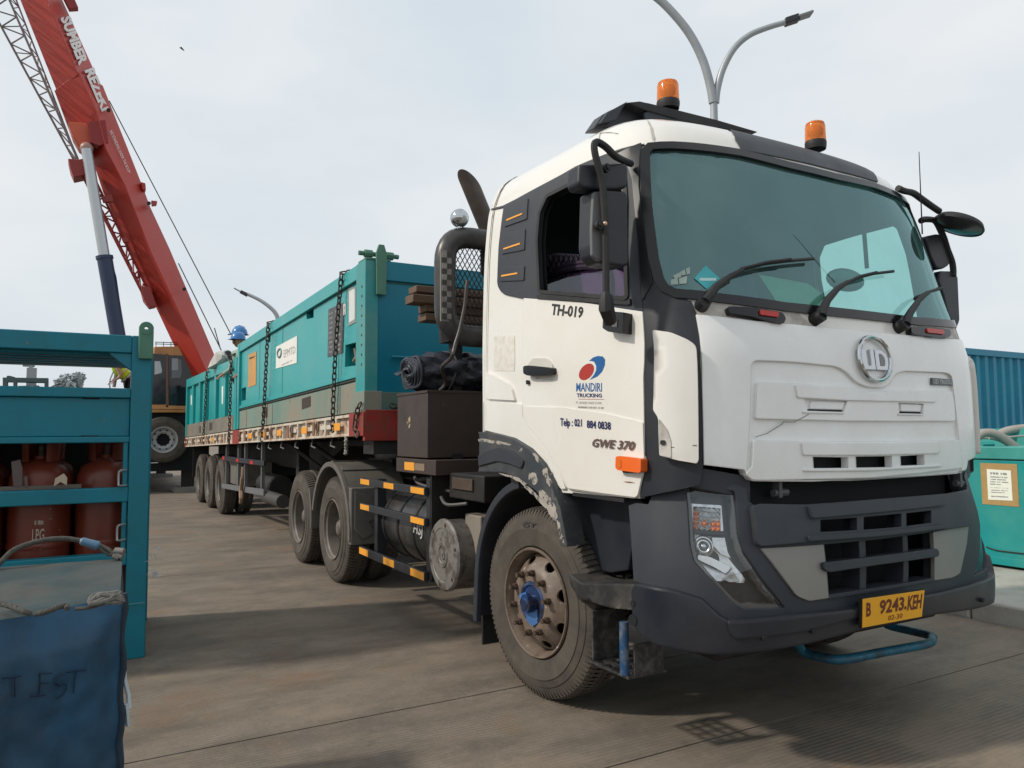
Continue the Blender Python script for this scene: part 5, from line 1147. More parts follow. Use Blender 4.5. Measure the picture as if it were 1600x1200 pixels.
MB().box(-16.9, -16.86, -1.15, -.8, .5, 1.25).build('mud_flap', black, TL)
for x in (-4.9, -5.05): 
    pass
rq = smooth([(-4.75, -1.23, 1.47), (-4.72, -1.24, 1.40), (-4.78, -1.22, 1.34), (-4.74, -1.24, 1.29)], 4)
MB().tube(rq, [.012+.010*(i % 2) for i in range(len(rq))], 6).build('tied_rope', mat('pale_rope2', (.3, .28, .25), .9), TL)
for i in range(6):
    x = -5.4-i*.75; MB().tube([(x, -1.18, zbot(x)-.01), (x+.02, -1.2, zbot(x)-.08), (x+.12, -1.18, zbot(x)-.10)], .009, 6).build('hook', mat('pale_hook', (.16, .15, .14), .6), TL)
MB().tube([(-7.2, -.9, 1.35), (-6.2, -.6, .95)], .03, 6).build('brace', chassis, TL); MB().tube([(-8.4, -.9, 1.35), (-7.5, -.6, .95)], .03, 6).build('brace', chassis, TL)
# lashing chain lying on the front beam
def chain(name, label, pts, parent=None, r=.0075, L_=.074, group=None):
    P_ = [Vector(p) for p in pts]; mb = MB(); dist = [0]
    for i in range(1, len(P_)): dist.append(dist[-1]+(P_[i]-P_[i-1]).length)
    n = max(2, int(dist[-1]/(L_*.78)))
    for k in range(n):
        d = dist[-1]*(k+.5)/n; i = max(j for j in range(len(dist)) if dist[j] <= d); i = min(i, len(P_)-2); seg = (P_[i+1]-P_[i]); t = seg.normalized(); c = P_[i]+t*(d-dist[i])
        u = t.cross(Vector((.31, .9, .2))).normalized(); w = t.cross(u); s_ = u if k % 2 else w
        if k % 2 == 0: s_ = (w*.8+u*.6).normalized()
        else: s_ = (u*.8-w*.6).normalized()
        loop = [c+t*(L_/2-.02)*(1 if cos(a) > 0 else -1)+t*.02*cos(a)+s_*.021*sin(a) for a in [2*pi*q/10+.01 for q in range(10)]]
        mb.tube(loop, r, 5, closed=True)
    o = mb.build(name, chainm, parent, ang=60)
    if label: tag(o, label, 'chain', group)
    return o
cx = RX1+.02
CG = 'lashing chains over the load'
c1 = thing('container', 'big teal cargo container on the trailer with white logo sign and black data panel', 'container', (-7.5, 0, 1.6))
X0, X1 = -10.66, -4.19
def zt1(x): return 3.06+(x-X1)*.0155
def zb1(x): return 1.69+(x-X1)*.0185
def s1(x, f): return zb1(x)+(zt1(x)-zb1(x))*f
def qd(x0, x1, f0, f1, y0, y1, name, m, par, bev=.004, zf=None):
    zf = zf or s1
    return MB().prism([(x0, y0, zf(x0, f0)), (x1, y0, zf(x1, f0)), (x1, y0, zf(x1, f1)), (x0, y0, zf(x0, f1))], (0, y1-y0, 0)).build(name, m, par, bev)
# pixel-traced openings cut through the side wall
def yz(p, y=-1.20): q = ony(p, y); return (q.x, q.z)
side = [(X0+.02, s1(X0, .19)), (X1-.02, s1(X1, .19)), (X1-.02, s1(X1, .99)), (X0+.02, s1(X0, .99))]
ops = [K_((737, 362), (777, 347), (777, 410), (738, 420)), K_((952, 562), (1013, 545), (1012, 674), (949, 683)), K_((380, 802), (404, 792), (402, 864), (378, 871)), K_((528, 492), (540, 488), (539, 545), (527, 548))]
opy = [[yz(p) for p in o] for o in ops]
sheet(lambda u, v, off: Vector((u, -1.20-off, v)), side, opy, 9, .05, 0).build('side_panel', teal, c1, 0)
for o_, dz in zip(opy, (0, 0, 0, 0)):
    xs_ = [p[0] for p in o_]; zs_ = [p[1] for p in o_]
    # recess box with its back plate
    m_ = void if o_ is not opy[0] else teale
    MB().box(min(xs_)-.05, max(xs_)+.05, -1.06, -1.05, min(zs_)-.05, max(zs_)+.05).build('recess_back', MATS['teal_rack_paint'], c1)
    MB().box(min(xs_)-.05, min(xs_)-.002, -1.19, -1.05, min(zs_)-.05, max(zs_)+.05).build('recess_side', teal, c1)
MB().box(opy[0][0][0]+.12, opy[0][1][0]-.02, -1.08, -1.062, opy[0][0][1]-.22, opy[0][0][1]-.10).build('white_tag', whitep, c1)
q_ = opy[1]; cc = Vector((sum(p[0] for p in q_)/4+.05, -1.12, sum(p[1] for p in q_)/4))
mb = MB()
for i in range(5): mb.tube(smooth([cc+Vector((random.uniform(-.12, .12), random.uniform(-.03, .03), random.uniform(-.14, .14))) for _ in range(4)], 4), .016, 6)
mb.build('hose_bundle', mat('brownish_fitting', (.22, .18, .14), .6), c1)['kind'] = 'stuff'
q_ = opy[2]; cc = Vector((sum(p[0] for p in q_)/4, -1.12, sum(p[1] for p in q_)/4))
for i in range(3): MB().tube([cc+Vector((-.1, 0, -.12+i*.1)), cc+Vector((.1, 0, -.10+i*.1))], .018, 6).build('fitting', teal, c1)
qd(X0+.003, X1-.003, .90, 1.0, -1.235, -1.20, 'top_rail', teal, c1); qd(X0+.05, X1-.05, .895, .90, -1.212, -1.20, 'shadow_gap', mat('gap_dark', (.02, .10, .10), .7), c1)
qd(X0+.003, X1-.003, .235, .27, -1.226, -1.20, 'ledge', teal, c1); qd(X0+.003, X1-.004, .215, .225, -1.224, -1.20, 'base_gap', mat('brown_gap', (.06, .035, .025), .8), c1)
qd(X0+.003, X1-.003, 0, .205, -1.22, -1.14, 'base_rail', tdirty, c1)
qd(X0, X0+.16, 0, 1.0, -1.24, -1.08, 'corner_post', teal, c1); qd(X1-.26, X1, 0, 1.0, -1.24, -1.12, 'corner_post', mat('teal_post_weathered', (.01, .27, .28), .45, var=.15, vs=2, dirt=(.12, .28, .25), da=.36, ds=2.2, dsharp=.2, dirt2=(.17, .09, .05), d2a=.12, d2s=9), c1)
qd(X1-.27, X1+.006, -.01, .13, -1.246, -1.08, 'corner_casting', tdirty, c1)
for px_ in (K_((712, 858), (760, 842), (760, 900), (712, 917)), K_((495, 912), (522, 903), (522, 960), (495, 966))):
    pp = [yz(p, -1.222) for p in px_]; MB().prism([(a, -1.2235, b) for a, b in pp], (0, .003, 0)).build('fork_pocket', mat('pocket_dark', (.05, .035, .03), .85), c1)
for x in (-9.9, -8.05, -5.0): qd(x, x+.012, .005, .2, -1.2225, -1.21, 'weld_seam', MATS['brown_gap'], c1, 0)
for x in (-7.60, -5.12, -9.05): qd(x, x+.014, .27, .90, -1.2025, -1.19, 'panel_seam', MATS['gap_dark'], c1, 0)
for k in range(9): 
    z = s1(X1, .3+.065*k); MB().box(X1-.10, X1-.08, -1.243, -1.24, z, z+.02).build('rivet', MATS['brown_gap'], c1)
# signs
def sign(px_, m, name, par=c1, y=-1.206): return MB().prism([(a, y, b) for a, b in [yz(p, y) for p in px_]], (0, .004, 0)).build(name, m, par)
sg1 = sign(K_((570, 572), (685, 510), (683, 660), (568, 692)), whitep, 'logo_sign')
def qy(px_, y): return [ony(p, y) for p in px_]
text_on(plane_fn((0, -1, 0)), qy(K_((612, 632), (676, 606), (676, 566), (612, 590)), -1.2065), 'EPMTD', 'lettering', fade, sg1, off=.001, bold=-.0)
rc = qy(K_((576, 640), (603, 628), (603, 572), (576, 584)), -1.2075); cen = sum(rc, Vector())/4; a1_ = (rc[1]-rc[0])/2; a2_ = (rc[3]-rc[0])/2
MB().tube([cen+a1_*cos(t)*.8+a2_*sin(t)*.8 for t in [2*pi*k/20 for k in range(20)]], .014, 6, closed=True).build('logo_ring', mat('logo_teal_grey', (.10, .22, .24), .5), sg1)
scribble(plane_fn((0, -1, 0)), qy(K_((600, 676), (660, 648), (660, 642), (600, 670)), -1.2065), 'small_print', fade, sg1, off=.001, words=3)
os_ = sign(K_((418, 615), (460, 596), (458, 780), (415, 797)), mat('orange_board', (.55, .28, .08), .6, dirt=(.4, .25, .12), da=.3, ds=8), 'orange_board')
MB().prism([(a, -1.2075, b) for a, b in [yz(p) for p in K_((424, 632), (455, 622), (455, 626), (440, 636), (425, 640))]], (0, .001, 0)).build('scrawl', MATS['brown_gap'], os_)
db = sign(K_((858, 365), (940, 327), (937, 605), (853, 628)), mat('black_board', (.06, .065, .07), .5, dirt=(.1, .1, .1), da=.3, ds=9), 'data_panel')
dat = [('NO', 'MGW'), ('MAX', '10000'), ('TARE', '3500'), ('PAY', '6500'), ('TYPE', 'KGS'), ('DATE', 'LBS'), ('SIZE', '20'), ('TEST', '12'), ('OWNER', 'NO')]
gq = mat('board_print', (.30, .30, .30), .6)
dq = [ony(p, -1.2065) for p in K_((853, 628), (937, 605), (940, 327), (858, 365))]
for i in range(9):
    f = .91-.1*i
    scribble(plane_fn((0, -1, 0)), ql(dq, .07, f-.040, .32, f), 'panel_print', gq, db, off=.001, words=1, seed=i)
    if i != 4: scribble(plane_fn((0, -1, 0)), ql(dq, .50, f-.045, .86, f), 'panel_print', gq, db, off=.001, words=1, seed=20+i)
sign(K_((941, 334), (955, 330), (953, 394), (940, 399)), whitep, 'small_label')
dh = sign(K_((966, 262), (975, 248), (1000, 240), (1010, 246), (1009, 435), (968, 458)), mat('holder_grey', (.25, .27, .26), .5), 'document_holder'); sign(K_((972, 266), (1000, 250), (1003, 262), (1003, 418), (972, 440)), mat('clear_sheet', (.62, .66, .65), .4), 'document', dh, -1.2085)
# end face, far side, roof frame
mb = MB(); ye = 1.22
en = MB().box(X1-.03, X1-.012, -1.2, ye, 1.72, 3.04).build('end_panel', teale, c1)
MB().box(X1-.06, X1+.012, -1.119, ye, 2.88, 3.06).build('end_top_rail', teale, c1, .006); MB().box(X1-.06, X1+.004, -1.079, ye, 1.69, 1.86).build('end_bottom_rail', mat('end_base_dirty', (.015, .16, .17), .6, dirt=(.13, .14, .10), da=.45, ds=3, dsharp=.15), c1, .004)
MB().box(X1-.012, X1-.006, -1.06, ye, 2.86, 2.882).build('rail_shadow_gap', MATS['gap_dark'], c1)
MB().tube([(X1+.03, -1.0, 2.18), (X1+.03, -.2, 2.18)], .014, 8).build('end_grab_rail', teale, c1)
MB().box(X0, X1, 1.2, 1.235, 1.70, 3.0).build('side_panel', teal, c1); MB().box(X0+.005, X0+.04, -1.2, 1.2, 1.6, 2.95).build('end_panel', teal, c1)
qd(X0+.04, X1-.06, .97, .985, -1.19, 1.19, 'roof_panel', teal, c1, 0)
# lifting lug and shackle
ly = -1.10
MB().prism([(X1+.012, a, b) for a, b in ((ly-.045, 2.74), (ly+.045, 2.74), (ly+.05, 3.12), (ly+.025, 3.20), (ly-.025, 3.20), (ly-.05, 3.12))], (.028, 0, 0)).build('lifting_lug', greenp, c1, .004)
for y in (-1.0, -1.2): 
    MB().tube([(X1-.04, y-.035, 3.12), (X1-.04, y+.035, 3.12)], .038, 8).tube([(X1-.04, y-.09, 3.12), (X1-.04, y+.09, 3.12)], .022, 8).build('shackle_bolt', greenp, c1)
MB().box(X1-.22, X1+.01, -1.235, -1.0, 3.06, 3.078).build('post_cap', greenp, c1, .003)
# second container
c2 = thing('container', 'low open-topped teal container with ribbed sides at the rear of the trailer', 'container', (-14.3, 0, 1.5))
Z0, Z1 = -17.85, -10.82
def s2(x, f): zb = 1.565+(x-Z1)*.0195; zt = 2.775+(x-Z1)*-.0095; return zb+(zt-zb)*f
qd(Z0, Z1, .20, .99, -1.16, -1.14, 'side_panel', teal, c2, 0, s2); qd(Z0, Z1, .86, 1.0, -1.22, -1.13, 'top_rail', teal, c2, .004, s2); qd(Z0, Z1, 0, .21, -1.21, -1.12, 'base_rail', ddirty, c2, .004, s2)
qd(Z0, Z0+.18, 0, 1, -1.225, -1.1, 'corner_post', teal, c2, .004, s2); qd(Z1-.2, Z1, 0, 1, -1.225, -1.1, 'corner_post', teal, c2, .004, s2)
for px_ in (350, 395, 436, 500, 562):
    x = ony(P_((px_, 450))[0], -1.2).x; qd(x-.11, x+.11, .21, .86, -1.215, -1.16, 'rib', teal, c2, .006, s2)
for a in (((392, 628), (402, 622), (402, 668), (392, 672)), ((458, 604), (478, 598), (478, 650), (458, 656))): MB().prism([(q.x, -1.212, q.z) for q in [ony(p, -1.212) for p in P_(*a)]], (0, .002, 0)).build('fork_pocket', MATS['pocket_dark'], c2)
for a in (((336, 420), (346, 415), (346, 480), (336, 484)), ((543, 360), (556, 355), (556, 470), (543, 480))): MB().prism([(q.x, -1.168, q.z) for q in [ony(p, -1.165) for p in P_(*a)]], (0, .003, 0)).build('label_plate', whitep, c2)
qd(Z0, Z1, 0, 1, 1.16, 1.21, 'side_panel', teal, c2, 0, s2)
MB().box(Z1-.05, Z1-.01, -1.12, 1.16, 1.6, 2.75).build('end_panel', teal, c2); MB().box(Z0+.01, Z0+.05, -1.12, 1.16, 1.45, 2.8).build('end_panel', teal, c2); MB().box(Z0, Z1, -1.12, 1.16, 1.50, 1.54).build('container_floor', ddirty, c2)
# pale bag of netting hanging over the rear container
bgp = [onx(p, -13.2) for p in P_((448, 244), (470, 180), (492, 135), (520, 118), (560, 116), (598, 130), (606, 150), (600, 200), (560, 215), (500, 240))]
bag = MB(); cen = sum(bgp, Vector())/len(bgp)
ringp = [cen+(p-cen) for p in bgp]; k0 = 0
for lay, (sc, dx) in enumerate(((.15, .32), (.6, .26), (.9, .14), (1.0, 0), (.9, -.14), (.6, -.26), (.15, -.32))):
    for p in ringp: q = cen+(p-cen)*sc; bag.v.append(Vector((q.x+dx+random.uniform(-.02, .02), q.y+random.uniform(-.02, .02), q.z+random.uniform(-.02, .02))))
nr = len(ringp)
for l in range(6): bag.f += [(l*nr+k, l*nr+(k+1) % nr, (l+1)*nr+(k+1) % nr, (l+1)*nr+k) for k in range(nr)]
bag.f += [tuple(range(nr)), tuple(range(6*nr, 7*nr))]
bo = bag.build('cargo_bag', mat('pale_grey_net', (.40, .40, .38), .8, var=.3, vs=7, bump=1.5, bs=12), None, ang=30); tag(bo, 'pale grey netted bag bulging over the side of the rear container', 'bag')
MB().prism([(q.x, q.y, q.z) for q in [onx(p, -12.9) for p in P_((560, 125), (585, 112), (612, 128), (618, 175), (598, 190), (580, 160))]], (-.3, 0, 0)).build('dark_cover', mat('dark_sack', (.05, .05, .05), .8), bo, .03)
# lashing chains
def hang(px_top, px_bot, over=.25, y=-1.262, sag=.02):
    a, b = ony(px_top, y), ony(px_bot, y); pts = [a+Vector((0, .28, .01)), a+Vector((0, .08, .02)), a]
    for k in range(1, 9): t = k/8; pts.append(a.lerp(b, t)+Vector((sag*sin(pi*t), 0, 0)))
    return pts
chain('chain', 'dark lashing chain crossing the black data panel of the big container', hang(K_((930, 165))[0], K_((880, 1040))[0], sag=-.05), group=CG)
chain('chain', 'dark lashing chain hanging between the orange board and the logo sign', hang(K_((525, 440))[0], K_((492, 1090))[0], sag=.02), group=CG, r=.0085)
chain('chain', 'rusty lashing chain at the joint between the two teal containers', hang(P_((605, 150))[0], P_((590, 740))[0]), group=CG, r=.009)
chain('chain', 'thin lashing chain across the ribs of the rear low container', hang(P_((442, 262))[0], P_((420, 685))[0]), group=CG, r=.009)
tag(chain('chain', None, [(X1+.06, -1.02, 1.74), (X1+.07, -.9, 1.70), (X1+.07, -.7, 1.72), (X1+.07, -.45, 1.70)]), 'slack dark chain lying along the red front beam of the trailer', 'chain', CG)
tag(chain('chain', None, [(RX1-.02, -1.275, 1.76), (-4.30, -1.28, 1.66), (-4.36, -1.275, 1.54), (-4.28, -1.27, 1.46)]), 'short rusty chain hanging over the red front corner of the trailer', 'chain', CG)
# stacked timbers behind the cab
TG = 'old timbers stacked behind the cab'
tb_ = [((339, 768), (482, 776), (482, 815), (338, 812), 'top rear beam of the old timber stack behind the cab', -2.98), ((320, 818), (482, 816), (482, 872), (318, 872), 'top front beam of the old timber stack, its sawn end sticking out furthest', -2.90),
       ((398, 878), (490, 880), (490, 928), (398, 926), 'dark middle beam below the top pair of the timber stack', -2.93), ((395, 930), (490, 932), (490, 984), (396, 978), 'lowest dark beam of the timber stack behind the cab', -2.93)]
for a, b, c, d, lab, x in tb_:
    p0, p3 = onx(J_(a)[0], x), onx(J_(d)[0], x); z1, z0 = p0.z, p3.z
    o = MB().box(x-.16, x, p0.y, 1.0, z0+.004, z1-.002).build('timber_beam', wood, None, .006); tag(o, lab, 'timber', TG)
sup = MB().box(-3.10, -2.92, -1.0, 1.0, 2.19, onx(J_((396, 978))[0], -2.93).z).build('timber_rack', chassis, TR); 
for y in (-.9, .9): MB().box(-3.05, -2.97, y-.04, y+.04, 1.0, 2.2).build('rack_post', chassis, TR)
# rolled tarpaulin on the tool box
def roll():
    mb = MB(); nu, nv = 40, 44; y0, y1 = -1.20, -.30
    cx_, cz = -3.14, 1.955
    for i in range(nu+1):
        y = y0+(y1-y0)*i/nu; e = min(1, (.25+4.5*min(i, nu-i)/nu))
        for j in range(nv):
            a = 2*pi*j/nv; rr = (.155+.012*sin(3*a+y*6)+.012*sin(7*a-y*13)+.008*sin(15*a+y*31)+.010*sin(y*26+2*a))*(.72+.28*e)
            z = cz+rr*sin(a)*.98*(1+.10*sin(y*5)); z = max(z, 1.808)
            mb.v.append(Vector((cx_+rr*1.55*cos(a), y+.015*sin(5*a), z)))
    for i in range(nu):
        for j in range(nv): mb.f.append((i*nv+j, i*nv+(j+1) % nv, (i+1)*nv+(j+1) % nv, (i+1)*nv+j))
    mb.f += [tuple(range(nv)), tuple(range(nu*nv, (nu+1)*nv))]
    return mb
RTp = thing('tarpaulin', 'rolled dark navy tarpaulin lying on the brown steel box behind the cab', 'tarpaulin', (-3.14, -.75, 1.81))
rl = roll().build('roll', tarp, RTp, ang=60)
for i in range(7):
    rr = .135-.017*i; k = [Vector((-3.14+rr*1.5*cos(a), -1.215-.006*i-.01*sin(a*3+i), 1.955+rr*(sin(a)+.12*sin(3*a+i)))) for a in [2*pi*q/28 for q in range(28)]]
    MB().tube(k, .012, 6, closed=True).build('fold', tarp, RTp)
MB().tube([(-3.14+.245*cos(a), -.95+.02*sin(2*a), 1.955+.172*sin(a)) for a in [2*pi*q/28 for q in range(28)]], .008, 6, closed=True).build('strap', rope, RTp)
fl = MB().prism([(-3.36, -1.20, 1.98), (-3.40, -1.26, 1.95), (-3.3, -1.27, 1.93), (-3.2, -1.22, 1.98), (-3.3, -1.12, 2.03)], (0, 0, .02)).build('loose_flap', tarp, RTp, .012)
# ------------------------------------------------------------------ figures
def skin_body(name, m, verts, edges, radii, par, root=0):
    me = bpy.data.meshes.new(name); me.from_pydata([tuple(v) for v in verts], edges, []); o = bpy.data.objects.new(name, me); link(o, par); me.materials.append(m)
    md = o.modifiers.new('skin', 'SKIN'); o.modifiers.new('sub', 'SUBSURF').levels = 2; o.modifiers['sub'].render_levels = 2
    sv = me.skin_vertices[0].data if me.skin_vertices else None
    if sv is None:
        bm = bmesh.new(); bm.from_mesh(me); bm.verts.layers.skin.verify(); bm.to_mesh(me); bm.free(); sv = me.skin_vertices[0].data
    for i, r in enumerate(radii): sv[i].radius = (r, r) if not isinstance(r, tuple) else r
    for i in range(len(radii)): sv[i].use_root = (i == root)
    for p in me.polygons: p.use_smooth = True
    md.use_smooth_shade = True
    return o
def person(name, label, foot, fwd, bend=0., helm=True, vst=None, h=1.65, shirt=cloth, armf=.5):
    """standing figure; bend = forward lean of the trunk (radians)"""
    T = thing(name, label, 'person', foot); F = Vector(fwd).normalized(); Sd = Vector((F.y, -F.x, 0)); Z = Vector((0, 0, 1)); f0 = Vector(foot); k = h/1.7
    tr_ = (Z*cos(bend)+F*sin(bend))
    P = lambda a, b, c: f0+F*a*k+Sd*b*k+Z*c*k
    hip = P(0, 0, .92); ch = hip+tr_*.30*k; sh = hip+tr_*.50*k; nk = hip+tr_*.58*k; hd = hip+tr_*.70*k+F*.02
    V = [hip, ch, sh, nk, P(0, .10, .88), P(.02, .11, .48), P(-.02, .11, .08), P(.10, .12, .03), P(0, -.10, .88), P(.02, -.11, .48), P(-.02, -.11, .08), P(.10, -.12, .03)]
    E = [(0, 1), (1, 2), (2, 3), (0, 4), (4, 5), (5, 6), (6, 7), (0, 8), (8, 9), (9, 10), (10, 11)]
    R = [.15, .15, .15, .06, .10, .065, .048, .04, .10, .065, .048, .04]
    hands = []
    for s_ in (1, -1):
        s0 = sh+Sd*.19*k*s_; el = s0-tr_*.18*k+F*.16*k*armf-Z*.12*k+Sd*.05*k*s_; wr = el+F*.20*k*armf*1.6-Z*.10*k
        n = len(V); V += [s0, el, wr]; E += [(2, n), (n, n+1), (n+1, n+2)]; R += [.065, .045, .032]; hands.append((wr, (wr-el).normalized()))
    skin_body('body', shirt, V, E, [r*k for r in R], T)
    # trousers over the legs
    V2 = [P(0, 0, .95), P(0, .10, .86), P(.02, .11, .48), P(-.02, .11, .10), P(0, -.10, .86), P(.02, -.11, .48), P(-.02, -.11, .10)]
    skin_body('trousers', trous, V2, [(0, 1), (1, 2), (2, 3), (0, 4), (4, 5), (5, 6)], [.168*k, .115*k, .08*k, .07*k, .115*k, .08*k, .07*k], T)
    if vst:
        V3 = [hip+tr_*.08*k, ch, sh+tr_*.0, sh+Sd*.13*k, sh-Sd*.13*k]; skin_body('vest', vst, V3, [(0, 1), (1, 2), (2, 3), (2, 4)], [.175*k, .18*k, .165*k, .09*k, .09*k], T)
        for q in (.14, .30): 
            c = hip+tr_*q*k; MB().lathe(c, tr_, [(.19*k, -.022), (.20*k, -.01), (.20*k, .01), (.19*k, .022)], 20).build('reflective_band', mat('silver_tape', (.45, .47, .46), .35, metal=.3), T)
    hdm = MB().sphere(hd, .098*k, 12, (.95, .85, 1.18)); fwd2 = (F*cos(bend)-Z*sin(bend)*.6).normalized()
    hdm.sphere(hd+fwd2*.1*k-Z*.01, .022*k, 6, (1, .8, 1.4)).sphere(hd+Sd*.085*k, .022*k, 6).sphere(hd-Sd*.085*k, .022*k, 6); H = hdm.build('head', skin, T)
    for s_ in (1, -1): MB().sphere(hd+fwd2*.082*k+Sd*.032*k*s_+Z*.02*k, .011*k, 5).build('eye', blk, H)
    MB().obox(hd+fwd2*.088*k-Z*.045*k, Sd*.022*k, Z*.005*k, F*.005*k).build('mouth', mat('lip', (.22, .09, .07), .6), H)
    if helm:
        hz = hd+Z*.03*k; mb = MB().lathe(hz, Z, [(.130*k, .0), (.128*k, .03*k), (.115*k, .075*k), (.08*k, .115*k), (.04*k, .132*k), (0, .136*k)], 24)
        hm = mb.build('helmet', helmet, T); MB().lathe(hz, Z, [(.120*k, -.004), (.152*k, -.010), (.152*k, -.004), (.125*k, .006)], 24).prism([hz+F*.12*k+Sd*.08*k, hz+F*.185*k+Sd*.05*k-Z*.02, hz+F*.185*k-Sd*.05*k-Z*.02, hz+F*.12*k-Sd*.08*k], (0, 0, .008)).build('brim', helmet, hm)
        MB().tube([hz+F*.118*k+Z*.03*k, hz+F*.07*k+Z*.122*k, hz+Z*.145*k, hz-F*.07*k+Z*.122*k, hz-F*.118*k+Z*.03*k], .010*k, 6).build('ridge', helmet, hm)
    else: MB().sphere(hd+Z*.02*k-fwd2*.012, .104*k, 10, (.98, .9, 1.08)).build('hair', blk, H)
    for (w_, d_) in hands:
        pal = MB().obox(w_+d_*.045*k, d_*.045*k, Sd*.035*k, d_.cross(Sd).normalized()*.014*k); hn = pal.build('hand', skin, T, .008)
        for j in range(4): b0 = w_+d_*.085*k+Sd*(.027-.018*j)*k; MB().tube([b0, b0+d_*(.035+.006*(j in (1, 2)))*k-Z*.006, b0+d_*.05*k-Z*.028*k], [.009*k, .008*k, .006*k], 6).build('finger', skin, hn)
        MB().tube([w_+d_*.02*k+Sd*.03*k, w_+d_*.05*k+Sd*.055*k, w_+d_*.075*k+Sd*.055*k-Z*.01], [.011*k, .010*k, .007*k], 6).build('thumb', skin, hn)
    return T
h1 = onx((370, 528), -11.15); h2 = onx((388.5, 521), -11.75)
person('person', 'worker in a blue helmet at the big container, left of the two', (h1.x, max(h1.y, -1.0), 1.54), (.3, -.6, 0), .25, h=(h1.z-1.54)/.99+.02)
person('person', 'worker in a blue helmet and pale green shirt, right of the two', (h2.x, h2.y, 1.54), (-.2, -.9, 0), .18, h=(h2.z-1.54)/.985+.02)

# ------------------------------------------------------------------ mobile crane
CR = thing('mobile_crane', 'mobile crane with a long red telescopic boom and orange cab behind the trailer', 'crane', (-21, -1.5, 0))
CX = -19.0
def mpt(x, y, dx=0): q = onx(M_((x, y))[0], CX); return Vector((q.x+dx, q.y, q.z))
# boom: box section turned about its axis so two faces show
def boomsec(Lf, Rg, Rd, d1=.55, d2=-.35):
    # left edge, ridge, right edge, hidden back corner
    l, r, g = mpt(*Lf), mpt(*Rg), mpt(*Rd); return [Vector((l.x-.15, l.y, l.z)), Vector((g.x+d1, g.y, g.z)), Vector((r.x-.1, r.y, r.z)), Vector(((l.x+r.x)/2-.7, (l.y+r.y)/2, (l.z+r.z)/2))]
def loft(secs, name, m, par, bev=.0):
    mb = MB(); n = len(secs[0])
    for s_ in secs: mb.v += s_
    for i in range(len(secs)-1): mb.f += [(i*n+k, i*n+(k+1) % n, (i+1)*n+(k+1) % n, (i+1)*n+k) for k in range(n)]
    mb.f += [tuple(range(n)), tuple(range((len(secs)-1)*n, len(secs)*n))]; return mb.build(name, m, par, bev, ang=20)
def ext(a, b, t): return (a[0]+(b[0]-a[0])*t, a[1]+(b[1]-a[1])*t)
b_top = boomsec(ext((225, 420), (70, 0), 2.6), ext((370, 340), (210, 0), 3.1), ext((340, 560), (150, 0), 2.3))
bs = loft([boomsec((650, 1300), (772, 1300), (705, 1300)), boomsec((600, 1190), (722, 1190), (655, 1190)), boomsec((445, 860), (570, 830), (500, 860)), boomsec((345, 640), (505, 690), (415, 640)), boomsec((300, 500), (480, 622), (352, 520)), boomsec((228, 425), (440, 520), (322, 400)), boomsec((180, 295), (345, 280), (262, 270))], 'boom_base_section', craner, CR, .02)
bt_ = loft([boomsec((190, 300), (352, 310), (262, 280)), boomsec(ext((190, 300), (70, 0), 2.4), ext((352, 310), (212, 0), 2.4), ext((262, 280), (145, 0), 2.4))], 'boom_telescopic_section', craner, CR, .015)
P4 = lambda pts, dx: [mpt(x, y, dx) for x, y in pts]
MB().prism(P4([(228, 420), (292, 425), (300, 440), (318, 500), (300, 528), (265, 505), (245, 470)], .30), (-.5, 0, 0)).build('cylinder_bracket', cranerd, CR, .03)
MB().prism(P4([(295, 432), (352, 425), (362, 500), (330, 512), (300, 500)], .52), (-.3, 0, 0)).build('bracket_plate', mat('crane_dark_red', (.26, .02, .018), .45), CR, .02)
MB().prism(P4([(212, 0), (240, -12), (262, 38), (232, 40)], .2), (-.2, 0, 0)).build('boom_lug', MATS['crane_dark_red'], CR)
MB().prism(P4([(470, 612), (486, 616), (488, 640), (476, 640)], .1), (-.3, 0, 0)).build('boom_shoulder', craner, CR, .02)
MB().prism(P4([(505, 678), (524, 680), (523, 690), (508, 692)], .2), (-.2, 0, 0)).build('boom_bracket', craner, CR)
for p in ((362, 385), (612, 975), (495, 692)): MB().cyl(mpt(p[0], p[1], .30), mpt(p[0], p[1], .36), .045, n=10).build('boom_pin', chassis, CR)
cyl_a, cyl_b, cyl_c = mpt(290, 520, .45), mpt(348, 872, .45), mpt(392, 1130, .45)
MB().cyl(cyl_a, cyl_b, .125, .125, 20).build('lift_cylinder_rod', steel, CR); MB().cyl(cyl_b, cyl_c+(cyl_c-cyl_b)*.17, .175, .175, 20).build('lift_cylinder_barrel', mat('navy_cylinder', (.025, .04, .085), .4), CR)
MB().cyl(cyl_b-(cyl_c-cyl_b)*.01, cyl_b+(cyl_c-cyl_b)*.03, .195, .195, 20).build('cylinder_gland', MATS['navy_cylinder'], CR)
MB().tube([mpt(372, 895, .5), mpt(385, 940, .5), mpt(410, 1115, .5)], .02, 6).build('cylinder_pipe', chassis, CR); MB().sphere(mpt(290, 515, .42), .15, 8).build('cylinder_head', mat('worn_pin', (.35, .2, .17), .4), CR)
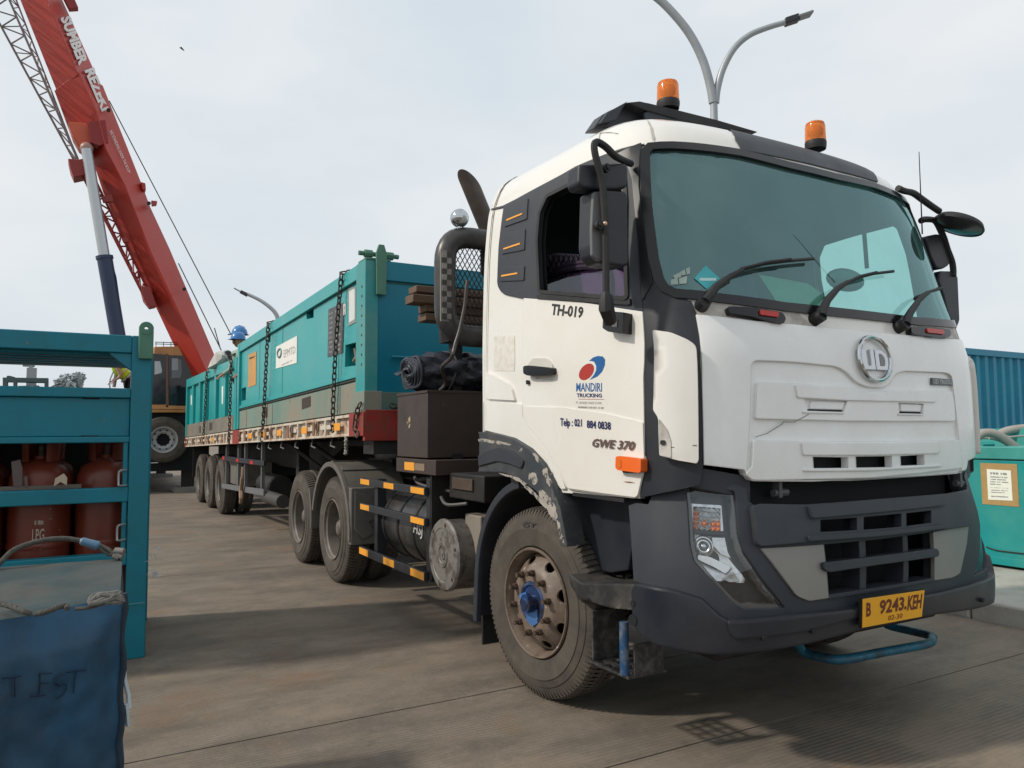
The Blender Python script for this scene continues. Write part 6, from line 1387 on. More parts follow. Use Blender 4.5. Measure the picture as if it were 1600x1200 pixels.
# lettering runs along the right-hand boom face
def on_face(ax, ay):
    q = [mpt(*p) for p in ax]; return q
fa, fb, fc_ = boomsec((70, 0), (212, 0), (145, 0)), boomsec((190, 300), (352, 310), (262, 280)), None
nrm = (fa[2]-fa[1]).cross(fb[1]-fa[1]).normalized()
if nrm.dot(CAM-fa[1]) < 0: nrm = -nrm
def hitface(px, p0=None, nn=None):
    d = ray(*px); p0 = p0 or fa[1]; nn = nn or nrm; return CAM+d*((p0-CAM).dot(nn)/d.dot(nn))
def facetext(t, q, m, off=.04, pl_=None, **k):
    pl_ = pl_ or (fa[1], nrm) 
    qq = [hitface(M_(p)[0], pl_[0], pl_[1]) for p in q]; return text_on(lambda p, o: Vector(p)+pl_[1]*o, qq, t, 'boom_lettering', m, CR, off=off, **k)
facetext('SUMBER', [(196, 62), (260, 222), (292, 210), (230, 52)], mat('boom_white_print', (.68, .62, .60), .5), bold=.05)
fs0, fs1 = boomsec((180, 295), (345, 280), (262, 270)), boomsec((228, 425), (440, 520), (322, 400))
def pln(a, b):
    n = ((a[2]-a[1]).cross(b[1]-a[1])+(b[2]-a[2]).cross(b[2]-b[1])*0).normalized(); n = n if n.dot(CAM-a[1]) > 0 else -n; return (a[1], n)
facetext('REZEKI', [(273, 240), (331, 378), (360, 366), (305, 228)], MATS['boom_white_print'], bold=.05, off=.08)
fs2 = boomsec((300, 500), (480, 622), (352, 520))
facetext('NO STANDING UNDER THE BOOM', [(361, 442), (424, 582), (432, 578), (370, 436)], MATS['boom_white_print'], bold=.0, off=.05, pl_=pln(fs1, fs2))
# lattice jib stowed beside the boom
def truss(pa, pb, qa, qb, n, r, m, name, dz=.0, off=0):
    o = MB().tube([pa, pb], r*1.5, 6).build('jib_chord', m, CR); MB().tube([qa, qb], r*1.5, 6).build('jib_chord', m, CR)
    for k in range(n):
        a0, a1 = k/n, (k+1)/n
        if k % 2 == 0: MB().tube([pa.lerp(pb, a0), qa.lerp(qb, a1)], r, 5).build('jib_brace', m, CR)
        else: MB().tube([qa.lerp(qb, a0), pa.lerp(pb, a1)], r, 5).build('jib_brace', m, CR)
        if k % 3 == 0: MB().tube([pa.lerp(pb, a0), qa.lerp(qb, a0)], r*.8, 5).build('jib_brace', m, CR)
jg = mat('jib_grey_red', (.19, .15, .15), .5); jr = mat('jib_red', (.28, .035, .03), .5)
a1_, a2_ = mpt(-90, -80, .1), mpt(250, 545, .1); b1_, b2_ = mpt(-8, -80, .3), mpt(278, 590, .3); c1_, c2_ = mpt(28, -80, -.3), mpt(240, 470, -.3)
truss(a1_, a2_, b1_, b2_, 22, .018, jg, 'jib'); truss(b1_, mpt(262, 545, .3), c1_, c2_, 20, .014, jg, 'jib')
d1_, d2_ = mpt(268, 580, .2), mpt(495, 1025, .2); e1_2, e2_ = mpt(318, 600, .0), mpt(492, 965, .0)
truss(d1_, d2_, e1_2, e2_, 18, .022, jr, 'jib'); truss(d1_+Vector((-.4, .1, 0)), d2_+Vector((-.4, .1, 0)), d1_, d2_, 12, .018, jr, 'jib')
MB().prism(P4([(228, 545), (262, 548), (280, 545), (285, 600), (248, 608), (236, 580)], .35), (-.5, 0, 0)).build('jib_bracket', jr, CR, .02); MB().prism(P4([(468, 965), (500, 965), (522, 1030), (500, 1035), (480, 1010)], .3), (-.4, 0, 0)).build('jib_bracket', jr, CR, .02)
MB().prism(P4([(338, 668), (372, 660), (380, 685), (345, 688)], .3), (-.1, 0, 0)).build('jib_bracket', jr, CR, .01); MB().prism(P4([(405, 805), (425, 803), (432, 818), (412, 820)], .3), (-.1, 0, 0)).build('jib_bracket', jr, CR, .01)
for a, b in (((365, 345), (770, 1122)), ((595, 885), (738, 1175)), ((735, 1170), (715, 1100))):
    MB().tube([mpt(*a, .15), mpt(*b, .15)], .014, 5).build('hoist_rope', chainm, CR)
# crane superstructure and cab
def cpl(px_, x, th, name, m, bev=.01): return MB().prism([(x, q.y, q.z) for q in [onx(p, x) for p in px_]], (-th, 0, 0)).build(name, m, CR, bev)
kx = -19.0
cab_px = P_((88, 92), (292, 90), (322, 108), (340, 190), (358, 305), (306, 320), (302, 535), (60, 535))
cabin = cpl(cab_px, kx, 2.2, 'crane_cab', craneo, .03)
cpl(P_((62, 138), (170, 146), (170, 480), (62, 480)), kx+.012, .02, 'window', dgl if False else mat('dark_window', (.012, .014, .018), .08, spec=.6), .004)
cpl(P_((184, 150), (290, 152), (312, 165), (345, 305), (305, 318), (302, 500), (188, 496)), kx+.012, .02, 'window', MATS['dark_window'], .004)
cpl(P_((206, 170), (240, 168), (270, 180), (275, 250), (268, 300), (206, 305)), kx+.02, .008, 'pane_glare', mat('pane_reflection', (.11, .125, .135), .15), .002); cpl(P_((92, 190), (130, 190), (142, 250), (140, 268), (92, 280)), kx+.02, .008, 'pane_glare', mat('pane_sky', (.42, .44, .46), .1), 0)  # lighter opaque plates: reflections and sky painted over the dark glass
cpl(P_((208, 172), (248, 172), (250, 250), (208, 252)), kx+.03, .006, 'paper_in_window', mat('dim_paper', (.3, .31, .32), .5), 0)
cpl(P_((168, 140), (184, 140), (186, 500), (168, 500)), kx+.03, .03, 'door_pillar', mat('brown_pillar', (.14, .07, .045), .5), .005)
cpl(P_((60, 485), (302, 490), (300, 512), (60, 510)), kx+.03, .03, 'cab_sill', craneo, .005)
cpl(P_((340, 205), (380, 195), (455, 196), (470, 240), (420, 290), (360, 305)), kx-.2, 1.5, 'engine_hood', craneo, .03)
for y in (60, 72): cpl(P_((96, y), (300, y+6), (300, y+10), (96, y+4)), kx, .03, 'roof_grab_rail', chassis, 0)
for x in (100, 150, 200, 250, 298): cpl(P_((x, 60), (x+4, 60), (x+4, 92), (x, 92)), kx-.1, .03, 'rail_post', chassis, 0)
ca = lambda x, y: onx(P_((x, y))[0], kx)
ly_, lz_ = ca(80, 535), ca(300, 800)
MB().box(-27.5, -19.2, -3.2, -.9, 1.55, 2.15).build('carrier_frame', void, CR)
MB().box(-28.5, -19.35, -3.2, -.75, .55, 1.5).build('carrier_underside', void, CR)
MB().box(-28, -19.6, -8.5, -.75, 2.15, 2.5).build('carrier_deck', chassis, CR)
MB().box(-22, -19.9, -2.2, -1.2, 2.5, 3.2).build('slewing_platform', craneo, CR, .04)
for x, y in ((-19.6, -.95), (-27.5, -.95), (-19.8, -7.8)):
    q = MB().box(x-.15, x+.15, y-.15, y+.15, .12, 1.6).build('outrigger', chassis, CR); MB().box(x-.5, x+.5, y-.35, y+.35, 0, .12).build('outrigger_pad', mat('pad_grey', (.2, .19, .17), .8), q)
# wheel turned to the camera
wc = ca(150, 716)
def crwheel(c):
    w = bpy.data.objects.new('wheel', None); COL.objects.link(w); w.parent = CR; w.matrix_parent_inverse = rootoff(CR); w.location = c; w.rotation_euler.z = pi/2; s_ = 1.10
    w.scale = (s_, s_, s_); sub('tyre', ty_f, w); sub('rim', crrim, w); sub('wheel_nuts', nutr_m, w)['kind'] = 'stuff'; sub('wheel_backing', backd, w); return w
crp = lerpf([(.06, .0), (.15, -.0), (.17, -.03), (.2, -.045), (.262, -.02)])
cm_ = disc_mb(crp, .14, .262, hole_ring(10, .222, .026, .016)); cm_.lathe((0, 0, 0), (0, 1, 0), [(.300, -.105), (.306, -.125), (.300, -.135), (.285, -.130), (.280, -.10), (.262, -.08), (.26, .05)], 64); crrim = cm_.mesh('crane_rim', mat('pale_grey_rim', (.36, .36, .36), .5))
crwheel((wc.x+.02, wc.y, wc.z)); 
MB().box(-19.3, -19.25, wc.y-.9, wc.y+.7, wc.z-.15, wc.z+.75).build('mudguard_plate', void, CR)
MB().box(-18.85, -18.82, wc.y-.52, wc.y-.12, .78, .80).build('bright_strip', mat('strip_white', (.6, .6, .6), .5), CR)
# worker bending on the crane deck
wp = onx((200, 604), -20.6)
V_foot = (wp.x, wp.y, 2.52)
person('person', 'worker in a yellow-green hi-vis vest bending over on the crane deck', (onx((203, 600), -21).x, onx((205, 600), -21).y, onx((203, 606), -21).z-.76), (.15, -1, 0), .85, helm=False, vst=vest, h=1.78, shirt=shirtb, armf=.35)
MB().tube(smooth([onx(p, -20.9) for p in Z_((985, 120), (960, 180), (935, 240), (915, 300), (918, 400))], 4), .02, 6).build('ladder_rail', mat('ladder_grey', (.35, .35, .35), .5), CR)
MB().tube([onx(p, -20.95) for p in Z_((985, 125), (950, 345))], .05, 6).build('boom_prop', mat('dull_grey2', (.25, .22, .22), .6), CR)
MB().box(-21.3, -20.5, onx((206, 600), -21).y-.5, onx((206, 600), -21).y+.5, 2.5, onx((203, 606), -21).z-.80).build('deck_platform', chassis, CR)
# ------------------------------------------------------------------ gas bottle rack, left
RX = -3.38
RK = thing('gas_cylinder_rack', 'teal steel lifting rack holding red gas cylinders at the left edge', 'rack', (-4, -3.7, 0))
yr, yl = -3.02, -4.75; xb = -4.60
def rb(x0, x1, y0, y1, z0, z1, name='frame_beam', m=tealr, bev=.006): return MB().box(x0, x1, y0, y1, z0, z1).build(name, m, RK, bev)
for x0 in (RX-.13, xb): 
    for y0 in (yr-.125, yl): sh_ = .085 if (x0 == xb and y0 > -4) else 0; rb(x0, x0+.13, y0+sh_, y0+sh_+.125, .0, 2.16, 'corner_post')
ym0, ym1 = yl+.126, yr-.126
rb(RX-.11, RX-.002, ym0, ym1, 2.04, 2.16); rb(xb+.01, xb+.11, ym0, ym1+.08, 2.03, 2.15)
for z0, z1 in ((1.735, 1.80), (1.435, 1.475), (1.04, 1.135), (.62, .70), (.08, .22)): 
    rb(RX-.10, RX-.004, ym0, ym1, z0, z1)
for z0, z1 in ((1.72, 1.78), (1.0, 1.08), (.08, .22)): rb(xb+.01, xb+.10, ym0, ym1, z0, z1)
rb(RX-.06, RX-.03, ym0, ym1, 1.476, 1.734, 'front_panel'); rb(xb+.03, xb+.05, ym0, ym1, .22, 1.72, 'back_panel')
for y0 in (yr-.04, yl+.01):
    for z0 in (.08, .66, 1.04, 1.44, 2.03): rb(xb+.131, RX-.131, y0, y0+.05, z0, z0+.09, 'side_beam')
rb(xb+.11, RX-.12, ym0, ym1, 1.745, 1.765, 'sun_block_shelf', void)  # added sheet that keeps the sun off the cylinders below
rb(xb+.06, xb+.075, ym0, ym1, .25, 1.74, 'shade_back_sheet', void)  # black sheet standing for the shade behind the cylinders
rb(xb+.05, RX-.11, ym0, ym1, .20, .24, 'rack_floor', ddirty)
for k in range(5): x = xb+.2+k*.2; rb(x, x+.12, ym0, ym1, 2.02, 2.05, 'roof_slat')
mb = MB()
yc = yr-.126
MB().prism([(RX-.02, yc+.001, 1.92), (RX-.02, yc+.001, 2.039), (RX-.02, yc-.14, 2.039)], (-.06, 0, 0)).build('gusset', tealr, RK, .003)
rb(RX-.05, RX-.012, yc-.0-.035, yc-.005, .68, 1.45, 'inner_post')
for y in (-3.95, -3.38): 
    for z in (1.478, 1.728): MB().box(RX-.03, RX-.024, y-.05, y+.05, z-.004, z+.006).build('drain_slot', void, RK)
for z in (1.15, .79): MB().tube(smooth([(RX-.02, yc+.004-.01, z), (RX+.03, yc-.055, z), (RX+.03, yc-.06, z+.02), (RX+.03, yc-.06, z+.08), (RX+.03, yc-.05, z+.10), (RX-.02, yc-.01, z+.10)], 3), .007, 6).build('grab_loop', mat('worn_silver', (.4, .4, .4), .35, metal=.5), RK)
lg = MB().lathe((RX+.002, yr-.042, 2.21), (1, 0, 0), [(.012, 0), (.046, 0), (.046, .035), (.012, .035), (.012, 0)], 24).build('lifting_eye', greenp, RK, .004)
MB().box(RX+.004, RX+.035, yr-.088, yr+.004, 2.0, 2.205).build('lifting_eye_plate', greenp, RK, .008)
MB().box(RX-.005, RX+.004, yr-.125, yr-.01, .36, .365).build('weld', mat('weld_light', (.1, .3, .32), .5), RK)
GG = 'red gas cylinders standing in the teal rack'
def gas(x, y, label, mark=False):
    T = thing('gas_cylinder', label, 'gas cylinder', (x, y, .24), GG)
    pr = [(0, 0), (.14, .0), (.145, .05), (.178, .07), (.183, .12), (.183, .93), (.178, .97), (.155, 1.03), (.10, 1.07), (.05, 1.09), (.045, 1.11), (0, 1.11)]
    MB().lathe((x, y, .24), (0, 0, 1), pr, 36).lathe((x, y, .24), (0, 0, 1), [(.184, .50), (.187, .51), (.187, .53), (.184, .54)], 36).build('cylinder_body', gasred, T, ang=50)
    MB().lathe((x, y, 1.33), (0, 0, 1), [(.105, -.02), (.11, -.02), (.115, .13), (.108, .13), (.10, -.01)], 28, .3, 5.6).build('valve_collar', gasred, T)
    MB().cyl((x, y, 1.33), (x, y, 1.43), .02, n=8).cyl((x, y, 1.40), (x+.06, y, 1.40), .014, n=8).build('valve', rust, T)
    return T
ys_ = (-3.27, -3.66, -4.05, -4.44)
names = ['front cylinder nearest the right post of the teal rack', 'front cylinder in the middle of the rack with white stencilled mark', 'front cylinder cut by the left edge of the picture', 'front cylinder furthest along the rack beyond the picture edge']
for i, y in enumerate(ys_):
    t_ = gas(-3.70, y, 'dark red gas ' + names[i])
    gas(-4.12, y+.02, 'dark red gas cylinder in the back row behind the ' + ['right', 'stencilled', 'third', 'fourth'][i] + ' front one')
    if i == 1:
        def cyf(u, v, off): a = u; return Vector((-3.70+(.1835+off)*cos(a), -3.66+(.1835+off)*sin(a), v))
        a0 = atan2(-3.60+3.66, .17)
        text_on(cyf, [(-.16, .80), (.20, .80), (.20, .88), (-.16, .88)], 'LPG', 'stencil', mat('stencil_white', (.42, .36, .30), .7), t_, off=.002, bold=.01)
        scribble(cyf, [(-.10, .905), (.16, .905), (.16, .935), (-.10, .935)], 'faint_stencil', MATS['stencil_white'], t_, off=.002, words=1, seed=7)
        scribble(cyf, [(-.08, .745), (.14, .745), (.14, .775), (-.08, .775)], 'faint_stencil', MATS['stencil_white'], t_, off=.002, words=1, seed=7)
        scribble(cyf, [(-.35, 1.10), (.35, 1.10), (.35, 1.13), (-.35, 1.13)], 'faint_stencil', MATS['stencil_white'], t_, off=.002, words=1, seed=7)
mb = MB().box(RX-.16, RX-.115, ym0, -3.42, 1.135, 1.16); mb.build('lashing_strap', mat('grey_strap', (.14, .12, .10), .8), RK)
o = MB().prism([(RX+.01, a, b) for a, b in [(onx(p, RX+.01).y, onx(p, RX+.01).z) for p in L_((246, 765), (285, 742), (300, 762), (298, 795), (270, 780), (240, 800))]], (-.02, 0, 0)).build('torn_tape', mat('cream_tape', (.42, .36, .27), .8), RK)
for a in (((50, 690), (90, 680), (100, 720), (98, 800), (60, 802)), ((108, 758), (122, 752), (124, 802), (112, 804))): MB().prism([(RX-.11, onx(p, RX-.11).y, onx(p, RX-.11).z) for p in L_(*a)], (-.01, 0, 0)).build('grey_flap', mat('grey_rubber_flap', (.12, .09, .08), .7), RK)
pl_ = MB(); 
for k in range(14): c = Vector((-3.36+random.uniform(-.02, .05), -3.0+random.uniform(-.01, .05), .62+random.uniform(-.10, .10))); u = Vector((random.uniform(-1, 1), random.uniform(-1, 1), random.uniform(-1, 1)))*.04; w = Vector((random.uniform(-1, 1), random.uniform(-1, 1), random.uniform(-1, 1)))*.04; pl_.add([c, c+u, c+w], [(0, 1, 2)])
pw = pl_.build('plastic_scrap', mat('clear_plastic_scrap', (.4, .42, .42), .2, alpha=.55), RK); pw['kind'] = 'stuff'
# ------------------------------------------------------------------ tarp-covered box, bottom left
hB = .95
BX = thing('tarp_covered_box', 'blue tarpaulin-covered box with a hand-written word and a wire sling at the bottom left', 'covered crate', (-1, -3.7, 0))
tl, tr2, br, bl_ = [onz(p, hB) for p in ((0, 965), (188, 927), (191, 873), (0, 886))]
dirL = (tl-tr2).normalized(); tl = tr2+dirL*1.4; bl_ = br+(bl_-br).normalized()*1.4
def tarpgrid(p00, p10, p11, p01, nu, nv, fn, name, m):
    mb = MB()
    for j in range(nv+1):
        for i in range(nu+1): a, b = i/nu, j/nv; p = p00.lerp(p10, a).lerp(p01.lerp(p11, a), b); mb.v.append(p+fn(a, b, p))
    for j in range(nv):
        for i in range(nu): k = j*(nu+1)+i; mb.f.append((k, k+1, k+nu+2, k+nu+1))
    return mb.build(name, m, BX, ang=80)
from mathutils import noise as mn
def nzz(p, s, a): return mn.noise(p*s)*a
nF = (tr2-tl).cross(Vector((0, 0, 1))).normalized(); nF = nF if nF.x > 0 else -nF
dn = Vector((0, 0, -1))
FD = lambda a, b, p: (nzz(p, 3, .045)+nzz(Vector((p.x*2, p.y*9, p.z*2.5)), 1.3, .03)+nzz(p, 14, .010)+.02*sin(a*9)*(1-b))*min(1, b*8)
tarpgrid(tl, tr2, tr2+dn*hB+Vector((0, .05, 0)), tl+dn*hB, 90, 80, lambda a, b, p: nF*FD(a, b, p)+Vector((0, 0, -.012*sin(a*pi*3)*(1-b))), 'front_cover', tarpb)
tarpgrid(bl_, br, tr2, tl, 60, 30, lambda a, b, p: Vector((0, 0, 1))*((nzz(p, 4, .03)+nzz(p, 13, .008))*sin(pi*min(1, max(0, b)))*1.-.025*sin(pi*b)*sin(a*pi)-(.012*sin(a*pi*3))*(b > .99)), 'top_cover', tarpt)
tarpgrid(tr2, br, br+dn*hB, tr2+dn*hB, 24, 40, lambda a, b, p: Vector((0, 1, 0))*(nzz(p, 5, .02))*min(1, b*6)*min(1, 6*a), 'side_cover', tarpb)
tarpgrid(bl_, tl, tl+dn*hB, bl_+dn*hB, 6, 6, lambda a, b, p: Vector((0, 0, 0)), 'side_cover', tarpb); tarpgrid(br, bl_, bl_+dn*hB, br+dn*hB, 6, 6, lambda a, b, p: Vector((0, 0, 0)), 'back_cover', tarpb)
eg = [tr2+dn*(i*.05)+Vector((.006, .012+.006*sin(i*1.7), 0)) for i in range(18)]
MB().tube(eg, .010, 6).build('corner_seam', mat('seam_dark', (.02, .035, .05), .8), BX)
def fpt(px, off=.02): d = ray(*px); q = CAM+d*((tr2-CAM).dot(nF)/d.dot(nF)); b = (hB-q.z)/hB; a = (q-tl).dot((tr2-tl).normalized())/(tr2-tl).length; return q+nF*((FD(a, b, q)+.014) if off > .02 else off)
for a, b in (((165, 1068+0), (0, 0)),): pass
for st in ([(600, 685), (606, 760), (622, 830), (626, 900)], [(610, 880), (622, 960), (626, 990)]):
    mb = MB(); q = [fpt(p, .03) for p in N_(*st)]; mb.tube(q, [.008]*len(q), 5); mb.build('frayed_edge', mat('pale_tear', (.42, .48, .52), .7), BX)
hand = mat('marker_ink', (.006, .018, .05), .6)
for st in ([(-20, 748), (30, 744), (78, 738)], [(40, 745), (45, 800), (50, 842)], [(150, 722), (200, 718)], [(150, 722), (152, 765), (150, 832)], [(150, 770), (190, 765)], [(118, 838), (150, 832), (178, 826)], [(268, 722), (232, 735), (222, 765), (250, 785), (290, 775), (296, 800), (275, 838), (245, 846)], [(282, 716), (330, 710), (378, 706)], [(332, 712), (330, 760), (328, 822)]):
    MB().tube([fpt(p, .026) for p in N_(*st)], .0022, 4).build('handwriting', hand, BX)
# ropes and wire sling on top
SL = thing('wire_sling', 'grey wire rope sling with blue ferrule arching over the tarp-covered box', 'wire sling', tuple(br+Vector((0, 0, .02))))
def topd(px, dep): return ond(px, dep)
dpb = (br-CAM).dot(FW)
def spz(pts, deps): return [ond(p, d) for p, d in zip(pts, deps)]
sw = spz(N_((-60, 230), (0, 188), (60, 130), (140, 95), (230, 74), (320, 68), (395, 78)), [dpb-.25, dpb-.22, dpb-.18, dpb-.12, dpb-.08, dpb-.04, dpb-.02]); sp_ = smooth(sw, 8)
MB().tube(sp_, .0085, 8).build('wire_rope', rope, SL)
def helix(path, R, r, turns, name, m, par, ph=0):
    pts = []; n = len(path)*6
    for i in range(n):
        t = i/(n-1)*(len(path)-1); k = min(int(t), len(path)-2); p = path[k].lerp(path[k+1], t-k); d = (path[k+1]-path[k]).normalized(); u = d.cross(Vector((0, 0, 1))).normalized(); w = d.cross(u); a = 2*pi*turns*i/n+ph
        pts.append(p+(u*cos(a)+w*sin(a))*R)
    return MB().tube(pts, r, 5).build(name, m, par)
for k in range(3): helix(sp_, .007, .0045, 34, 'strand', rope, SL, k*2.09)
fe = spz(N_((395, 78), (492, 106)), [dpb-.02, dpb]); MB().tube([fe[0], fe[0].lerp(fe[1], .1), fe[0].lerp(fe[1], .9), fe[1]], [.010, .017, .019, .012], 14).build('ferrule', mat('blue_ferrule', (.07, .16, .27), .4, dirt=(.14, .18, .22), da=.4, ds=30), SL)
ey = spz(N_((492, 100), (530, 118), (560, 140), (590, 152), (608, 140), (600, 124), (575, 122), (545, 148), (515, 132), (494, 112)), [dpb]*10)
MB().tube(smooth(ey, 4), .008, 7).build('eye', rope, SL)
for i, (a, b) in enumerate((((568, 128), (612, 132)), ((575, 145), (605, 158)), ((560, 150), (590, 162)))): q = spz(N_(a, b), [dpb-.03]*2); MB().tube(q, .014, 10).build('shackle', mat('dusty_shackle', (.17, .16, .145), .6), SL)
RPg = 'ropes lying on the tarp-covered box'
def ropeobj(label, px_, dl, r=.011, knot=None):
    T = thing('rope', label, 'rope', (tr2.x, tr2.y, hB), RPg); q = smooth([onz(p, hB+.02+e) for p, e in zip(px_, dl)], 6); MB().tube(q, r*.8, 7).build('rope_core', rope, T)
    for k in range(3): helix(q, r*.7, r*.55, len(q)*.9, 'strand', rope, T, k*2.09)
    return T
ropeobj('dark twisted rope along the front edge of the blue covered box', N_((0, 388), (60, 405), (110, 425), (150, 440)), [0, 0, .0, -.01], .007)
ropeobj('dark twisted rope end near the middle of the dusty tarp top', N_((180, 440), (240, 425), (290, 405), (325, 400), (330, 412)), [-.01, 0, .005, .0, 0], .007)
kn = thing('rope', 'pale knotted rope tied at the right corner of the blue covered box', 'rope', tuple(tr2), RPg)
mb = MB(); kc = onz(N_((525, 372))[0], hB+.03)
for i in range(9):
    q = [kc+Vector((random.uniform(-.02, .02), random.uniform(-.045, .045), random.uniform(-.012, .02))) for _ in range(5)]; mb.tube(smooth(q+[q[0]], 5), .007, 6)
mb.build('knot', mat('pale_rope', (.15, .145, .13), .9, var=.3, vs=50, bump=1, bs=200), kn)
ln_ = [onz(p, hB+.015) for p in N_((370, 415), (430, 410), (470, 400), (560, 375), (592, 378))]; MB().tube(smooth(ln_, 5), .006, 6).build('rope_tail', rope, kn)
# ------------------------------------------------------------------ right side: skip, container, hoses
GY = 4.45
SK = thing('steel_skip', 'bright teal steel tank box with a paper notice taped on its side', 'skip', (-2, 5.2, .135))
skipm = mat('bright_teal_paint', (.005, .26, .262), .42, var=.1, vs=2, dirt=(.06, .30, .26), da=.35, ds=2.2, dsharp=.2, dirt2=(.2, .16, .1), d2a=.06, d2s=9)
bmb = MB().box(-9, 3.5, GY, GY+1.6, .16, 1.19).build('tank_side', skipm, SK, .01)
MB().box(-9.02, 3.52, GY-.02, GY+1.62, 1.195, 1.32).build('top_rim', mat('rim_teal_light', (.05, .30, .27), .5, var=.15, vs=4), SK, .01)
MB().box(-9, 3.5, GY-.012, GY-.001, .165, .24).build('base_flange', skipm, SK, .003)
cr_ = smooth([ony(p, GY-.012) for p in R_((385, 850), (420, 862), (460, 868), (528, 876))], 4); MB().tube(cr_, .006, 5).build('thin_cable', black, SK)
nt_ = MB().prism([(q.x, GY-.004, q.z) for q in [ony(p, GY-.004) for p in X_((130, 800), (368, 808), (382, 1085), (145, 1066))]], (0, .003, 0)).build('brown_tape', tape, SK)
pq_ = [ony(p, GY-.008) for p in X_((182, 1038), (340, 1045), (328, 850), (172, 840))]
pp2 = MB().prism([(q.x, GY-.007, q.z) for q in pq_], (0, .002, 0)).build('paper_notice', paper, nt_)
for i, a in enumerate(((.15, .84, .85, .92), (.12, .74, .88, .78), (.12, .66, .80, .70), (.12, .58, .88, .62), (.12, .50, .6, .54), (.12, .40, .88, .415), (.12, .31, .85, .34), (.12, .24, .7, .27), (.12, .10, .85, .14))):
    scribble(plane_fn((0, -1, 0)), ql(pq_, *a), 'small_print', mat('ink_grey', (.32, .32, .34), .6), pp2, off=.002, words=4, seed=i)
hg = mat('grey_hose', (.32, .30, .27), .6, var=.1, vs=9)
HG = 'hoses lying over the teal tank box'
def hose_o(lab, pts, d, r): 
    o = MB().tube(smooth([ond(p, d) for p in pts], 6), r, 10).build('hose', hg, None); tag(o, lab, 'hose', HG)
dh = (Vector((-1.9, GY+.5, 1.3))-CAM).dot(FW)
hose_o('fat pale grey hose arching down to the teal tank rim', X_((90, 650), (140, 612), (190, 606), (245, 622), (300, 655), (345, 690), (380, 720)), dh, .045)
hose_o('pale grey hose rising to the right behind the arched one', X_((245, 622), (290, 598), (350, 583), (430, 574), (520, 570)), dh+.5, .045)
hose_o('thin pale cable running level above the teal tank rim', X_((110, 640), (250, 638), (414, 626), (520, 622)), dh+.2, .012)
hose_o('thin pale cable drooping towards the teal tank rim', X_((190, 640), (250, 655), (300, 680), (340, 700)), dh+.1, .012)
MB().tube([ond(p, dh-.1) for p in X_((140, 680), (215, 678))], .03, 6).build('valve', skipm, SK)
MB().box(-6, -.2, GY+1.0, GY+1.04, 1.32, 1.50).build('back_fin', MATS['rim_teal_light'], SK)
CB = thing('shipping_container', 'tall corrugated blue shipping container behind the teal tank box', 'container', (-5, 10, .135))
xc, ycs, yce = -3.62, 5.9, 12.0
cbm = mat('blue_corrugated_paint', (.001, .19, .31), .42, var=.08, vs=2, dirt=(.008, .23, .33), da=.3, ds=2)
prof2 = []; y = ycs; i = 0
while y < yce: prof2 += [(xc-.0, y), (xc-.0, y+.07), (xc-.036, y+.105), (xc-.036, y+.175)]; y += .21
mb = MB(); n2 = len(prof2)
for z in (.3, 2.52): mb.v += [Vector((a, b, z)) for a, b in prof2]
mb.f = [(k, k+1, n2+k+1, n2+k) for k in range(n2-1)]; mb.build('corrugated_wall', cbm, CB, ang=20)
MB().box(xc-.08, xc+.03, ycs-.05, yce, 2.52, 2.61).build('top_rail', cbm, CB, .006); MB().box(xc-.08, xc+.03, ycs-.05, yce, .14, .3).build('bottom_rail', cbm, CB, .006)
MB().box(xc-.1, xc+.03, ycs-.15, ycs-.052, .14, 2.61).build('corner_post', cbm, CB, .006); MB().box(xc-2.4, xc-.1, ycs-.05, yce, .14, 2.58).build('container_body', cbm, CB)
# ------------------------------------------------------------------ street lamps
def lamp(label, base_px, dep, paths, rads, head_px, pole_to, rp=.085):
    b = ond(base_px, dep); T = thing('street_lamp', label, 'street lamp', (b.x, b.y, 0), 'street lamps along the yard'); mb = MB().tube([(b.x, b.y, 0), b, ond(pole_to, dep)], [rp*1.5, rp, rp*.95], 14).build('pole', galv, T)
    for pth, rr in zip(paths, rads):
        q = smooth([ond(p, dep) for p in pth], 6); n = len(q); MB().tube(q, [rr[0]+(rr[1]-rr[0])*i/(n-1) for i in range(n)], 12).build('arm', galv, T)
    for h in head_px:
        a, b2 = ond(h[0], dep), ond(h[1], dep); d = (b2-a); mb = MB().bar(a, a+d*.5, .22, .14).build('lamp_head', greyd, T, .02); MB().bar(a+d*.45, b2, .26, .05).build('lamp_lens', mat('lamp_grey', (.2, .21, .22), .4), mb, .01)
    MB().box(b.x-.25, b.x+.25, b.y-.25, b.y+.25, 0, .3).build('base', concrete, T)
    return T
lamp('grey street lamp with two curved arms rising behind the white cab roof', O_((820, 655))[0], 17, [O_((815, 560), (800, 470), (760, 330), (690, 190), (600, 75), (500, -20), (380, -90), (200, -150)), O_((828, 560), (838, 480), (870, 370), (930, 262), (1010, 192), (1110, 150), (1220, 118))], [(.10, .085), (.085, .06)], [(O_((1205, 122))[0], O_((1350, 74))[0]), (O_((215, -145))[0], O_((60, -190))[0])], O_((818, 540))[0])
lamp('small grey street lamp with one bent arm beyond the teal containers', (434, 500), 30, [[(434, 500), (432, 492), (424, 482), (408, 470), (392, 462), (380, 457)]], [(.09, .06)], [((386, 461), (367, 451))], (434, 500), .08)
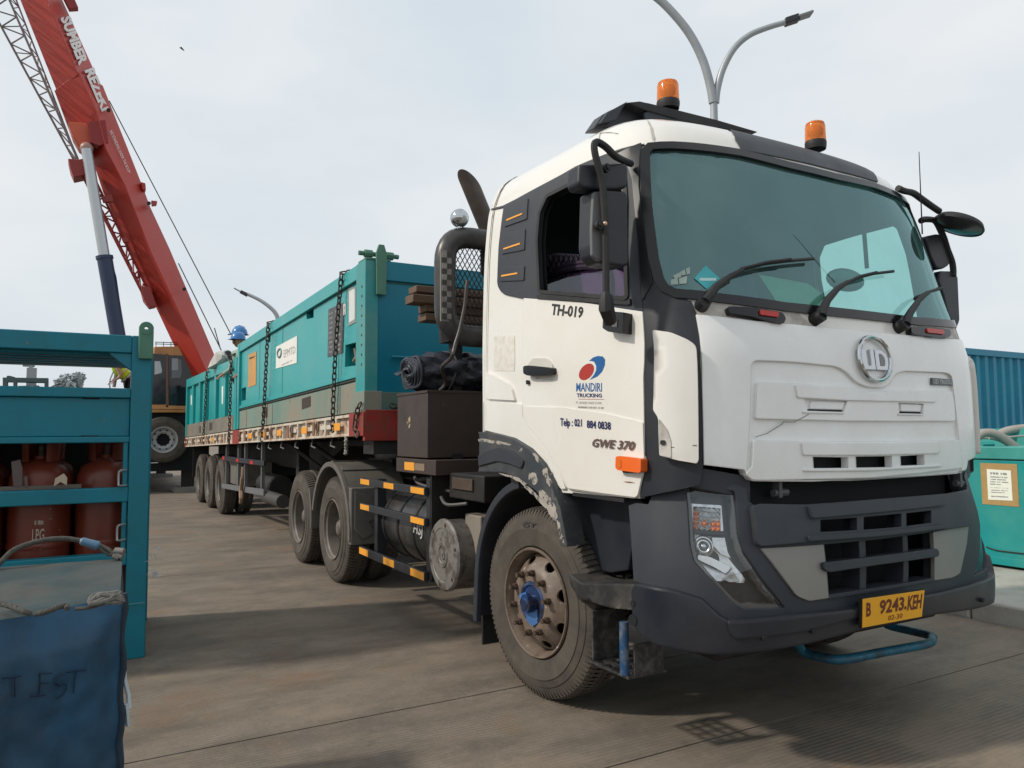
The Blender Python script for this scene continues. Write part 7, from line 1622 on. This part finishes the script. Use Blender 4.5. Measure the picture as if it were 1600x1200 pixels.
# ------------------------------------------------------------------ far things seen through the rack
ps = thing('vent_post', 'grey post with a short cross arm standing far behind the rack', 'post', (-25, -4.84, 0))
b1, b2 = onx((49, 600), -25), onx((48, 545), -25); MB().tube([(b1.x, b1.y, 0), b1, b2], [.06, .06, .05], 10).build('pole', galv, ps)
MB().tube([onx(p, -25) for p in Z_((190, 162), (290, 168))], .045, 8).build('cross_arm', galv, ps); MB().box(b1.x-.08, b1.x+.08, b1.y-.13, b1.y+.13, onx((49, 588), -25).z-.35, onx((49, 575), -25).z).build('collar', galv, ps)
fg = thing('gantry', 'dull green open steel frame standing far behind the rack', 'gantry', (-24, -5.2, 0))
def fb(px_, name='frame_bar'): MB().prism([(-24, q.y, q.z) for q in [onx(p, -24) for p in px_]], (-.4, 0, 0)).build(name, mat('dull_green_grey', (.085, .13, .13), .6), fg, .005)
fb(Z_((22, 265), (402, 270), (402, 308), (22, 300))); fb(Z_((22, 300), (60, 300), (60, 370), (22, 370))); fb(Z_((370, 308), (402, 308), (402, 370), (370, 370))); fb(Z_((110, 300), (138, 300), (138, 370), (110, 370)))
fb(Z_((155, 335), (250, 333), (265, 345), (265, 370), (150, 370)), 'machine_block'); fb(Z_((285, 332), (325, 332), (330, 370), (280, 370)), 'machine_block'); fb(Z_((55, 252), (80, 250), (125, 262), (125, 268), (55, 266)), 'top_block')
q = onx((40, 620), -24); MB().box(-24.4, -24, q.y-.8, q.y+.8, 0, q.z+.15).build('frame_base', MATS['dull_green_grey'], fg)
leafm = [mat('hazed_leaf_a', (.42, .47, .48), .8, var=.3, vs=1), mat('hazed_leaf_b', (.5, .55, .56), .8, var=.3, vs=1)]  # leaf colours paled to carry the distance haze
def tree(px_, dep, hw, hh, label):
    c = ond(px_, dep); T = thing('tree', label, 'tree', (c.x, c.y, 0), 'far trees on the horizon'); MB().tube([(c.x, c.y, 0), (c.x+.1, c.y, c.z*.6), (c.x, c.y, c.z)], [.3, .22, .1], 8).build('trunk', rust, T)
    for a in (0, 2.1, 4.2): MB().tube([(c.x, c.y, c.z*.6), (c.x+hw*.5*cos(a), c.y+hw*.5*sin(a), c.z+hh*.2)], [.12, .04], 6).build('limb', rust, T)
    mb = MB(); rnd_ = random.Random(int(px_[0]))
    blobs = [(Vector((rnd_.uniform(-.6, .6)*hw, rnd_.uniform(-.6, .6)*hw, rnd_.uniform(-.5, .6)*hh)), rnd_.uniform(.35, .6)) for _ in range(7)]
    for _ in range(1500):
        bc_, br_ = rnd_.choice(blobs); v = Vector((rnd_.gauss(0, 1), rnd_.gauss(0, 1), rnd_.gauss(0, 1))).normalized()*br_*rnd_.uniform(.6, 1.05)
        p = c+bc_+Vector((v.x*hw, v.y*hw, v.z*hh)); s_ = rnd_.uniform(.12, .3); u = Vector((rnd_.uniform(-1, 1), rnd_.uniform(-1, 1), rnd_.uniform(-1, 1))).normalized()*s_; w = u.cross(Vector((rnd_.uniform(-1, 1), rnd_.uniform(-1, 1), 1))).normalized()*s_*.7
        mb.v += [p-u, p+w, p+u, p-w]; k = len(mb.v); mb.f.append((k-4, k-3, k-2, k-1))
    me = bpy.data.meshes.new('crown'); me.from_pydata([tuple(v) for v in mb.v], [], mb.f); [me.materials.append(m) for m in leafm]
    for i, p in enumerate(me.polygons): p.material_index = i % 2
    o = bpy.data.objects.new('crown', me); link(o, T); return T
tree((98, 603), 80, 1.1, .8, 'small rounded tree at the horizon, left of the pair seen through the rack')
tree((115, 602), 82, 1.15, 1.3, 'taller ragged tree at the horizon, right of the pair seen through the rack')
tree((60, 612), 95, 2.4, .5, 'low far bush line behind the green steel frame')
# distant horizon wall of the yard
wl = MB().box(-190, -189, -140, 110, 0, 2.6).build('perimeter_wall', mat('far_wall', (.16, .17, .17), .8)); tag(wl, 'low pale perimeter wall along the far horizon', 'wall')
# bird
bp = ond((284, 76), 30); BD = thing('bird', 'small dark bird flying in the open sky beside the boom', 'bird', tuple(bp))
skin_body('body', blk, [bp+RT*-.09+UP*.06, bp+RT*-.02+UP*.01, bp+RT*.04-UP*.03, bp+RT*.10-UP*.09, bp+RT*.02+FW*.09+UP*.03, bp-FW*.09+RT*.03+UP*.03], [(0, 1), (1, 2), (2, 3), (1, 4), (1, 5)], [.018, .032, .03, .012, .016, .016], BD, 1)
